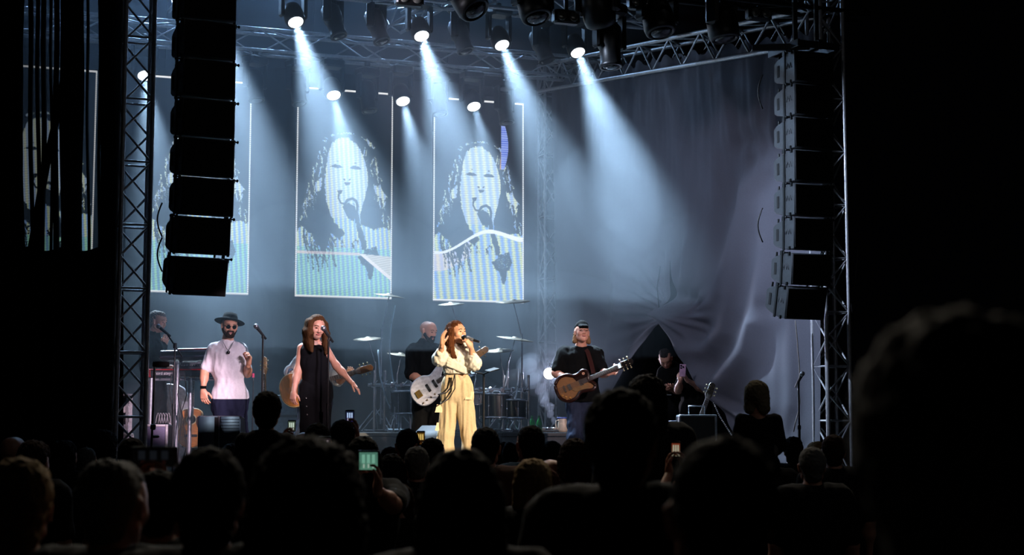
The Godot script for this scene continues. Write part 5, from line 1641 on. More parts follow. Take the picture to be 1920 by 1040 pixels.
func keyboard_player() -> void:
	var d := 18.6
	var foot := stand_at(290, d)
	var o := thing("person", "grey-haired man in black sweater standing in profile at the red keyboards", "person", foot)
	var j := pose(d, {"head": [296, 603, 0.02], "neck": [287, 629, 0], "shoulder_l": [277, 645, 0.12], "shoulder_r": [293, 643, -0.16], "elbow_l": [283, 677, 0.16], "wrist_l": [310, 685, 0.24], "elbow_r": [300, 670, -0.12], "wrist_r": [307, 650, -0.06], "hip_l": [281, 745, 0.08], "hip_r": [293, 745, -0.08]}, foot)
	feet(j, -0.12, 0.14)
	var head := at_head(j, 70, 10, 0)
	var hl := hand_bones(j.wrist_l, Vector3(0.95, -0.1, 0.1), Vector3(0, -1, 0), true, 0.35, 0.12, 1.0)
	var hr := hand_bones(j.wrist_r, Vector3(0.2, 0.95, 0.1), Vector3(0.3, 0, 0.9), false, 0.3, 0.12, 1.0)
	put("body", skin_mesh(j, head, [hl, hr], 1.03, 1.02), skinmat(Color(0.78, 0.57, 0.50)), o)
	face_parts(o, head, Color(0.06, 0.05, 0.05), Color(0.3, 0.27, 0.25))
	var b := trunk_bones(j, 0.018, 1.08)
	b.append_array(arm_bones(j, 0.014, 2).map(func(x): return x))
	clothes(o, "sweater", b, cloth(Color(0.03, 0.034, 0.04)), 0.014, 0.05, 0.014)
	clothes(o, "trousers", leg_bones(j, 0.014, 0.02), cloth(Color(0.02, 0.02, 0.022)), 0.012, 0.05, 0.016)
	short_hair(head, Color(0.45, 0.43, 0.42), o)
	put("shoes", feet_mesh(j), plainmat(Color(0.04, 0.04, 0.04), 0.5), o)

func acoustic_player() -> void:
	var d := 18.1
	var foot := stand_at(588, d)
	var o := thing("person", "guitar player in white shirt and jeans, mostly hidden behind the woman in black", "person", foot)
	var j := pose(d, {"head": [593, 636, 0.02], "neck": [591, 660, 0], "shoulder_l": [566, 674, 0], "shoulder_r": [616, 674, 0], "elbow_l": [543, 697, 0.02], "wrist_l": [570, 713, 0.24], "elbow_r": [634, 714, 0.10], "wrist_r": [649, 705, 0.28], "hip_l": [577, 756, 0], "hip_r": [603, 756, 0], "ankle_l": [557, 885, 0.05], "ankle_r": [612, 885, 0], "knee_l": [566, 815, 0.08]}, foot)
	feet(j)
	var head := at_head(j, 10, 15, 0)
	var hl := hand_bones(j.wrist_l, Vector3(0.9, -0.3, 0), Vector3(0, -0.2, -1), true, 0.5, 0.1, 1.0)
	var hr := hand_bones(j.wrist_r, Vector3(0.5, 0.7, 0.1), Vector3(-0.2, 0.1, -1), false, 0.7, 0.1, 1.0)
	put("body", skin_mesh(j, head, [hl, hr], 1.0, 1.0), skinmat(SKIN), o)
	face_parts(o, head)
	short_hair(head, Color(0.22, 0.15, 0.10), o)
	var b := trunk_bones(j, 0.018, 1.04)
	b.append_array(sleeves(j, 1.0, 0.018))
	clothes(o, "shirt", b, cloth(Color(0.80, 0.80, 0.82)), 0.016, 0.05, 0.014, "white shirt")
	var cf := Shape.new()
	for s in ["_l", "_r"]: cf.tube(mid(j["elbow" + s], j["shoulder" + s], 0.05), mid(j["elbow" + s], j["wrist" + s], 0.22), 0.063, 0.056, 16)
	put("rolled_cuffs", cf.done(), cloth(Color(0.45, 0.52, 0.62)), o)
	clothes(o, "jeans", leg_bones(j, 0.012, 0.016), cloth(Color(0.20, 0.23, 0.30)), 0.016, 0.05, 0.014, "blue jeans")
	put("shoes", feet_mesh(j), plainmat(Color(0.1, 0.09, 0.08), 0.5), o)
	acoustic("acoustic guitar held by the player hidden behind the woman in black", far_at(570, 727, d - 0.30), far_at(701, 689, d - 0.30), Vector3(-0.3, 0.2, 1), Color(0.80, 0.50, 0.24))

func acoustic(label: String, a: Vector3, e: Vector3, top: Vector3, tone: Color, grow := 1.0) -> Node3D:
	var ol := [[-0.27, 0.0], [-0.255, 0.10], [-0.19, 0.175], [-0.10, 0.195], [-0.01, 0.16], [0.05, 0.122], [0.11, 0.125], [0.18, 0.14], [0.235, 0.10], [0.25, 0.0], [0.235, -0.10], [0.18, -0.14], [0.11, -0.125], [0.05, -0.122], [-0.01, -0.16], [-0.10, -0.195], [-0.19, -0.175], [-0.255, -0.10]]
	var g := guitar("acoustic_guitar", label, a, e, top, ol, 0.10, woodmat(tone), 0.66, Color(0.45, 0.28, 0.16), 6, 6, grow)
	put("sound_hole", Shape.new().tube(Vector3(0.09, 0, 0.045), Vector3(0.09, 0, 0.0515), 0.05, 0.05, 22).done(), plainmat(Color(0.03, 0.02, 0.015), 0.9), g)
	put("rosette", Shape.new().lathe([[0.050, 0.0], [0.052, 0.003], [0.062, 0.003], [0.064, 0.0]], Transform3D(Basis(Vector3.RIGHT, PI / 2), Vector3(0.09, 0, 0.0500)), 24).done(), plainmat(Color(0.92, 0.82, 0.62), 0.4), g)
	put("bridge", Shape.new().box(Vector3(-0.10, 0, 0.055), Vector3(0.03, 0.15, 0.012), Basis(), 0.003).box(Vector3(-0.096, 0, 0.063), Vector3(0.004, 0.08, 0.006)).done(), woodmat(Color(0.14, 0.07, 0.04)), g)
	put("pickguard", Shape.new().prism(PackedVector2Array([Vector2(0.10, -0.055), Vector2(0.14, -0.09), Vector2(0.08, -0.12), Vector2(-0.02, -0.125), Vector2(-0.04, -0.09), Vector2(0.04, -0.06)]), 0.003, Transform3D(Basis(), Vector3(0, 0, 0.0515)), 0.0).done(), plainmat(Color(0.25, 0.09, 0.05), 0.25), g)
	var rim := Shape.new()
	var ring := []
	for v in smooth_loop(ol, grow): ring.append(Vector3(v.x, v.y, 0.046))
	ring.append(ring[0])
	rim.path(ring, 0.004, 5)
	put("binding", rim.done(), plainmat(Color(0.85, 0.78, 0.62), 0.4), g)
	return g

func crew() -> void:
	var d := 20.4
	var foot := stand_at(1262, d)
	var o := thing("person", "stagehand in black with bowed head looking at the phone in his hand", "person", foot)
	var j := pose(d, {"head": [1248, 673, 0.14], "neck": [1258, 686, 0.02], "shoulder_l": [1243, 698, 0.08], "shoulder_r": [1282, 697, -0.04], "elbow_l": [1238, 728, 0.06], "wrist_l": [1245, 731, 0.22], "elbow_r": [1276, 733, 0.06], "wrist_r": [1256, 730, 0.24], "hip_l": [1252, 770, 0], "hip_r": [1274, 770, 0]}, foot)
	feet(j)
	var head := at_head(j, -14, 42, -8)
	var hl := hand_bones(j.wrist_l, Vector3(0.3, 0.1, 0.9), Vector3(0.3, 0.9, -0.2), true, 0.6, 0.05, 1.0)
	var hr := hand_bones(j.wrist_r, Vector3(-0.5, 0.1, 0.8), Vector3(-0.2, 0.9, -0.2), false, 0.6, 0.05, 1.0)
	put("body", skin_mesh(j, head, [hl, hr], 1.03, 1.05), skinmat(Color(0.72, 0.52, 0.44)), o)
	face_parts(o, head)
	short_hair(head, Color(0.13, 0.10, 0.09), o, -0.004)
	var b := trunk_bones(j, 0.018, 1.1)
	b.append_array(sleeves(j, 0.9, 0.02))
	clothes(o, "t_shirt", b, cloth(Color(0.02, 0.02, 0.024)), 0.012, 0.05, 0.016)
	clothes(o, "trousers", leg_bones(j, 0.014, 0.02), cloth(Color(0.02, 0.02, 0.022)), 0.012, 0.05, 0.018)
	put("shoes", feet_mesh(j), plainmat(Color(0.03, 0.03, 0.03)), o)
	var ph := thing("phone", "white phone held flat by the stagehand with bowed head", "phone", far_at(1250, 735, d - 0.32))
	put("case", Shape.new().box(Vector3.ZERO, Vector3(0.075, 0.010, 0.15), Basis(), 0.004).done(), plainmat(Color(0.75, 0.75, 0.78), 0.3), ph, Transform3D(Basis(Vector3.RIGHT, 0.5), Vector3.ZERO))
	put("glass", Shape.new().box(Vector3(0, 0.006, 0), Vector3(0.068, 0.002, 0.142), Basis(), 0.0).done(), plainmat(Color(0.02, 0.02, 0.025), 0.1), ph, Transform3D(Basis(Vector3.RIGHT, 0.5), Vector3.ZERO))
	# the second stagehand, filming with a pink phone
	d = 20.0
	foot = stand_at(1303, d)
	o = thing("person", "stagehand behind the curtain gap filming with pink phone, black cap added for shade", "person", foot)
	j = pose(d, {"head": [1303, 664, 0.0], "neck": [1303, 684, -0.02], "shoulder_l": [1284, 700, 0], "shoulder_r": [1325, 700, 0], "elbow_l": [1272, 731, 0.14], "wrist_l": [1275, 713, 0.36], "elbow_r": [1322, 732, 0.12], "wrist_r": [1288, 712, 0.34], "hip_l": [1292, 770, 0], "hip_r": [1316, 770, 0]}, foot)
	feet(j)
	head = at_head(j, 0, 8, 0)
	hl = hand_bones(j.wrist_l, Vector3(0.15, 0.95, 0.1), Vector3(0.8, 0.1, -0.5), true, 0.75, 0.05, 0.95)
	hr = hand_bones(j.wrist_r, Vector3(-0.55, 0.8, 0.1), Vector3(-0.7, -0.1, -0.6), false, 0.75, 0.05, 0.95)
	put("body", skin_mesh(j, head, [hl, hr], 1.03, 1.05), skinmat(Color(0.72, 0.52, 0.44)), o)
	face_parts(o, head)
	put("beard", beard(head), hairmat(Color(0.03, 0.025, 0.02)), o)
	put("cap", Flesh.new().add([[head * Vector3(0, 0.070, -0.030), head * Vector3(0, 0.070, 0.015), 0.080, 0.078], [head * Vector3(-0.04, 0.040, 0.095), head * Vector3(0.04, 0.040, 0.095), 0.024, 0.024], [head * Vector3(-0.03, 0.026, 0.13), head * Vector3(0.03, 0.026, 0.13), 0.016, 0.016]], 0.009, 0.03).done(), cloth(Color(0.015, 0.015, 0.018)), o)  # black cap added to keep the shaded head dark
	b = trunk_bones(j, 0.018, 1.1)
	b.append_array(sleeves(j, 0.9, 0.02))
	clothes(o, "t_shirt", b, cloth(Color(0.02, 0.02, 0.024)), 0.012, 0.05, 0.016)
	clothes(o, "trousers", leg_bones(j, 0.014, 0.02), cloth(Color(0.02, 0.02, 0.022)), 0.012, 0.05, 0.018)
	put("shoes", feet_mesh(j), plainmat(Color(0.03, 0.03, 0.03)), o)
	ph = thing("phone", "pink phone held up by the filming stagehand, its three lenses facing the hall", "phone", far_at(1280, 694, d - 0.42))
	var pb := Basis(Vector3.UP, deg_to_rad(-YAW)) * Basis(Vector3(0, 0, 1), deg_to_rad(-4))
	put("case", Shape.new().box(Vector3.ZERO, Vector3(0.078, 0.155, 0.010), Basis(), 0.004).done(), plainmat(Color(0.80, 0.62, 0.74), 0.35), ph, Transform3D(pb, Vector3.ZERO))
	put("lenses", Shape.new().tube(Vector3(-0.022, 0.055, 0.004), Vector3(-0.022, 0.055, 0.009), 0.011, 0.011, 12).tube(Vector3(-0.022, 0.027, 0.004), Vector3(-0.022, 0.027, 0.009), 0.011, 0.011, 12).tube(Vector3(0.004, 0.041, 0.004), Vector3(0.004, 0.041, 0.009), 0.011, 0.011, 12).done(), plainmat(Color(0.03, 0.03, 0.04), 0.1), ph, Transform3D(pb, Vector3.ZERO))

# ---------- instruments and equipment ----------
func mic_stand(label: String, mic: Vector2, tail: Vector2, joint: Vector2, dist: float, floor_y := DECK, pole_x := 0.0) -> Node3D:
	var p := far_at(joint.x + pole_x, joint.y, dist)
	var base := Vector3(p.x, floor_y, p.z)
	var o := thing("microphone_stand", label, "mic stand", base)
	var steel := plainmat(Color(0.16, 0.165, 0.18), 0.3, 0.7)
	var h := p.y - floor_y
	put("pole", Shape.new().tube(Vector3(0, 0.05, 0), Vector3(0, h * 0.55, 0), 0.014, 0.014, 10).tube(Vector3(0, h * 0.5, 0), Vector3(0, h, 0), 0.010, 0.010, 10).tube(Vector3(0, h * 0.53, 0), Vector3(0, h * 0.57, 0), 0.019, 0.019, 10).done(), steel, o)
	for k in 3:
		var t := TAU * k / 3.0 + 0.4
		put("leg", Shape.new().tube(Vector3(0, 0.10, 0), Vector3(cos(t) * 0.30, 0.012, sin(t) * 0.30), 0.010, 0.010, 8).ball(Vector3(cos(t) * 0.30, 0.012, sin(t) * 0.30), Vector3(0.016, 0.012, 0.016), 8).done(), steel, o)
	var a := far_at(mic.x, mic.y, dist - 0.02) - base
	var b := far_at(tail.x, tail.y, dist) - base
	var j := Vector3(0, h, 0)
	if j.distance_to(b) > 0.08:
		put("boom", Shape.new().tube(j + (j - b).normalized() * 0.15, b, 0.009, 0.008, 8).tube(j - Vector3(0, 0.03, 0), j + Vector3(0, 0.03, 0), 0.022, 0.022, 10).done(), steel, o)
	else:
		put("clip", Shape.new().tube(j, b, 0.016, 0.014, 10).done(), plainmat(Color(0.03, 0.03, 0.03)), o)
	var m := put("microphone", Shape.new().lathe([[0.0, -0.11], [0.012, -0.11], [0.018, 0.03], [0.020, 0.04]], Transform3D(), 14).done(), plainmat(Color(0.30, 0.31, 0.33), 0.35, 0.7), o, Transform3D(along_y(b, a), b.lerp(a, 0.55)))
	put("grille_ball", Shape.new().ball(Vector3(0, 0.062, 0), Vector3(0.027, 0.030, 0.027), 14).done(), plainmat(Color(0.62, 0.63, 0.66), 0.4, 0.8), m)
	return o

func flight_case(called: String, label: String, category: String, c: Vector3, size: Vector3, tone: Color, edge: Color, turn := -YAW) -> Node3D:
	var o := thing(called, label, category, c)
	o.rotation.y = deg_to_rad(turn)
	put("body", Shape.new().box(Vector3(0, size.y / 2, 0), size, Basis(), 0.012).done(), plainmat(tone, 0.6), o)
	var e := Shape.new()
	for sx in [-1, 1]:
		for sz in [-1, 1]: e.box(Vector3(sx * size.x / 2, size.y / 2, sz * size.z / 2), Vector3(0.022, size.y, 0.022), Basis(), 0.004)
		e.box(Vector3(sx * size.x / 2, size.y, 0), Vector3(0.022, 0.022, size.z), Basis(), 0.004)
		e.box(Vector3(0, size.y, sx * size.z / 2), Vector3(size.x, 0.022, 0.022), Basis(), 0.004)
	put("edging", e.done(), plainmat(edge, 0.35, 0.6), o)
	return o

func build_gear() -> void:
	keys()
	drums()
	# microphone stands of the singers
	mic_stand("boom microphone stand angled at the man behind the keyboards", Vector2(300, 614), Vector2(312, 624), Vector2(328, 648), 17.4)
	mic_stand("microphone stand between the man in the hat and the woman", Vector2(482, 614), Vector2(493, 628), Vector2(493, 634), 16.6)
	mic_stand("microphone stand directly in front of the woman in black", Vector2(609, 619), Vector2(618, 632), Vector2(616, 639), 15.85)
	mic_stand("empty microphone stand at the right end of the stage before the curtain", Vector2(1501, 707), Vector2(1498, 713), Vector2(1497, 714), 16.6)
	# the stand with a thick black microphone close to the tower
	var p := far_at(283, 835, 15.6)
	var o := thing("microphone_stand", "black stand with thick black foam microphone nearest the left truss tower", "mic stand", Vector3(p.x, DECK, p.z))
	var t := far_at(290, 686, 15.6) - o.position
	put("pole", Shape.new().tube(Vector3(0, 0.03, 0), t, 0.012, 0.010, 8).tube(Vector3(0, 0.0, 0), Vector3(0, 0.03, 0), 0.13, 0.12, 20).done(), plainmat(Color(0.03, 0.03, 0.032), 0.4), o)
	put("microphone", Shape.new().lathe([[0.0, -0.08], [0.028, -0.078], [0.032, -0.03], [0.030, 0.05], [0.024, 0.08], [0.0, 0.085]], Transform3D(Basis(Vector3(0, 0, 1), -PI / 2), t + Vector3(0.06, 0.02, 0)), 14).done(), cloth(Color(0.02, 0.02, 0.02)), o)
	put("clamp", Shape.new().box(far_at(287, 800, 15.55) - o.position, Vector3(0.05, 0.06, 0.05), Basis(), 0.01).box(far_at(292, 818, 15.55) - o.position, Vector3(0.07, 0.03, 0.03), Basis(), 0.01).done(), plainmat(Color(0.03, 0.03, 0.03)), o)
	# guitar amplifier with pale grille
	p = far_at(290, 843, 16.5)
	o = thing("guitar_amplifier", "small guitar amplifier with lavender grille in a white frame", "amplifier", Vector3(p.x, DECK, p.z))
	o.rotation.y = deg_to_rad(-YAW)
	var top: float = far_at(290, 795, 16.4).y - DECK
	put("cabinet", Shape.new().box(Vector3(0, top / 2, -0.12), Vector3(0.27, top, 0.22), Basis(), 0.015).done(), plainmat(Color(0.16, 0.16, 0.18), 0.6), o)
	var fr := Shape.new()
	for s in [-1, 1]: fr.box(Vector3(s * 0.122, top / 2, 0), Vector3(0.024, top, 0.03), Basis(), 0.005)
	fr.box(Vector3(0, top - 0.012, 0), Vector3(0.22, 0.024, 0.03), Basis(), 0.005).box(Vector3(0, 0.012, 0), Vector3(0.22, 0.024, 0.03), Basis(), 0.005)
	put("frame", fr.done(), plainmat(Color(0.88, 0.86, 0.90), 0.5), o)
	put("grille", Shape.new().box(Vector3(0, top / 2, -0.005), Vector3(0.22, top - 0.048, 0.012)).done(), cloth(Color(0.50, 0.48, 0.60), 0.4), o)
	var cb := Shape.new()
	for k in 5:
		var pts := []
		for i in 8: pts.append(Vector3(-0.02 + 0.03 * k + 0.05 * i / 7.0, top + 0.01 + 0.11 * sin(PI * i / 7.0), -0.10 + 0.01 * k))
		cb.path(pts, 0.005, 5)
	put("cables", cb.done(), plainmat(Color(0.55, 0.55, 0.58), 0.4), o)
	# acoustic guitar on a stand, upright
	acoustic_on_stand()
	# electric guitar standing behind the boy on shoulders
	var a := far_at(499, 800, 17.6)
	var e := far_at(498, 668, 17.65)
	guitar("standing_guitar", "pale-necked electric guitar upright on a stand beside the microphone stand", a, e, Vector3(-1.0, 0.1, 0.5), [[-0.22, 0.0], [-0.2, 0.12], [-0.08, 0.14], [0.02, 0.11], [0.14, 0.14], [0.20, 0.09], [0.13, 0.03], [0.13, -0.04], [0.18, -0.10], [0.12, -0.13], [0.02, -0.11], [-0.08, -0.14], [-0.2, -0.12]], 0.042, plainmat(Color(0.12, 0.16, 0.2), 0.25), 0.64, Color(0.80, 0.62, 0.45), 6, 6)
	var gs := thing("guitar_stand", "low black stand under the upright electric guitar", "stand", Vector3(a.x, DECK, a.z - 0.03))
	put("cradle", Shape.new().tube(Vector3(-0.12, 0.02, 0.15), Vector3(-0.05, a.y - DECK - 0.22, -0.02), 0.012).tube(Vector3(0.12, 0.02, 0.15), Vector3(0.05, a.y - DECK - 0.22, -0.02), 0.012).tube(Vector3(0, 0.02, -0.2), Vector3(0, a.y - DECK - 0.22, -0.03), 0.012).tube(Vector3(-0.14, a.y - DECK - 0.22, 0.0), Vector3(0.14, a.y - DECK - 0.22, 0.0), 0.014).done(), plainmat(Color(0.04, 0.04, 0.04), 0.5), gs)
	# thin pole with pink cap
	p = far_at(475, 704, 17.2)
	o = thing("thin_pole", "thin grey pole with a pink cap right of the man in the hat", "pole", Vector3(p.x, DECK, p.z))
	put("rod", Shape.new().tube(Vector3(0, 0.02, 0), Vector3(0, p.y - DECK, 0), 0.008, 0.006, 8).tube(Vector3.ZERO, Vector3(0, 0.02, 0), 0.10, 0.10, 16).done(), plainmat(Color(0.35, 0.36, 0.38), 0.35, 0.7), o)
	put("cap", Shape.new().tube(Vector3(0, p.y - DECK - 0.02, 0), Vector3(0, p.y - DECK + 0.025, 0), 0.014, 0.013, 10).done(), plainmat(Color(0.80, 0.25, 0.42), 0.5), o)
	# floor monitor with two faces in front of the man in the hat
	var ml := far_at(383, 840, 15.7)
	var mr := far_at(464, 840, 15.7)
	var mt: float = far_at(418, 780, 15.7).y - DECK
	o = thing("floor_monitor", "dark two-part floor monitor speaker at the feet of the man in the hat", "speaker", Vector3((ml.x + mr.x) / 2, DECK, (ml.z + mr.z) / 2 - 0.2))
	o.rotation.y = deg_to_rad(-YAW)
	var w := ml.distance_to(mr)
	for s in [-1, 1]:
		var c := put("cabinet", Shape.new().prism(PackedVector2Array([Vector2(0.2, 0), Vector2(0.2, mt), Vector2(-0.04, mt * 0.98), Vector2(-0.22, mt * 0.45), Vector2(-0.22, 0)]), w / 2 - 0.006, Transform3D(Basis(Vector3.UP, -PI / 2), Vector3(s * w / 4, 0, 0)), 0.006).done(), plainmat(Color(0.17, 0.18, 0.24), 0.4), o)
		if s > 0:
			var lv := Shape.new()
			for k in 22: lv.box(Vector3(w / 4, 0.03 + k * (mt - 0.06) / 21.0, 0.203), Vector3(w / 2 - 0.03, 0.006, 0.008))
			put("grille_bars", lv.done(), plainmat(Color(0.14, 0.14, 0.18), 0.4), c)
		else:
			put("recess", Shape.new().box(Vector3(-w * 0.055, mt / 2, 0.202), Vector3(w * 0.11, mt - 0.02, 0.006)).done(), plainmat(Color(0.05, 0.055, 0.08), 0.5), c)
	put("seam_strip", Shape.new().box(Vector3(0, mt / 2, 0.203), Vector3(0.008, mt, 0.012)).box(Vector3(0, mt, 0.19), Vector3(w, 0.010, 0.02)).done(), plainmat(Color(0.55, 0.56, 0.60), 0.4, 0.5), o)
	# wedge by the bass player
	p = far_at(812, 890, 17.3)
	o = thing("floor_monitor", "small blue-grey wedge monitor left of the singer's trousers", "speaker", Vector3(p.x, DECK, p.z))
	o.rotation.y = deg_to_rad(40)
	put("cabinet", Shape.new().prism(PackedVector2Array([Vector2(-0.2, 0), Vector2(0.2, 0), Vector2(0.2, 0.30), Vector2(0.02, 0.62), Vector2(-0.2, 0.5)]), 0.34, Transform3D(), 0.01).done(), plainmat(Color(0.09, 0.11, 0.15), 0.7), o)
	put("grille", Shape.new().box(Vector3(0.115, 0.46, 0), Vector3(0.01, 0.33, 0.30), Basis(Vector3(0, 0, 1), deg_to_rad(29.4)), 0.003).done(), plainmat(Color(0.10, 0.11, 0.14), 0.6), o)
	# grey flight case and a lighter one on the left
	p = far_at(543, 742, 18.8)
	var fc := flight_case("flight_case", "grey flight case behind the boy on shoulders, beside the woman", "case", Vector3(p.x, DECK, p.z - 0.2), Vector3(0.62, p.y - DECK, 0.4), Color(0.34, 0.39, 0.43), Color(0.42, 0.47, 0.5))
	put("lid_gap", Shape.new().box(Vector3(0, (far_at(543, 777, 18.6).y - DECK) * 0.98, 0.2), Vector3(0.61, 0.03, 0.012)).done(), plainmat(Color(0.1, 0.11, 0.12)), fc)
	p = far_at(233, 740, 17.0)
	fc = flight_case("flight_case", "pale flight case seen through the lower left truss tower", "case", Vector3(p.x, DECK, p.z - 0.2), Vector3(0.18, 0.52, 0.3), Color(0.72, 0.70, 0.76), Color(0.8, 0.8, 0.8))
	var rack := thing("equipment_rack", "tall pale equipment rack behind the left truss tower", "rack", fc.position + Vector3(0.0, 0.523, 0.0))
	rack.rotation.y = deg_to_rad(-YAW)
	put("frame", Shape.new().box(Vector3(-0.08, 0.22, 0.1), Vector3(0.02, 0.44, 0.02)).box(Vector3(0.08, 0.22, 0.1), Vector3(0.02, 0.44, 0.02)).box(Vector3(0, 0.01, 0), Vector3(0.18, 0.02, 0.22)).box(Vector3(0, 0.43, 0), Vector3(0.18, 0.02, 0.22)).box(Vector3(0, 0.22, -0.1), Vector3(0.18, 0.44, 0.01)).done(), plainmat(Color(0.75, 0.75, 0.78), 0.3, 0.5), rack)
	for k in 4: put("unit", Shape.new().box(Vector3(0, 0.07 + 0.10 * k, 0.02), Vector3(0.135, 0.075, 0.17), Basis(), 0.004).done(), plainmat([Color(0.6, 0.6, 0.65), Color(0.12, 0.12, 0.13), Color(0.8, 0.78, 0.8), Color(0.2, 0.2, 0.22)][k], 0.4), rack)
	# music stand right of the singer
	p = far_at(907, 701, 17.2)
	o = thing("music_stand", "thin black stand with a tilted tray right of the singer", "stand", Vector3(p.x, DECK, p.z))
	var hh := p.y - DECK
	var steel := plainmat(Color(0.14, 0.145, 0.16), 0.35, 0.6)
	put("pole", Shape.new().tube(Vector3(0, 0.05, 0), Vector3(0, hh, 0), 0.016, 0.012, 10).tube(Vector3(0, hh * 0.35, 0), Vector3(0, hh * 0.42, 0), 0.024, 0.024, 10).done(), steel, o)
	for k in 3: put("leg", Shape.new().tube(Vector3(0, 0.12, 0), Vector3(cos(k * 2.094 + 0.2) * 0.28, 0.01, sin(k * 2.094 + 0.2) * 0.28), 0.01, 0.01, 8).done(), steel, o)
	put("arm", Shape.new().tube(far_at(886, 696, 17.15) - o.position, Vector3(0, hh, 0), 0.009, 0.009, 8).tube(Vector3(0, hh, 0), far_at(916, 697, 17.15) - o.position, 0.009, 0.009, 8).done(), steel, o)
	put("tray", Shape.new().box(far_at(923, 693, 17.1) - o.position, Vector3(0.12, 0.012, 0.17), Basis(Vector3(0, 0, 1), 0.28) * Basis(Vector3.RIGHT, 0.12), 0.004).done(), plainmat(Color(0.05, 0.05, 0.055), 0.85), o)
	# bottles and jug on the riser
	for b in [[998, 779, "tall green bottle nearest the drum stands, half hidden by a head"], [1011, 779, "tall green bottle between the drum stands and the jug"]]:
		p = on_z(b[0], 809, -18.5)
		o = thing("bottle", b[2], "bottle", Vector3(p.x, RISER_TOP, p.z), "")
		put("glass", Shape.new().lathe([[0.0, 0.0], [0.032, 0.0], [0.036, 0.01], [0.036, 0.11], [0.030, 0.135], [0.014, 0.165], [0.012, 0.19], [0.014, 0.195]], Transform3D(), 16).done(), plainmat(Color(0.10, 0.48, 0.20), 0.15), o)
		put("cap", Shape.new().tube(Vector3(0, 0.19, 0), Vector3(0, 0.205, 0), 0.015, 0.015, 12).done(), plainmat(Color(0.08, 0.4, 0.16), 0.4), o)
		put("label", Shape.new().lathe([[0.0365, 0.03], [0.0372, 0.035], [0.0372, 0.08], [0.0365, 0.085]], Transform3D(), 16).done(), plainmat(Color(0.06, 0.35, 0.14), 0.6), o)
	p = on_z(1055, 809, -18.5)
	o = thing("jug", "white jug with blue rim on the riser beside the right guitarist", "jug", Vector3(p.x, RISER_TOP, p.z))
	put("body", Shape.new().lathe([[0.0, 0.0], [0.055, 0.0], [0.066, 0.03], [0.062, 0.10], [0.048, 0.16], [0.050, 0.175], [0.044, 0.172], [0.044, 0.15]], Transform3D(), 20).done(), plainmat(Color(0.85, 0.78, 0.70), 0.4), o)
	put("rim", Shape.new().lathe([[0.047, 0.165], [0.054, 0.170], [0.054, 0.186], [0.044, 0.186]], Transform3D(), 20).box(Vector3(-0.06, 0.178, 0), Vector3(0.03, 0.012, 0.03), Basis(), 0.004).done(), plainmat(Color(0.30, 0.38, 0.72), 0.4), o)
	put("handle", Shape.new().path([Vector3(-0.05, 0.15, 0), Vector3(-0.09, 0.14, 0), Vector3(-0.095, 0.10, 0), Vector3(-0.085, 0.05, 0), Vector3(-0.062, 0.04, 0)], 0.008, 6).done(), plainmat(Color(0.85, 0.78, 0.70), 0.4), o)
	p = on_z(1030, 809, -18.5)
	o = thing("pedal_board", "low pedal board with small effect pedals between the bottles and the jug", "pedals", Vector3(p.x, RISER_TOP, p.z - 0.05))
	put("board", Shape.new().box(Vector3(0, 0.012, 0), Vector3(0.24, 0.024, 0.14), Basis(), 0.005).done(), plainmat(Color(0.10, 0.10, 0.11)), o)
	for k in 3: put("pedal", Shape.new().box(Vector3(-0.08 + 0.08 * k, 0.042, 0), Vector3(0.06, 0.035, 0.10), Basis(), 0.008).done(), plainmat([Color(0.5, 0.5, 0.52), Color(0.25, 0.25, 0.3), Color(0.6, 0.58, 0.55)][k], 0.4), o)
	# flight case at the right with a guitar on a stand behind it
	p = far_at(1317, 779, 17.6)
	fc = flight_case("flight_case", "black case with bright top edge below the stagehands", "case", Vector3(p.x, DECK, p.z - 0.15), Vector3(0.40, p.y - DECK, 0.3), Color(0.06, 0.065, 0.07), Color(0.55, 0.58, 0.62))
	var fh := p.y - DECK
	put("handle_frame", Shape.new().path([Vector3(-0.08, fh, -0.05), Vector3(-0.08, fh + 0.11, -0.05), Vector3(0.10, fh + 0.11, -0.05), Vector3(0.10, fh, -0.05)], 0.008, 8).done(), plainmat(Color(0.6, 0.62, 0.66), 0.25, 0.8), fc)
	a = far_at(1302, 812, 18.4)
	e = far_at(1337, 717, 18.45)
	guitar("standing_guitar", "dark guitar leaning behind the black case, only neck and headstock showing", a, e, Vector3(-0.3, 0.1, 1), [[-0.2, 0.0], [-0.18, 0.11], [-0.08, 0.13], [0.02, 0.10], [0.13, 0.12], [0.17, 0.05], [0.13, 0.02], [0.13, -0.04], [0.16, -0.09], [0.02, -0.10], [-0.08, -0.13], [-0.18, -0.11]], 0.042, plainmat(Color(0.05, 0.05, 0.06), 0.25), 0.50, Color(0.11, 0.085, 0.065), 6, 6)
	gs = thing("guitar_stand", "low stand under the leaning dark guitar", "stand", Vector3(a.x, DECK, a.z))
	put("cradle", Shape.new().tube(Vector3(-0.12, 0.02, 0.1), Vector3(-0.05, a.y - DECK - 0.17, 0), 0.012).tube(Vector3(0.12, 0.02, 0.1), Vector3(0.05, a.y - DECK - 0.17, 0), 0.012).tube(Vector3(0, 0.02, -0.15), Vector3(0, a.y - DECK - 0.17, -0.03), 0.012).tube(Vector3(-0.12, a.y - DECK - 0.17, 0), Vector3(0.12, a.y - DECK - 0.17, 0), 0.012).done(), plainmat(Color(0.04, 0.04, 0.04), 0.5), gs)
	p = far_at(1274, 790, 17.9)
	fc = flight_case("flight_case", "small pale box left of the black case under the stagehands", "case", Vector3(p.x, DECK, p.z - 0.1), Vector3(0.14, p.y - DECK, 0.2), Color(0.45, 0.43, 0.5), Color(0.5, 0.5, 0.55))

const RISER_TOP := 1.693

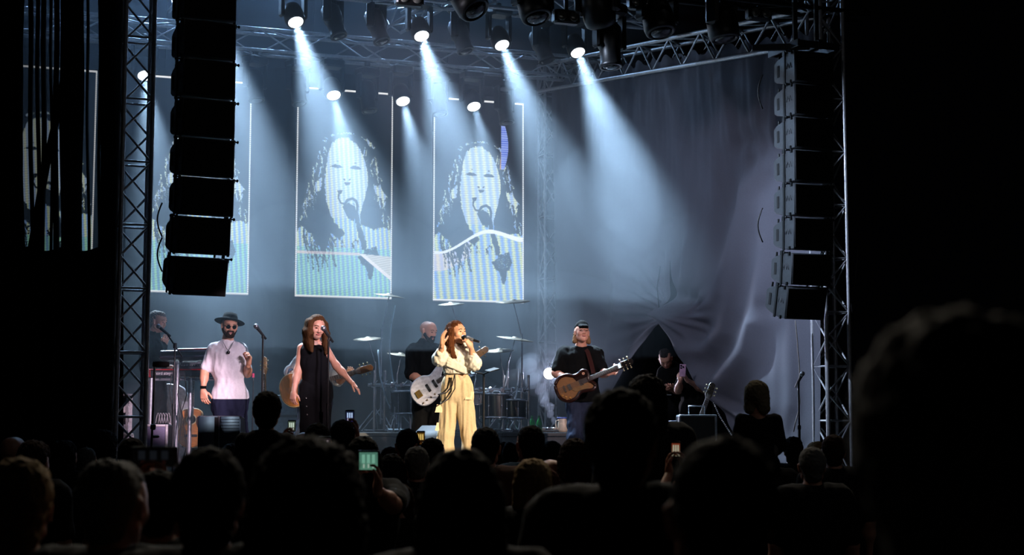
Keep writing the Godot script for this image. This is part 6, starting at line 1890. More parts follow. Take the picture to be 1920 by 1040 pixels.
func acoustic_on_stand() -> void:
	var a := far_at(360, 801, 18.55)
	var e := far_at(363, 682, 18.6)
	var g := acoustic("acoustic guitar standing upright between the keyboards and the man in the hat", a, e, Vector3(-0.34, 0.05, 0.94), Color(0.86, 0.52, 0.22), 0.88)
	var gs := thing("guitar_stand", "black stand holding the upright acoustic guitar", "stand", Vector3(a.x, DECK, a.z - 0.12))
	var y := a.y - DECK - 0.22
	put("cradle", Shape.new().tube(Vector3(0.0, 0.02, -0.2), Vector3(0, y + 0.4, -0.06), 0.014).tube(Vector3(-0.16, 0.02, 0.16), Vector3(0, y + 0.1, -0.05), 0.012).tube(Vector3(0.16, 0.02, 0.16), Vector3(0, y + 0.1, -0.05), 0.012).tube(Vector3(-0.10, y, 0.12), Vector3(-0.10, y, -0.06), 0.014).tube(Vector3(0.10, y, 0.12), Vector3(0.10, y, -0.06), 0.014).tube(Vector3(-0.10, y, -0.05), Vector3(0.10, y, -0.05), 0.012).done(), plainmat(Color(0.04, 0.04, 0.045), 0.4), gs)

func keys() -> void:
	# column stand carrying two keyboards; their backs face the hall
	var d := 18.0
	var c := far_at(345, 816, d)
	var chrome := plainmat(Color(0.62, 0.63, 0.67), 0.28, 0.5)
	var st := thing("keyboard_stand", "chrome column stand under the two red keyboards", "stand", Vector3(c.x, DECK, c.z))
	var yl: float = far_at(330, 707, d).y - DECK
	var yu: float = far_at(340, 677, d).y - DECK
	var b := Basis(Vector3.UP, deg_to_rad(-YAW))
	for px in [281, 330, 355]:
		var q := far_at(px, 816, d - 0.02) - Vector3(c.x, EYE, c.z)
		put("column", Shape.new().tube(Vector3(q.x, 0.03, q.z), Vector3(q.x, (yu if px == 330 else yl) - 0.01, q.z), 0.024, 0.024, 12).tube(Vector3(q.x, 0, q.z), Vector3(q.x, 0.03, q.z), 0.16, 0.15, 20).done(), chrome, st)
	for y in [yl, yu]:
		put("support_arm", Shape.new().box(b * Vector3(-0.02, 0, -0.14) + Vector3(0, y - 0.02, 0), Vector3(0.62 if y == yu else 0.9, 0.03, 0.04), b, 0.006).box(b * Vector3(0.16, 0, -0.10) + Vector3(0, y - 0.02, 0), Vector3(0.04, 0.03, 0.3), b, 0.006).box(b * Vector3(-0.1, 0, -0.10) + Vector3(0, y - 0.02, 0), Vector3(0.04, 0.03, 0.3), b, 0.006).done(), chrome, st)
	var red := plainmat(Color(0.70, 0.05, 0.10), 0.35)
	var k1 := thing("keyboard", "lower red keyboard with white lettering on its back panel", "keyboard", far_at(357, 699, d) + b * Vector3(0, 0, -0.16))
	k1.basis = b
	var h := 0.095
	var w := 1.06
	put("case", Shape.new().box(Vector3(0, 0, 0), Vector3(w, h * 0.75, 0.30), Basis(), 0.008).done(), plainmat(Color(0.10, 0.09, 0.10), 0.45), k1)
	put("top_panel", Shape.new().box(Vector3(0, h * 0.42, 0.03), Vector3(w, 0.016, 0.24), Basis(), 0.004).done(), red, k1)
	put("back_panel", Shape.new().box(Vector3(0.05, -0.005, 0.152), Vector3(w - 0.12, 0.05, 0.008), Basis(), 0.002).done(), plainmat(Color(0.20, 0.19, 0.23), 0.4), k1)
	for s in [-1, 1]: put("end_cheek", Shape.new().box(Vector3(s * (w / 2 + 0.012) + (0.035 if s < 0 else 0.0), 0.0, 0.0), Vector3(0.095 if s < 0 else 0.03, h, 0.32), Basis(), 0.008).done(), red, k1)
	var kx := Shape.new()
	for i in 44: kx.box(Vector3(-w / 2 + 0.09 + 0.0215 * i, h * 0.42, -0.125), Vector3(0.020, 0.016, 0.09), Basis(), 0.002)
	var kw := put("white_keys", kx.done(), plainmat(Color(0.85, 0.84, 0.80), 0.3), k1)
	kw.set_meta("kind", "stuff")
	var bk := Shape.new()
	for i in 44:
		if i % 7 in [0, 1, 3, 4, 5]: bk.box(Vector3(-w / 2 + 0.10 + 0.0215 * i, h * 0.42 + 0.012, -0.105), Vector3(0.011, 0.016, 0.055), Basis(), 0.002)
	put("black_keys", bk.done(), plainmat(Color(0.02, 0.02, 0.02), 0.3), k1).set_meta("kind", "stuff")
	var tm := TextMesh.new()
	tm.text = "nord stage 3"
	tm.font = SystemFont.new()
	tm.font.font_names = PackedStringArray(["Droid Sans"])
	tm.font_size = 32
	tm.pixel_size = 0.00135
	tm.depth = 0.002
	put("lettering", tm, plainmat(Color(0.92, 0.90, 0.92), 0.5), k1, Transform3D(Basis(), Vector3(-w / 2 + 0.24, -0.004, 0.158)))
	var k2 := thing("keyboard", "upper tilted keyboard, grey with a red top, above the lower one", "keyboard", far_at(357, 667, d) + b * Vector3(0, 0, -0.16))
	k2.basis = b * Basis(Vector3(0, 0, 1), deg_to_rad(1.5)) * Basis(Vector3.RIGHT, deg_to_rad(-14))
	put("case", Shape.new().box(Vector3(0, 0, 0), Vector3(0.72, 0.085, 0.28), Basis(), 0.01).done(), plainmat(Color(0.30, 0.30, 0.38), 0.4), k2)
	put("top_panel", Shape.new().box(Vector3(0.10, 0.05, 0.02), Vector3(0.52, 0.02, 0.24), Basis(), 0.004).done(), red, k2)
	put("back_strip", Shape.new().box(Vector3(0, -0.005, 0.142), Vector3(0.68, 0.04, 0.006)).done(), plainmat(Color(0.13, 0.13, 0.16), 0.4), k2)
	put("white_keys", Shape.new().box(Vector3(0, 0.048, -0.10), Vector3(0.66, 0.014, 0.07), Basis(), 0.002).done(), plainmat(Color(0.85, 0.84, 0.80), 0.3), k2)
	# small mixer between the two keyboards
	var mx := thing("mixer", "small mixer with knobs lying on the lower keyboard", "mixer", far_at(352, 690, d) + b * Vector3(0, 0.0, -0.15))
	mx.basis = b * Basis(Vector3.RIGHT, deg_to_rad(12))
	put("case", Shape.new().box(Vector3(0, 0.02, 0), Vector3(0.30, 0.045, 0.16), Basis(), 0.006).done(), plainmat(Color(0.20, 0.20, 0.24), 0.4), mx)
	var kn := Shape.new()
	for i in 9:
		for r in 3: kn.tube(Vector3(-0.12 + 0.03 * i, 0.042, -0.04 + 0.045 * r), Vector3(-0.12 + 0.03 * i, 0.056, -0.04 + 0.045 * r), 0.007, 0.006, 8)
	put("knobs", kn.done(), plainmat(Color(0.7, 0.7, 0.74), 0.4), mx).set_meta("kind", "stuff")
	# pale rounded panel behind the stand
	var q := far_at(327, 791, 18.9)
	var pn := thing("pale_panel", "pale grey rounded panel standing behind the keyboard stand", "panel", Vector3(q.x, DECK, q.z))
	pn.basis = b
	var ph: float = far_at(327, 719, 18.9).y - DECK
	var ol := PackedVector2Array([Vector2(-0.17, 0), Vector2(0.17, 0), Vector2(0.17, ph - 0.20), Vector2(0.155, ph - 0.12), Vector2(0.11, ph - 0.05), Vector2(0.04, ph - 0.01), Vector2(-0.04, ph), Vector2(-0.17, ph)])
	put("board", Shape.new().prism(ol, 0.05, Transform3D(), 0.01).done(), plainmat(Color(0.74, 0.72, 0.76), 0.5), pn)
	put("foot", Shape.new().box(Vector3(0, 0.012, 0), Vector3(0.36, 0.024, 0.3), Basis(), 0.005).done(), plainmat(Color(0.1, 0.1, 0.1)), pn)
	var cab := thing("cable", "black cables hanging from the keyboards to the stage floor", "cable", far_at(335, 700, 17.8))
	var s := Shape.new()
	for u in [[[322, 700], [318, 730], [323, 770], [314, 800], [310, 893]], [[338, 700], [333, 740], [341, 780], [336, 830], [330, 893]], [[346, 700], [350, 740], [341, 770], [348, 820], [352, 893]]]:
		var pts := []
		for i in u.size() - 1:
			for r in 4: pts.append(far_at(lerpf(u[i][0], u[i + 1][0], r / 4.0), lerpf(u[i][1], u[i + 1][1], r / 4.0), 17.72) - cab.position)
		pts.append(far_at(u[-1][0], u[-1][1], 17.72) - cab.position)
		s.path(pts, 0.006, 5)
	put("cords", s.done(), plainmat(Color(0.03, 0.03, 0.035)), cab)

# A drum: shell, two hoops, head skin, lugs. The axis is y, at its middle.
func drum(called: String, label: String, at: Vector3, r: float, h: float, tilt: Basis, tone: Color, legs := []) -> Node3D:
	var o := thing(called, label, "drum", at)
	put("shell", Shape.new().lathe([[r, -h / 2], [r + 0.002, 0], [r, h / 2]], Transform3D(tilt, Vector3.ZERO), 28).done(), plainmat(tone, 0.25), o)
	var chrome := plainmat(Color(0.75, 0.76, 0.80), 0.18, 0.95)
	for s in [-1, 1]:
		put("hoop", Shape.new().lathe([[r, s * h / 2 - 0.012], [r + 0.012, s * h / 2 - 0.012], [r + 0.012, s * h / 2 + 0.014], [r, s * h / 2 + 0.014]], Transform3D(tilt, Vector3.ZERO), 28).done(), chrome, o)
		put("drum_skin", Shape.new().lathe([[0.0, s * h / 2], [r - 0.002, s * h / 2]], Transform3D(tilt, Vector3.ZERO), 28).done(), plainmat(Color(0.55, 0.56, 0.58) if s > 0 else Color(0.09, 0.09, 0.10), 0.5), o)
	var lg := Shape.new()
	for k in 8:
		var t := TAU * k / 8.0
		lg.tube(tilt * Vector3(cos(t) * (r + 0.012), -h * 0.42, sin(t) * (r + 0.012)), tilt * Vector3(cos(t) * (r + 0.012), h * 0.42, sin(t) * (r + 0.012)), 0.006, 0.006, 6)
		lg.ball(tilt * Vector3(cos(t) * (r + 0.010), 0, sin(t) * (r + 0.010)), Vector3(0.014, 0.022, 0.014), 6, tilt)
	put("lugs", lg.done(), chrome, o)
	for l in legs: put("leg", Shape.new().tube(l[0], l[1], 0.009, 0.009, 8).done(), chrome, o)
	return o

func cymbal(px: float, py: float, dist: float, r: float, label: String, bend := 0.0) -> void:
	var p := far_at(px, py, dist)
	var o := thing("cymbal", label, "cymbal", Vector3(p.x, RISER_TOP, p.z))
	var h := p.y - RISER_TOP
	var chrome := plainmat(Color(0.70, 0.71, 0.75), 0.2, 0.95)
	var tip := Vector3(0, h, 0)
	put("stand_pole", Shape.new().tube(Vector3(bend, 0.1, 0), Vector3(bend, h * 0.75, 0), 0.013, 0.011, 8).tube(Vector3(bend, h * 0.72, 0), tip, 0.008, 0.007, 8).tube(Vector3(bend, h * 0.40, 0), Vector3(bend, h * 0.45, 0), 0.02, 0.02, 8).done(), chrome, o)
	for k in 3: put("leg", Shape.new().tube(Vector3(bend, 0.3, 0), Vector3(bend + cos(k * 2.094 + px) * 0.24, 0.012, sin(k * 2.094 + px) * 0.24), 0.008, 0.008, 6).done(), chrome, o)
	put("plate", Shape.new().lathe([[0.0, 0.022], [0.03, 0.020], [0.045, 0.008], [r * 0.6, 0.002], [r, -0.010], [r, -0.0115], [r * 0.6, 0.000], [0.03, 0.010]], Transform3D(Basis(Vector3.RIGHT, 0.16) * Basis(Vector3(0, 0, 1), 0.1 * signf(bend + 0.01)), tip), 32).done(), plainmat(Color(0.30, 0.26, 0.18), 0.5, 0.8), o)

func drums() -> void:
	var d := 19.7
	var tone := Color(0.07, 0.07, 0.08)
	var k := far_at(838, 770, d)
	var r := 0.28
	drum("bass_drum", "dark bass drum on the riser behind the singer", Vector3(k.x, RISER_TOP + r + 0.015, k.z), r, 0.42, Basis(Vector3.RIGHT, PI / 2), tone, [[Vector3(-r, -0.02, 0.15), Vector3(-r - 0.12, -r - 0.01, 0.25)], [Vector3(r, -0.02, 0.15), Vector3(r + 0.12, -r - 0.01, 0.25)]])
	for u in [[762, 752, 0.19, 0.34, "dark floor tom left of the bass player, on chrome legs"], [930, 758, 0.20, 0.36, "large dark floor tom right of the singer, on chrome legs"], [962, 764, 0.17, 0.28, "small floor tom at the right end of the kit"]]:
		var p := far_at(u[0], u[1], d - 0.2)
		var c := Vector3(p.x, p.y - 0.02, p.z)
		var lg := []
		for q in 3:
			var t := q * 2.094 + 0.5
			lg.append([Vector3(cos(t) * (u[2] + 0.02), -0.05, sin(t) * (u[2] + 0.02)), Vector3(cos(t) * (u[2] + 0.04), RISER_TOP + 0.005 - c.y, sin(t) * (u[2] + 0.04))])
		drum("floor_tom", u[4], c, u[2], u[3] * 0.8, Basis(), tone, lg)
	for u in [[815, 712, 0.14, "rack tom over the bass drum, left one"], [868, 712, 0.15, "rack tom over the bass drum, right one"]]:
		var p := far_at(u[0], u[1], d - 0.05)
		drum("rack_tom", u[3], p, u[2], 0.22, Basis(Vector3.RIGHT, 0.35), tone, [[Vector3(0, -0.1, 0), Vector3(k.x - p.x, RISER_TOP + 0.56 - p.y, -0.05)]])
	var sn := far_at(890, 745, d - 0.15)
	drum("snare_drum", "metal snare drum just right of the singer's hip", sn, 0.17, 0.14, Basis(Vector3.RIGHT, 0.12), Color(0.6, 0.6, 0.62), [[Vector3(0, -0.07, 0), Vector3(0, RISER_TOP + 0.01 - sn.y, 0)], [Vector3(0, -0.25, 0), Vector3(0.2, RISER_TOP + 0.01 - sn.y, 0.12)], [Vector3(0, -0.25, 0), Vector3(-0.2, RISER_TOP + 0.01 - sn.y, 0.12)]])
	for u in [[730, 553, 0.20, "highest cymbal, edge crossing the corner of the middle screen", -0.1], [846, 569, 0.17, "cymbal just under the right screen, above the singer's head", 0.15], [962, 564, 0.22, "cymbal at the lower right corner of the right screen", 0.12], [690, 634, 0.19, "leftmost cymbal above the chrome rack bar", 0.1], [752, 664, 0.18, "cymbal left of the bass player's shoulder", -0.05], [936, 656, 0.19, "low cymbal right of the bass headstock", 0.05], [966, 634, 0.24, "wide cymbal right of the singer", -0.1]]:
		cymbal(u[0], u[1], d + 0.1, u[2], u[3], u[4])
	# drum rack: horizontal chrome bars with clamps left and right
	var chrome := plainmat(Color(0.78, 0.79, 0.83), 0.18, 0.95)
	for u in [[690, 782, 721, "chrome drum rack bar left of the bass player", [721, 702, 770]], [890, 992, 730, "chrome drum rack bar right of the singer", [944, 978, 991]]]:
		var a := far_at(u[0], u[2], d - 0.2)
		var b := far_at(u[1], u[2] + 1, d - 0.2)
		var o := thing("drum_rack", u[3], "drum rack", Vector3((a.x + b.x) / 2, RISER_TOP, (a.z + b.z) / 2))
		put("bar", Shape.new().tube(a - o.position, b - o.position, 0.019, 0.019, 12).done(), chrome, o)
		for px in u[4]:
			var q := far_at(px, u[2], d - 0.2) - o.position
			put("post", Shape.new().tube(Vector3(q.x, 0.01, q.z), Vector3(q.x, q.y + 0.18, q.z), 0.017, 0.017, 10).done(), chrome, o)
			put("foot", Shape.new().tube(Vector3(q.x - 0.16, 0.015, q.z + 0.1), Vector3(q.x + 0.16, 0.015, q.z - 0.1), 0.014, 0.014, 8).done(), chrome, o)
		for i in 5:
			var q: Vector3 = a.lerp(b, (i + 0.5) / 5.0) - o.position
			put("clamp", Shape.new().box(q, Vector3(0.06, 0.07, 0.06), Basis(), 0.012).tube(q + Vector3(0.0, 0.0, 0.04), q + Vector3(0.04, 0.05, 0.07), 0.007, 0.007, 6).done(), chrome, o)
	# drum shield: curved clear panes with bright polished edges
	var clear := StandardMaterial3D.new()
	clear.albedo_color = Color(0.85, 0.92, 0.95, 0.06)
	clear.roughness = 0.05
	clear.transparency = BaseMaterial3D.TRANSPARENCY_ALPHA
	var lip := plainmat(Color(0.75, 0.82, 0.88), 0.15)
	for u in [["clear curved drum shield pane left of the bass player, rising past the screen", [[741, 572], [733, 612], [730, 662], [737, 715], [755, 760]], [[709, 656], [712, 704], [724, 748], [741, 784]]], ["clear curved drum shield pane right of the singer, before the drum stands", [[952, 694], [950, 712], [945, 735], [934, 762], [922, 790]], [[972, 690], [972, 715], [968, 738], [961, 762], [950, 795]]]]:
		var a := []
		var b := []
		for i in 12:
			var qa := along(u[1].map(func(v): return Vector2(v[0], v[1])), i / 11.0)
			var qb := along(u[2].map(func(v): return Vector2(v[0], v[1])), i / 11.0)
			a.append(far_at(qa.x, qa.y, d - 0.1 - 0.1 * sin(i * 0.3)))
			b.append(far_at(qb.x, qb.y, d - 0.15 - 0.1 * sin(i * 0.3)))
		var foot: Vector3 = (a[-1] + b[-1]) / 2
		var o := thing("drum_shield", u[0], "shield", Vector3(foot.x, RISER_TOP, foot.z))
		for v in [a, b]:
			for i in v.size(): v[i] -= o.position
		put("pane", Shape.new().grid([a, b]).done(), clear, o)
		for v in [a, b]: put("polished_edge", Shape.new().path(v, 0.009, 6).done(), lip, o)
		put("foot", Shape.new().tube(Vector3(-0.15, 0.02, 0), Vector3(0.15, 0.02, 0), 0.018, 0.018, 8).tube(Vector3.ZERO, (a[-1] + b[-1]) / 2, 0.012, 0.012, 8).done(), lip, o)

# ---------- the crowd, seen from behind ----------
const TOP := 1.745          # height of the hair of an unscaled figure
var crowd_kinds := {}

func crowd_joints() -> Dictionary:
	var j := {"neck": Vector3(0, 1.47, -0.01), "shoulder_l": Vector3(-0.185, 1.42, -0.01), "shoulder_r": Vector3(0.185, 1.42, -0.01), "elbow_l": Vector3(-0.235, 1.13, -0.02), "elbow_r": Vector3(0.235, 1.13, -0.02), "wrist_l": Vector3(-0.24, 0.88, 0.06), "wrist_r": Vector3(0.24, 0.88, 0.06), "hip_l": Vector3(-0.09, 0.91, 0), "hip_r": Vector3(0.09, 0.91, 0)}
	feet(j)
	return j

func crowd_hair(kind: String, hd: Transform3D) -> ArrayMesh:
	var b := []
	var wav := 0.006
	match kind:
		"bald":
			return null
		"short", "holder":
			b = [[hd * Vector3(0, 0.050, -0.040), hd * Vector3(0, 0.060, 0.020), 0.083, 0.068], [hd * Vector3(0, 0.01, -0.050), hd * Vector3(0, -0.045, -0.048), 0.076, 0.060]]
		"tousled":
			b = [[hd * Vector3(0, 0.056, -0.040), hd * Vector3(0, 0.064, 0.030), 0.092, 0.078], [hd * Vector3(0, 0.01, -0.055), hd * Vector3(0, -0.060, -0.052), 0.084, 0.066]]
			wav = 0.010
		"curly":
			b = [[hd * Vector3(0, 0.045, -0.050), hd * Vector3(0, 0.050, 0.010), 0.118, 0.108], [hd * Vector3(-0.05, -0.03, -0.05), hd * Vector3(-0.07, -0.13, -0.05), 0.085, 0.07], [hd * Vector3(0.05, -0.03, -0.05), hd * Vector3(0.07, -0.13, -0.05), 0.085, 0.07]]
			wav = 0.014
		"long":
			b = [[hd * Vector3(0, 0.048, -0.040), hd * Vector3(0, 0.056, 0.010), 0.088, 0.080], [hd * Vector3(0, 0.0, -0.05), hd * Vector3(0, -0.30, -0.075), 0.084, 0.070], [hd * Vector3(-0.06, 0.0, -0.02), hd * Vector3(-0.085, -0.28, -0.02), 0.045, 0.040], [hd * Vector3(0.06, 0.0, -0.02), hd * Vector3(0.085, -0.28, -0.02), 0.045, 0.040]]
			wav = 0.010
		"bob":
			b = [[hd * Vector3(0, 0.048, -0.036), hd * Vector3(0, 0.052, 0.016), 0.090, 0.082], [hd * Vector3(-0.045, -0.01, -0.03), hd * Vector3(-0.055, -0.085, -0.03), 0.058, 0.050], [hd * Vector3(0.045, -0.01, -0.03), hd * Vector3(0.055, -0.085, -0.03), 0.058, 0.050]]
			wav = 0.008
		"bun":
			b = [[hd * Vector3(0, 0.048, -0.040), hd * Vector3(0, 0.056, 0.012), 0.082, 0.074], [hd * Vector3(0, 0.0, -0.05), hd * Vector3(0, -0.04, -0.05), 0.074, 0.058], [hd * Vector3(0, 0.085, -0.105), hd * Vector3(0, 0.095, -0.095), 0.046, 0.044]]
		"hood":
			b = [[hd * Vector3(0, 0.050, -0.040), hd * Vector3(0, 0.052, 0.030), 0.098, 0.090], [hd * Vector3(0, 0.0, -0.045), hd * Vector3(0, -0.15, -0.04), 0.100, 0.115]]
			wav = 0.01
	return Flesh.new().add(b, 0.009, 0.03, wav, noise3, Vector3(42, 36, 42)).done()

func crowd_person(kind: String, label: String, arms := {}) -> Node3D:
	var o := thing("person", label, "person", Vector3.ZERO, "")
	if arms.is_empty() and crowd_kinds.has(kind):
		var src: Node3D = crowd_kinds[kind]
		for c in src.get_children():
			put(c.name, c.mesh, c.material_override, o)
		return o
	var j := crowd_joints()
	for a in arms: j[a] = arms[a]
	var hd := Transform3D(Basis(Vector3.RIGHT, 0.03), Vector3(0, 1.612, 0.015))
	var hands := []
	for s in ["_l", "_r"]:
		var up: bool = j["wrist" + s].y > 1.2
		hands.append(hand_bones(j["wrist" + s], Vector3(0, 1, 0.15) if up else Vector3(0, -1, 0.2), Vector3(0.8 if s == "_l" else -0.8, 0, -0.3), s == "_l", 0.6 if up else 0.4, 0.06))
	put("body", skin_mesh(j, hd, hands, 1.0, 1.0, 0.008), skinmat(Color(0.66, 0.46, 0.37)), o)
	var b := trunk_bones(j, 0.018, 1.05).slice(0, 10)
	b.append([Vector3(-0.10, 1.445, -0.01), Vector3(0.10, 1.445, -0.01), 0.052, 0.052])
	b.append_array(sleeves(j, 0.85, 0.022))
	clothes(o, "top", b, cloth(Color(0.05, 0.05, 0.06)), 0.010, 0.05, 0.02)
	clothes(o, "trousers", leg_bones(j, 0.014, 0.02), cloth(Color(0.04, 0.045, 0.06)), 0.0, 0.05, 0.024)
	put("shoes", feet_mesh(j), plainmat(Color(0.05, 0.05, 0.05)), o)
	var h := crowd_hair(kind, hd)
	if h: put("hair" if kind != "hood" else "hood", h, hairmat(Color(0.07, 0.05, 0.04)) if kind != "hood" else cloth(Color(0.05, 0.05, 0.06)), o)
	if arms.is_empty(): crowd_kinds[kind] = o
	return o

func dress_up(o: Node3D, hair: Color, top: Color) -> void:
	for c in o.get_children():
		if String(c.name).begins_with("hair"): c.material_override = hairmat(hair)
		if String(c.name).begins_with("top") or String(c.name).begins_with("hood"): c.material_override = cloth(top)

func facing(dist_px: float, turn := 0.0) -> float:
	return deg_to_rad(180.0 - YAW + turn)

# Puts a figure where its crown meets the given pixel at a level distance from the eye.
func stand_in_crowd(o: Node3D, px: float, top_y: float, dist: float, turn := 0.0) -> void:
	var p := far_at(px, top_y, dist)
	var s := p.y / TOP
	o.position = Vector3(p.x, 0, p.z)
	o.basis = Basis(Vector3.UP, facing(px, turn)) * Basis.from_scale(Vector3(s, s, s))

func phone_thing(label: String, px: float, py: float, w_px: float, h_px: float, dist: float, picture: Array, energy := 0.8) -> Node3D:
	var o := thing("phone", label, "phone", far_at(px, py, dist))
	o.rotation = Vector3(deg_to_rad(PITCH), deg_to_rad(-YAW), 0)
	var w := w_px * dist / FOCAL
	var h := h_px * dist / FOCAL
	put("case", Shape.new().box(Vector3(0, 0, 0), Vector3(w, h, 0.009), Basis(), 0.004).done(), plainmat(Color(0.02, 0.02, 0.022), 0.3), o)
	var im := Image.create_empty(48, 48, false, Image.FORMAT_RGB8)
	for y in 48:
		for x in 48:
			var u := x / 47.0
			var v := y / 47.0
			var c: Color = picture[0].lerp(picture[1], v)
			for k in 3:      # the tall screens and the lit band in the small picture
				if absf(u - 0.22 - 0.28 * k) < 0.09 and v > 0.12 and v < 0.62: c = picture[2]
				if absf(u - 0.25 - 0.25 * k) < 0.045 and v > 0.66 and v < 0.9: c = picture[3]
			im.set_pixel(x, y, c)
	var m := StandardMaterial3D.new()
	m.albedo_color = Color(0.02, 0.02, 0.02)
	m.roughness = 0.15
	m.emission_enabled = true
	m.emission = Color.WHITE
	m.emission_operator = BaseMaterial3D.EMISSION_OP_MULTIPLY
	m.emission_energy_multiplier = energy
	m.emission_texture = ImageTexture.create_from_image(im)
	var q := QuadMesh.new()
	q.size = Vector2(w * 0.86, h * (0.80 if h > w else 0.86))
	put("screen", q, m, o, Transform3D(Basis(), Vector3(0, -h * 0.02, 0.0052)))
	return o

func phone_holder(label: String, kind: String, px: float, top_y: float, dist: float, phone: Node3D, hair: Color, top: Color, both := true) -> void:
	var p := far_at(px, top_y, dist)
	var s := p.y / TOP
	var tr := Transform3D(Basis(Vector3.UP, facing(px)) * Basis.from_scale(Vector3(s, s, s)), Vector3(p.x, 0, p.z))
	var q: Vector3 = tr.affine_inverse() * phone.position
	var arms := {}
	for sd in (["_l", "_r"] if both else (["_l"] if q.x < 0 else ["_r"])):
		var sx := -1.0 if sd == "_l" else 1.0
		var w := q + Vector3(sx * 0.045, -0.15, -0.01)
		var sh := Vector3(sx * 0.185, 1.42, -0.01)
		if sh.distance_to(w) > 0.56: w = sh + (w - sh).normalized() * 0.56
		arms["wrist" + sd] = w
		var m := mid(sh, w)
		var gap := sqrt(maxf(0.29 * 0.29 - pow(sh.distance_to(w) / 2, 2.0), 0.0004))
		arms["elbow" + sd] = m + Vector3(sx * 0.45, -0.9, 0.0).normalized() * gap
	var o := crowd_person(kind, label, arms)
	o.transform = tr
	dress_up(o, hair, top)

# A child sitting on an adult's shoulders; the origin is the seat.
func child_on_shoulders(label: String, px: float, top_y: float, dist: float, carrier_px: float, carrier_label: String, kind: String, hair: Color, top: Color, size: float, turn: float) -> void:
	var o := thing("person", label, "person")
	var j := {"neck": Vector3(0, 0.40, 0), "shoulder_l": Vector3(-0.135, 0.365, 0), "shoulder_r": Vector3(0.135, 0.365, 0), "elbow_l": Vector3(-0.175, 0.17, 0.03), "elbow_r": Vector3(0.175, 0.17, 0.03), "wrist_l": Vector3(-0.10, 0.10, 0.17), "wrist_r": Vector3(0.10, 0.10, 0.17), "hip_l": Vector3(-0.075, 0.02, 0), "hip_r": Vector3(0.075, 0.02, 0), "knee_l": Vector3(-0.13, 0.03, 0.27), "knee_r": Vector3(0.13, 0.03, 0.27), "ankle_l": Vector3(-0.12, -0.24, 0.24), "ankle_r": Vector3(0.12, -0.24, 0.24), "toe_l": Vector3(-0.12, -0.27, 0.34), "toe_r": Vector3(0.12, -0.27, 0.34)}
	var hd := Transform3D(Basis(Vector3.UP, deg_to_rad(turn)).scaled(Vector3(0.93, 0.93, 0.93)), Vector3(0, 0.535, 0.01))
	var f := Flesh.new()
	var body := trunk_bones(j, -0.035, 0.8)
	body.append_array(arm_bones(j, -0.012, 2, 0.8))
	body.append_array(leg_bones(j, -0.02, 0.0, 0.8))
	body.append([j.neck + Vector3(0, -0.03, 0), hd * Vector3(0, -0.05, -0.015), 0.046, 0.042])
	f.add(body, 0.013, 0.04).add(head_bones(hd, 1.0), 0.007, 0.028)
	f.add(hand_bones(j.wrist_l, Vector3(0.3, 0, 1), Vector3(0, -1, 0), true, 0.4, 0.06, 0.7), 0.006, 0.012)
	f.add(hand_bones(j.wrist_r, Vector3(-0.3, 0, 1), Vector3(0, -1, 0), false, 0.4, 0.06, 0.7), 0.006, 0.012)
	put("body", f.done(), skinmat(Color(0.72, 0.52, 0.43)), o)
	var b := trunk_bones(j, -0.012, 0.86).slice(0, 10)
	b.append_array(arm_bones(j, 0.004, 2, 0.85))
	if kind == "short": b.append([Vector3(-0.05, 0.375, -0.045), Vector3(0.05, 0.375, -0.045), 0.055, 0.055])      # hood lying on the back
	clothes(o, "top", b, cloth(top), 0.010, 0.04, 0.013)
	clothes(o, "trousers", leg_bones(j, -0.008, 0.01, 0.85), cloth(Color(0.05, 0.06, 0.09)), 0.0, 0.04, 0.016)
	put("shoes", feet_mesh(j), plainmat(Color(0.1, 0.1, 0.1)), o)
	put("hair", crowd_hair(kind, hd), hairmat(hair), o)
	var p := far_at(px, top_y, dist)
	var seat := p.y - 0.662 * size
	o.position = Vector3(p.x, seat, p.z)
	o.basis = Basis(Vector3.UP, facing(px)) * Basis.from_scale(Vector3(size, size, size))
	var c := crowd_person("short", carrier_label)
	var s := (seat - 0.05) / 1.46
	c.position = Vector3(far_at(carrier_px, 816, dist).x, 0, far_at(carrier_px, 816, dist).z) + ahead * 0.06
	c.basis = Basis(Vector3.UP, facing(px)) * Basis.from_scale(Vector3(s, s, s))

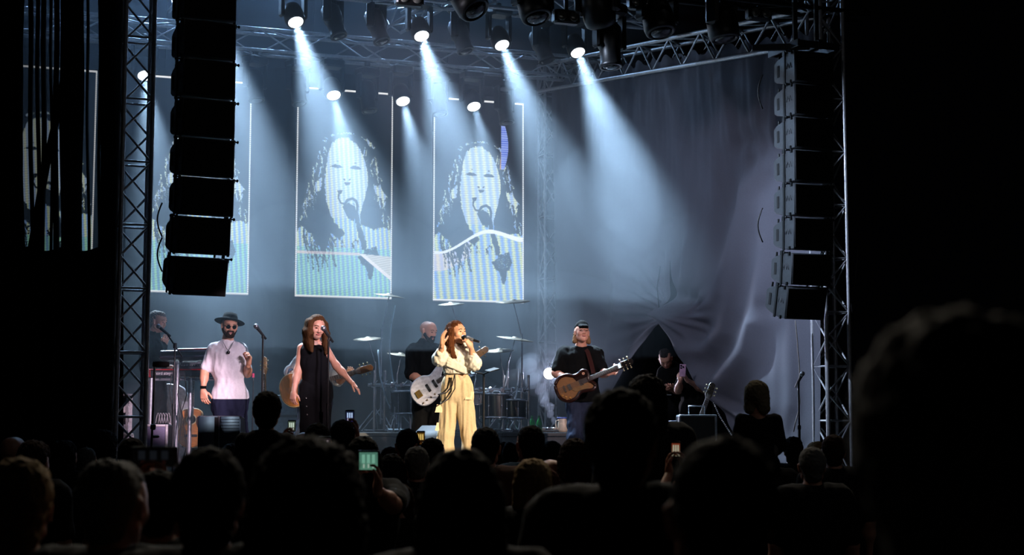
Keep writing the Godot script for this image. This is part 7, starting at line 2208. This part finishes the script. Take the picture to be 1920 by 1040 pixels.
func build_crowd() -> void:
	var dark := Color(0.06, 0.045, 0.04)
	var brown := Color(0.16, 0.10, 0.07)
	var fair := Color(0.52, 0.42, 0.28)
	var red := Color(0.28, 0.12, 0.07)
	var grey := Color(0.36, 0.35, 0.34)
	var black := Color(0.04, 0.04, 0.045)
	# px of the head, py of its crown, its width in px, hair, hair colour, top colour, label
	var list := [
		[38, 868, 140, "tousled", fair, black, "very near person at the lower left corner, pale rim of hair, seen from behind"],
		[24, 813, 44, "bald", dark, black, "bald person at the left edge, above the near fair-rimmed head"],
		[64, 829, 60, "tousled", brown, black, "person with ruffled short hair at left, just above the near fair-rimmed head"],
		[120, 826, 52, "long", dark, black, "person with long dark hair left of the near round head at lower left"],
		[163, 838, 40, "short", grey, black, "short-haired person just left of and above the near round head, lower left"],
		[195, 811, 46, "curly", dark, black, "curly-haired person below the foot of the left truss tower"],
		[249, 820, 54, "short", dark, black, "round dark head right of the left truss tower foot, below the amplifier"],
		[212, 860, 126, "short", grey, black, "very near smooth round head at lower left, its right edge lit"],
		[382, 837, 40, "short", dark, black, "small dark head below the floor monitor's left half"],
		[433, 832, 38, "bob", brown, black, "small head with bobbed hair below the floor monitor's right half"],
		[392, 850, 150, "tousled", dark, black, "very near ruffled head below the floor monitor, blurred"],
		[466, 836, 46, "tousled", red, black, "reddish-haired head just left of the child in a hooded top"],
		[584, 845, 235, "curly", dark, black, "very near mass of bushy dark hair at bottom, left of centre"],
		[569, 805, 38, "bald", fair, black, "pale bald head peeking out left of the dark head under the woman in black"],
		[594, 792, 48, "short", dark, black, "dark round head at the feet of the woman in black"],
		[733, 837, 42, "short", brown, black, "small low head between the long-haired filmer and the riser front"],
		[764, 803, 44, "short", dark, black, "short-haired person with visible ear, left of the golden-lit phone"],
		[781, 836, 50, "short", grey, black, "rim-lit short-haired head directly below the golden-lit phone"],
		[812, 820, 46, "short", dark, black, "dark head touching the left trouser leg of the singer"],
		[735, 851, 60, "long", dark, black, "long-haired head right of the wide greenish phone screen"],
		[752, 908, 64, "bob", brown, black, "low brownish head at bottom centre, left of the near smooth dark head"],
		[866, 843, 168, "long", dark, black, "very near head with long hair below the singer, at bottom centre"],
		[911, 800, 54, "short", dark, Color(0.30, 0.20, 0.16), "dark head right of the singer's trousers, brownish top"],
		[942, 828, 32, "short", brown, black, "tiny head right of the dark head beside the singer's trousers"],
		[960, 830, 38, "bun", dark, black, "small head with hair bun left of the person in a blue top"],
		[994, 797, 50, "short", dark, Color(0.08, 0.17, 0.24), "tall dark head before the green bottles, blue top"],
		[1035, 827, 48, "bob", dark, black, "bobbed dark head right of the person in a blue top"],
		[1077, 822, 64, "long", brown, black, "long brown hair with lit parting, left of the big dark ruffled head"],
		[1034, 855, 50, "bald", fair, black, "pale crown behind the light-haired head, right of the blue top"],
		[1000, 861, 84, "bob", fair, black, "light-haired bobbed head below the person in a blue top"],
		[1022, 878, 66, "long", red, black, "reddish long-haired head in front of the light-haired bob"],
		[1166, 740, 134, "tousled", dark, black, "big tall near head with ruffled hair, right of centre, below the right guitarist"],
		[1211, 703, 66, "long", dark, black, "tall woman with long smooth hair, standing high beside the big ruffled head"],
		[1352, 818, 205, "short", dark, black, "very near broad dark head at bottom, under the black case"],
		[1487, 821, 40, "tousled", dark, black, "small ruffled head below the empty microphone stand"],
		[1522, 837, 54, "short", grey, black, "cropped head with lit left edge near the right truss tower foot"],
		[1531, 828, 34, "bob", fair, black, "small fair head at the foot of the right truss tower"],
		[1562, 814, 46, "short", brown, black, "short-haired head directly right of the right truss tower foot"],
		[1800, 618, 400, "tousled", grey, black, "huge blurred head of the nearest person at the right edge, rim faintly lit"],
	]
	for u in list:
		var wide: float = {"bald": 0.158, "short": 0.168, "tousled": 0.19, "curly": 0.26, "long": 0.20, "bob": 0.20, "bun": 0.168, "hood": 0.2}[u[3]]
		var dist := minf(wide * FOCAL / u[2], 13.9)
		var o := crowd_person(u[3], u[6])
		stand_in_crowd(o, u[0], u[1], dist, fmod(u[0] * 7.0, 40.0) - 20.0)
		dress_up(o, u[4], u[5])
	# people holding up phones
	var blue := [Color(0.10, 0.14, 0.22), Color(0.12, 0.10, 0.25), Color(0.75, 0.85, 1.0), Color(0.9, 0.85, 0.9)]
	var gold := [Color(0.35, 0.25, 0.08), Color(0.25, 0.15, 0.05), Color(0.95, 0.80, 0.45), Color(1.0, 0.9, 0.6)]
	var green := [Color(0.35, 0.55, 0.48), Color(0.40, 0.62, 0.52), Color(0.55, 0.80, 0.70), Color(0.75, 0.85, 0.78)]
	var rose := [Color(0.14, 0.11, 0.14), Color(0.30, 0.14, 0.14), Color(0.80, 0.74, 0.78), Color(1.0, 0.8, 0.7)]
	var violet := [Color(0.20, 0.12, 0.35), Color(0.25, 0.15, 0.40), Color(0.60, 0.50, 0.95), Color(0.8, 0.7, 1.0)]
	var ph := phone_thing("upright phone with blue picture, held above the head under the woman's outstretched hand", 656, 780, 17, 24, 11.3, blue)
	phone_holder("person with full dark hair holding a phone high under the woman's outstretched hand", "short", 643, 786, 11.7 * 0.93, ph, dark, black, false)
	ph = phone_thing("upright phone with rosy picture of figures, below the woman in black", 609, 833, 24, 31, 8.6, rose)
	phone_holder("person whose raised phone shows a rosy picture, hidden by bushy hair", "long", 612, 862, 8.2, ph, dark, black)
	ph = phone_thing("wide greenish phone screen held across, below the drum riser", 691, 863, 40, 38, 7.8, green, 0.55)
	phone_holder("long-haired person holding the wide greenish phone", "long", 682, 819, 8.35, ph, dark, black)
	ph = phone_thing("upright phone with golden picture left of the singer's trousers", 789, 821, 16, 27, 11.2, gold)
	phone_holder("person behind the golden-lit phone, low between two heads", "short", 790, 846, 10.8, ph, dark, black)
	ph = phone_thing("phone with bright picture beside the child in a hooded top", 547, 798, 15, 22, 10.4, [Color(0.3, 0.36, 0.3), Color(0.2, 0.22, 0.2), Color(0.85, 0.92, 0.85), Color(0.9, 0.9, 0.85)])
	phone_holder("person right of the carried child, one arm raised with a phone", "short", 540, 838, 10.1, ph, dark, black, false)
	ph = phone_thing("wide dark phone held across at lower left, small bright patch on it", 288, 856, 92, 38, 5.2, [Color(0.01, 0.01, 0.012), Color(0.02, 0.02, 0.02), Color(0.10, 0.11, 0.13), Color(0.12, 0.05, 0.04)], 0.5)
	phone_holder("person holding the wide dark phone at lower left", "short", 300, 880, 4.8, ph, dark, black)
	ph = phone_thing("small violet phone screen right of the tall long-haired woman", 1265, 817, 11, 13, 10.6, violet)
	phone_holder("person with raised arm and violet-lit phone right of the tall woman", "tousled", 1283, 836, 10.3, ph, dark, black, false)
	ph = phone_thing("upright phone with pale picture and red mark, right of the tall woman", 1267, 842, 18, 30, 8.6, [Color(0.5, 0.2, 0.12), Color(0.5, 0.5, 0.42), Color(0.75, 0.75, 0.65), Color(0.9, 0.88, 0.8)], 0.6)
	phone_holder("person holding the pale-pictured phone, hidden by the broad near head", "short", 1290, 868, 8.2, ph, dark, black)
	# children carried on shoulders
	child_on_shoulders("child with short hair and hooded dark top sitting high on shoulders, left of centre", 500, 733, 9.4, 502, "adult carrying the child in a hooded top", "short", dark, Color(0.05, 0.05, 0.06), 1.0, 12.0)
	child_on_shoulders("fair bob-haired child sitting on shoulders before the grey curtain", 1421, 714, 11.4, 1440, "adult carrying the fair-haired child", "bob", Color(0.46, 0.42, 0.34), Color(0.06, 0.06, 0.07), 0.95, -25.0)
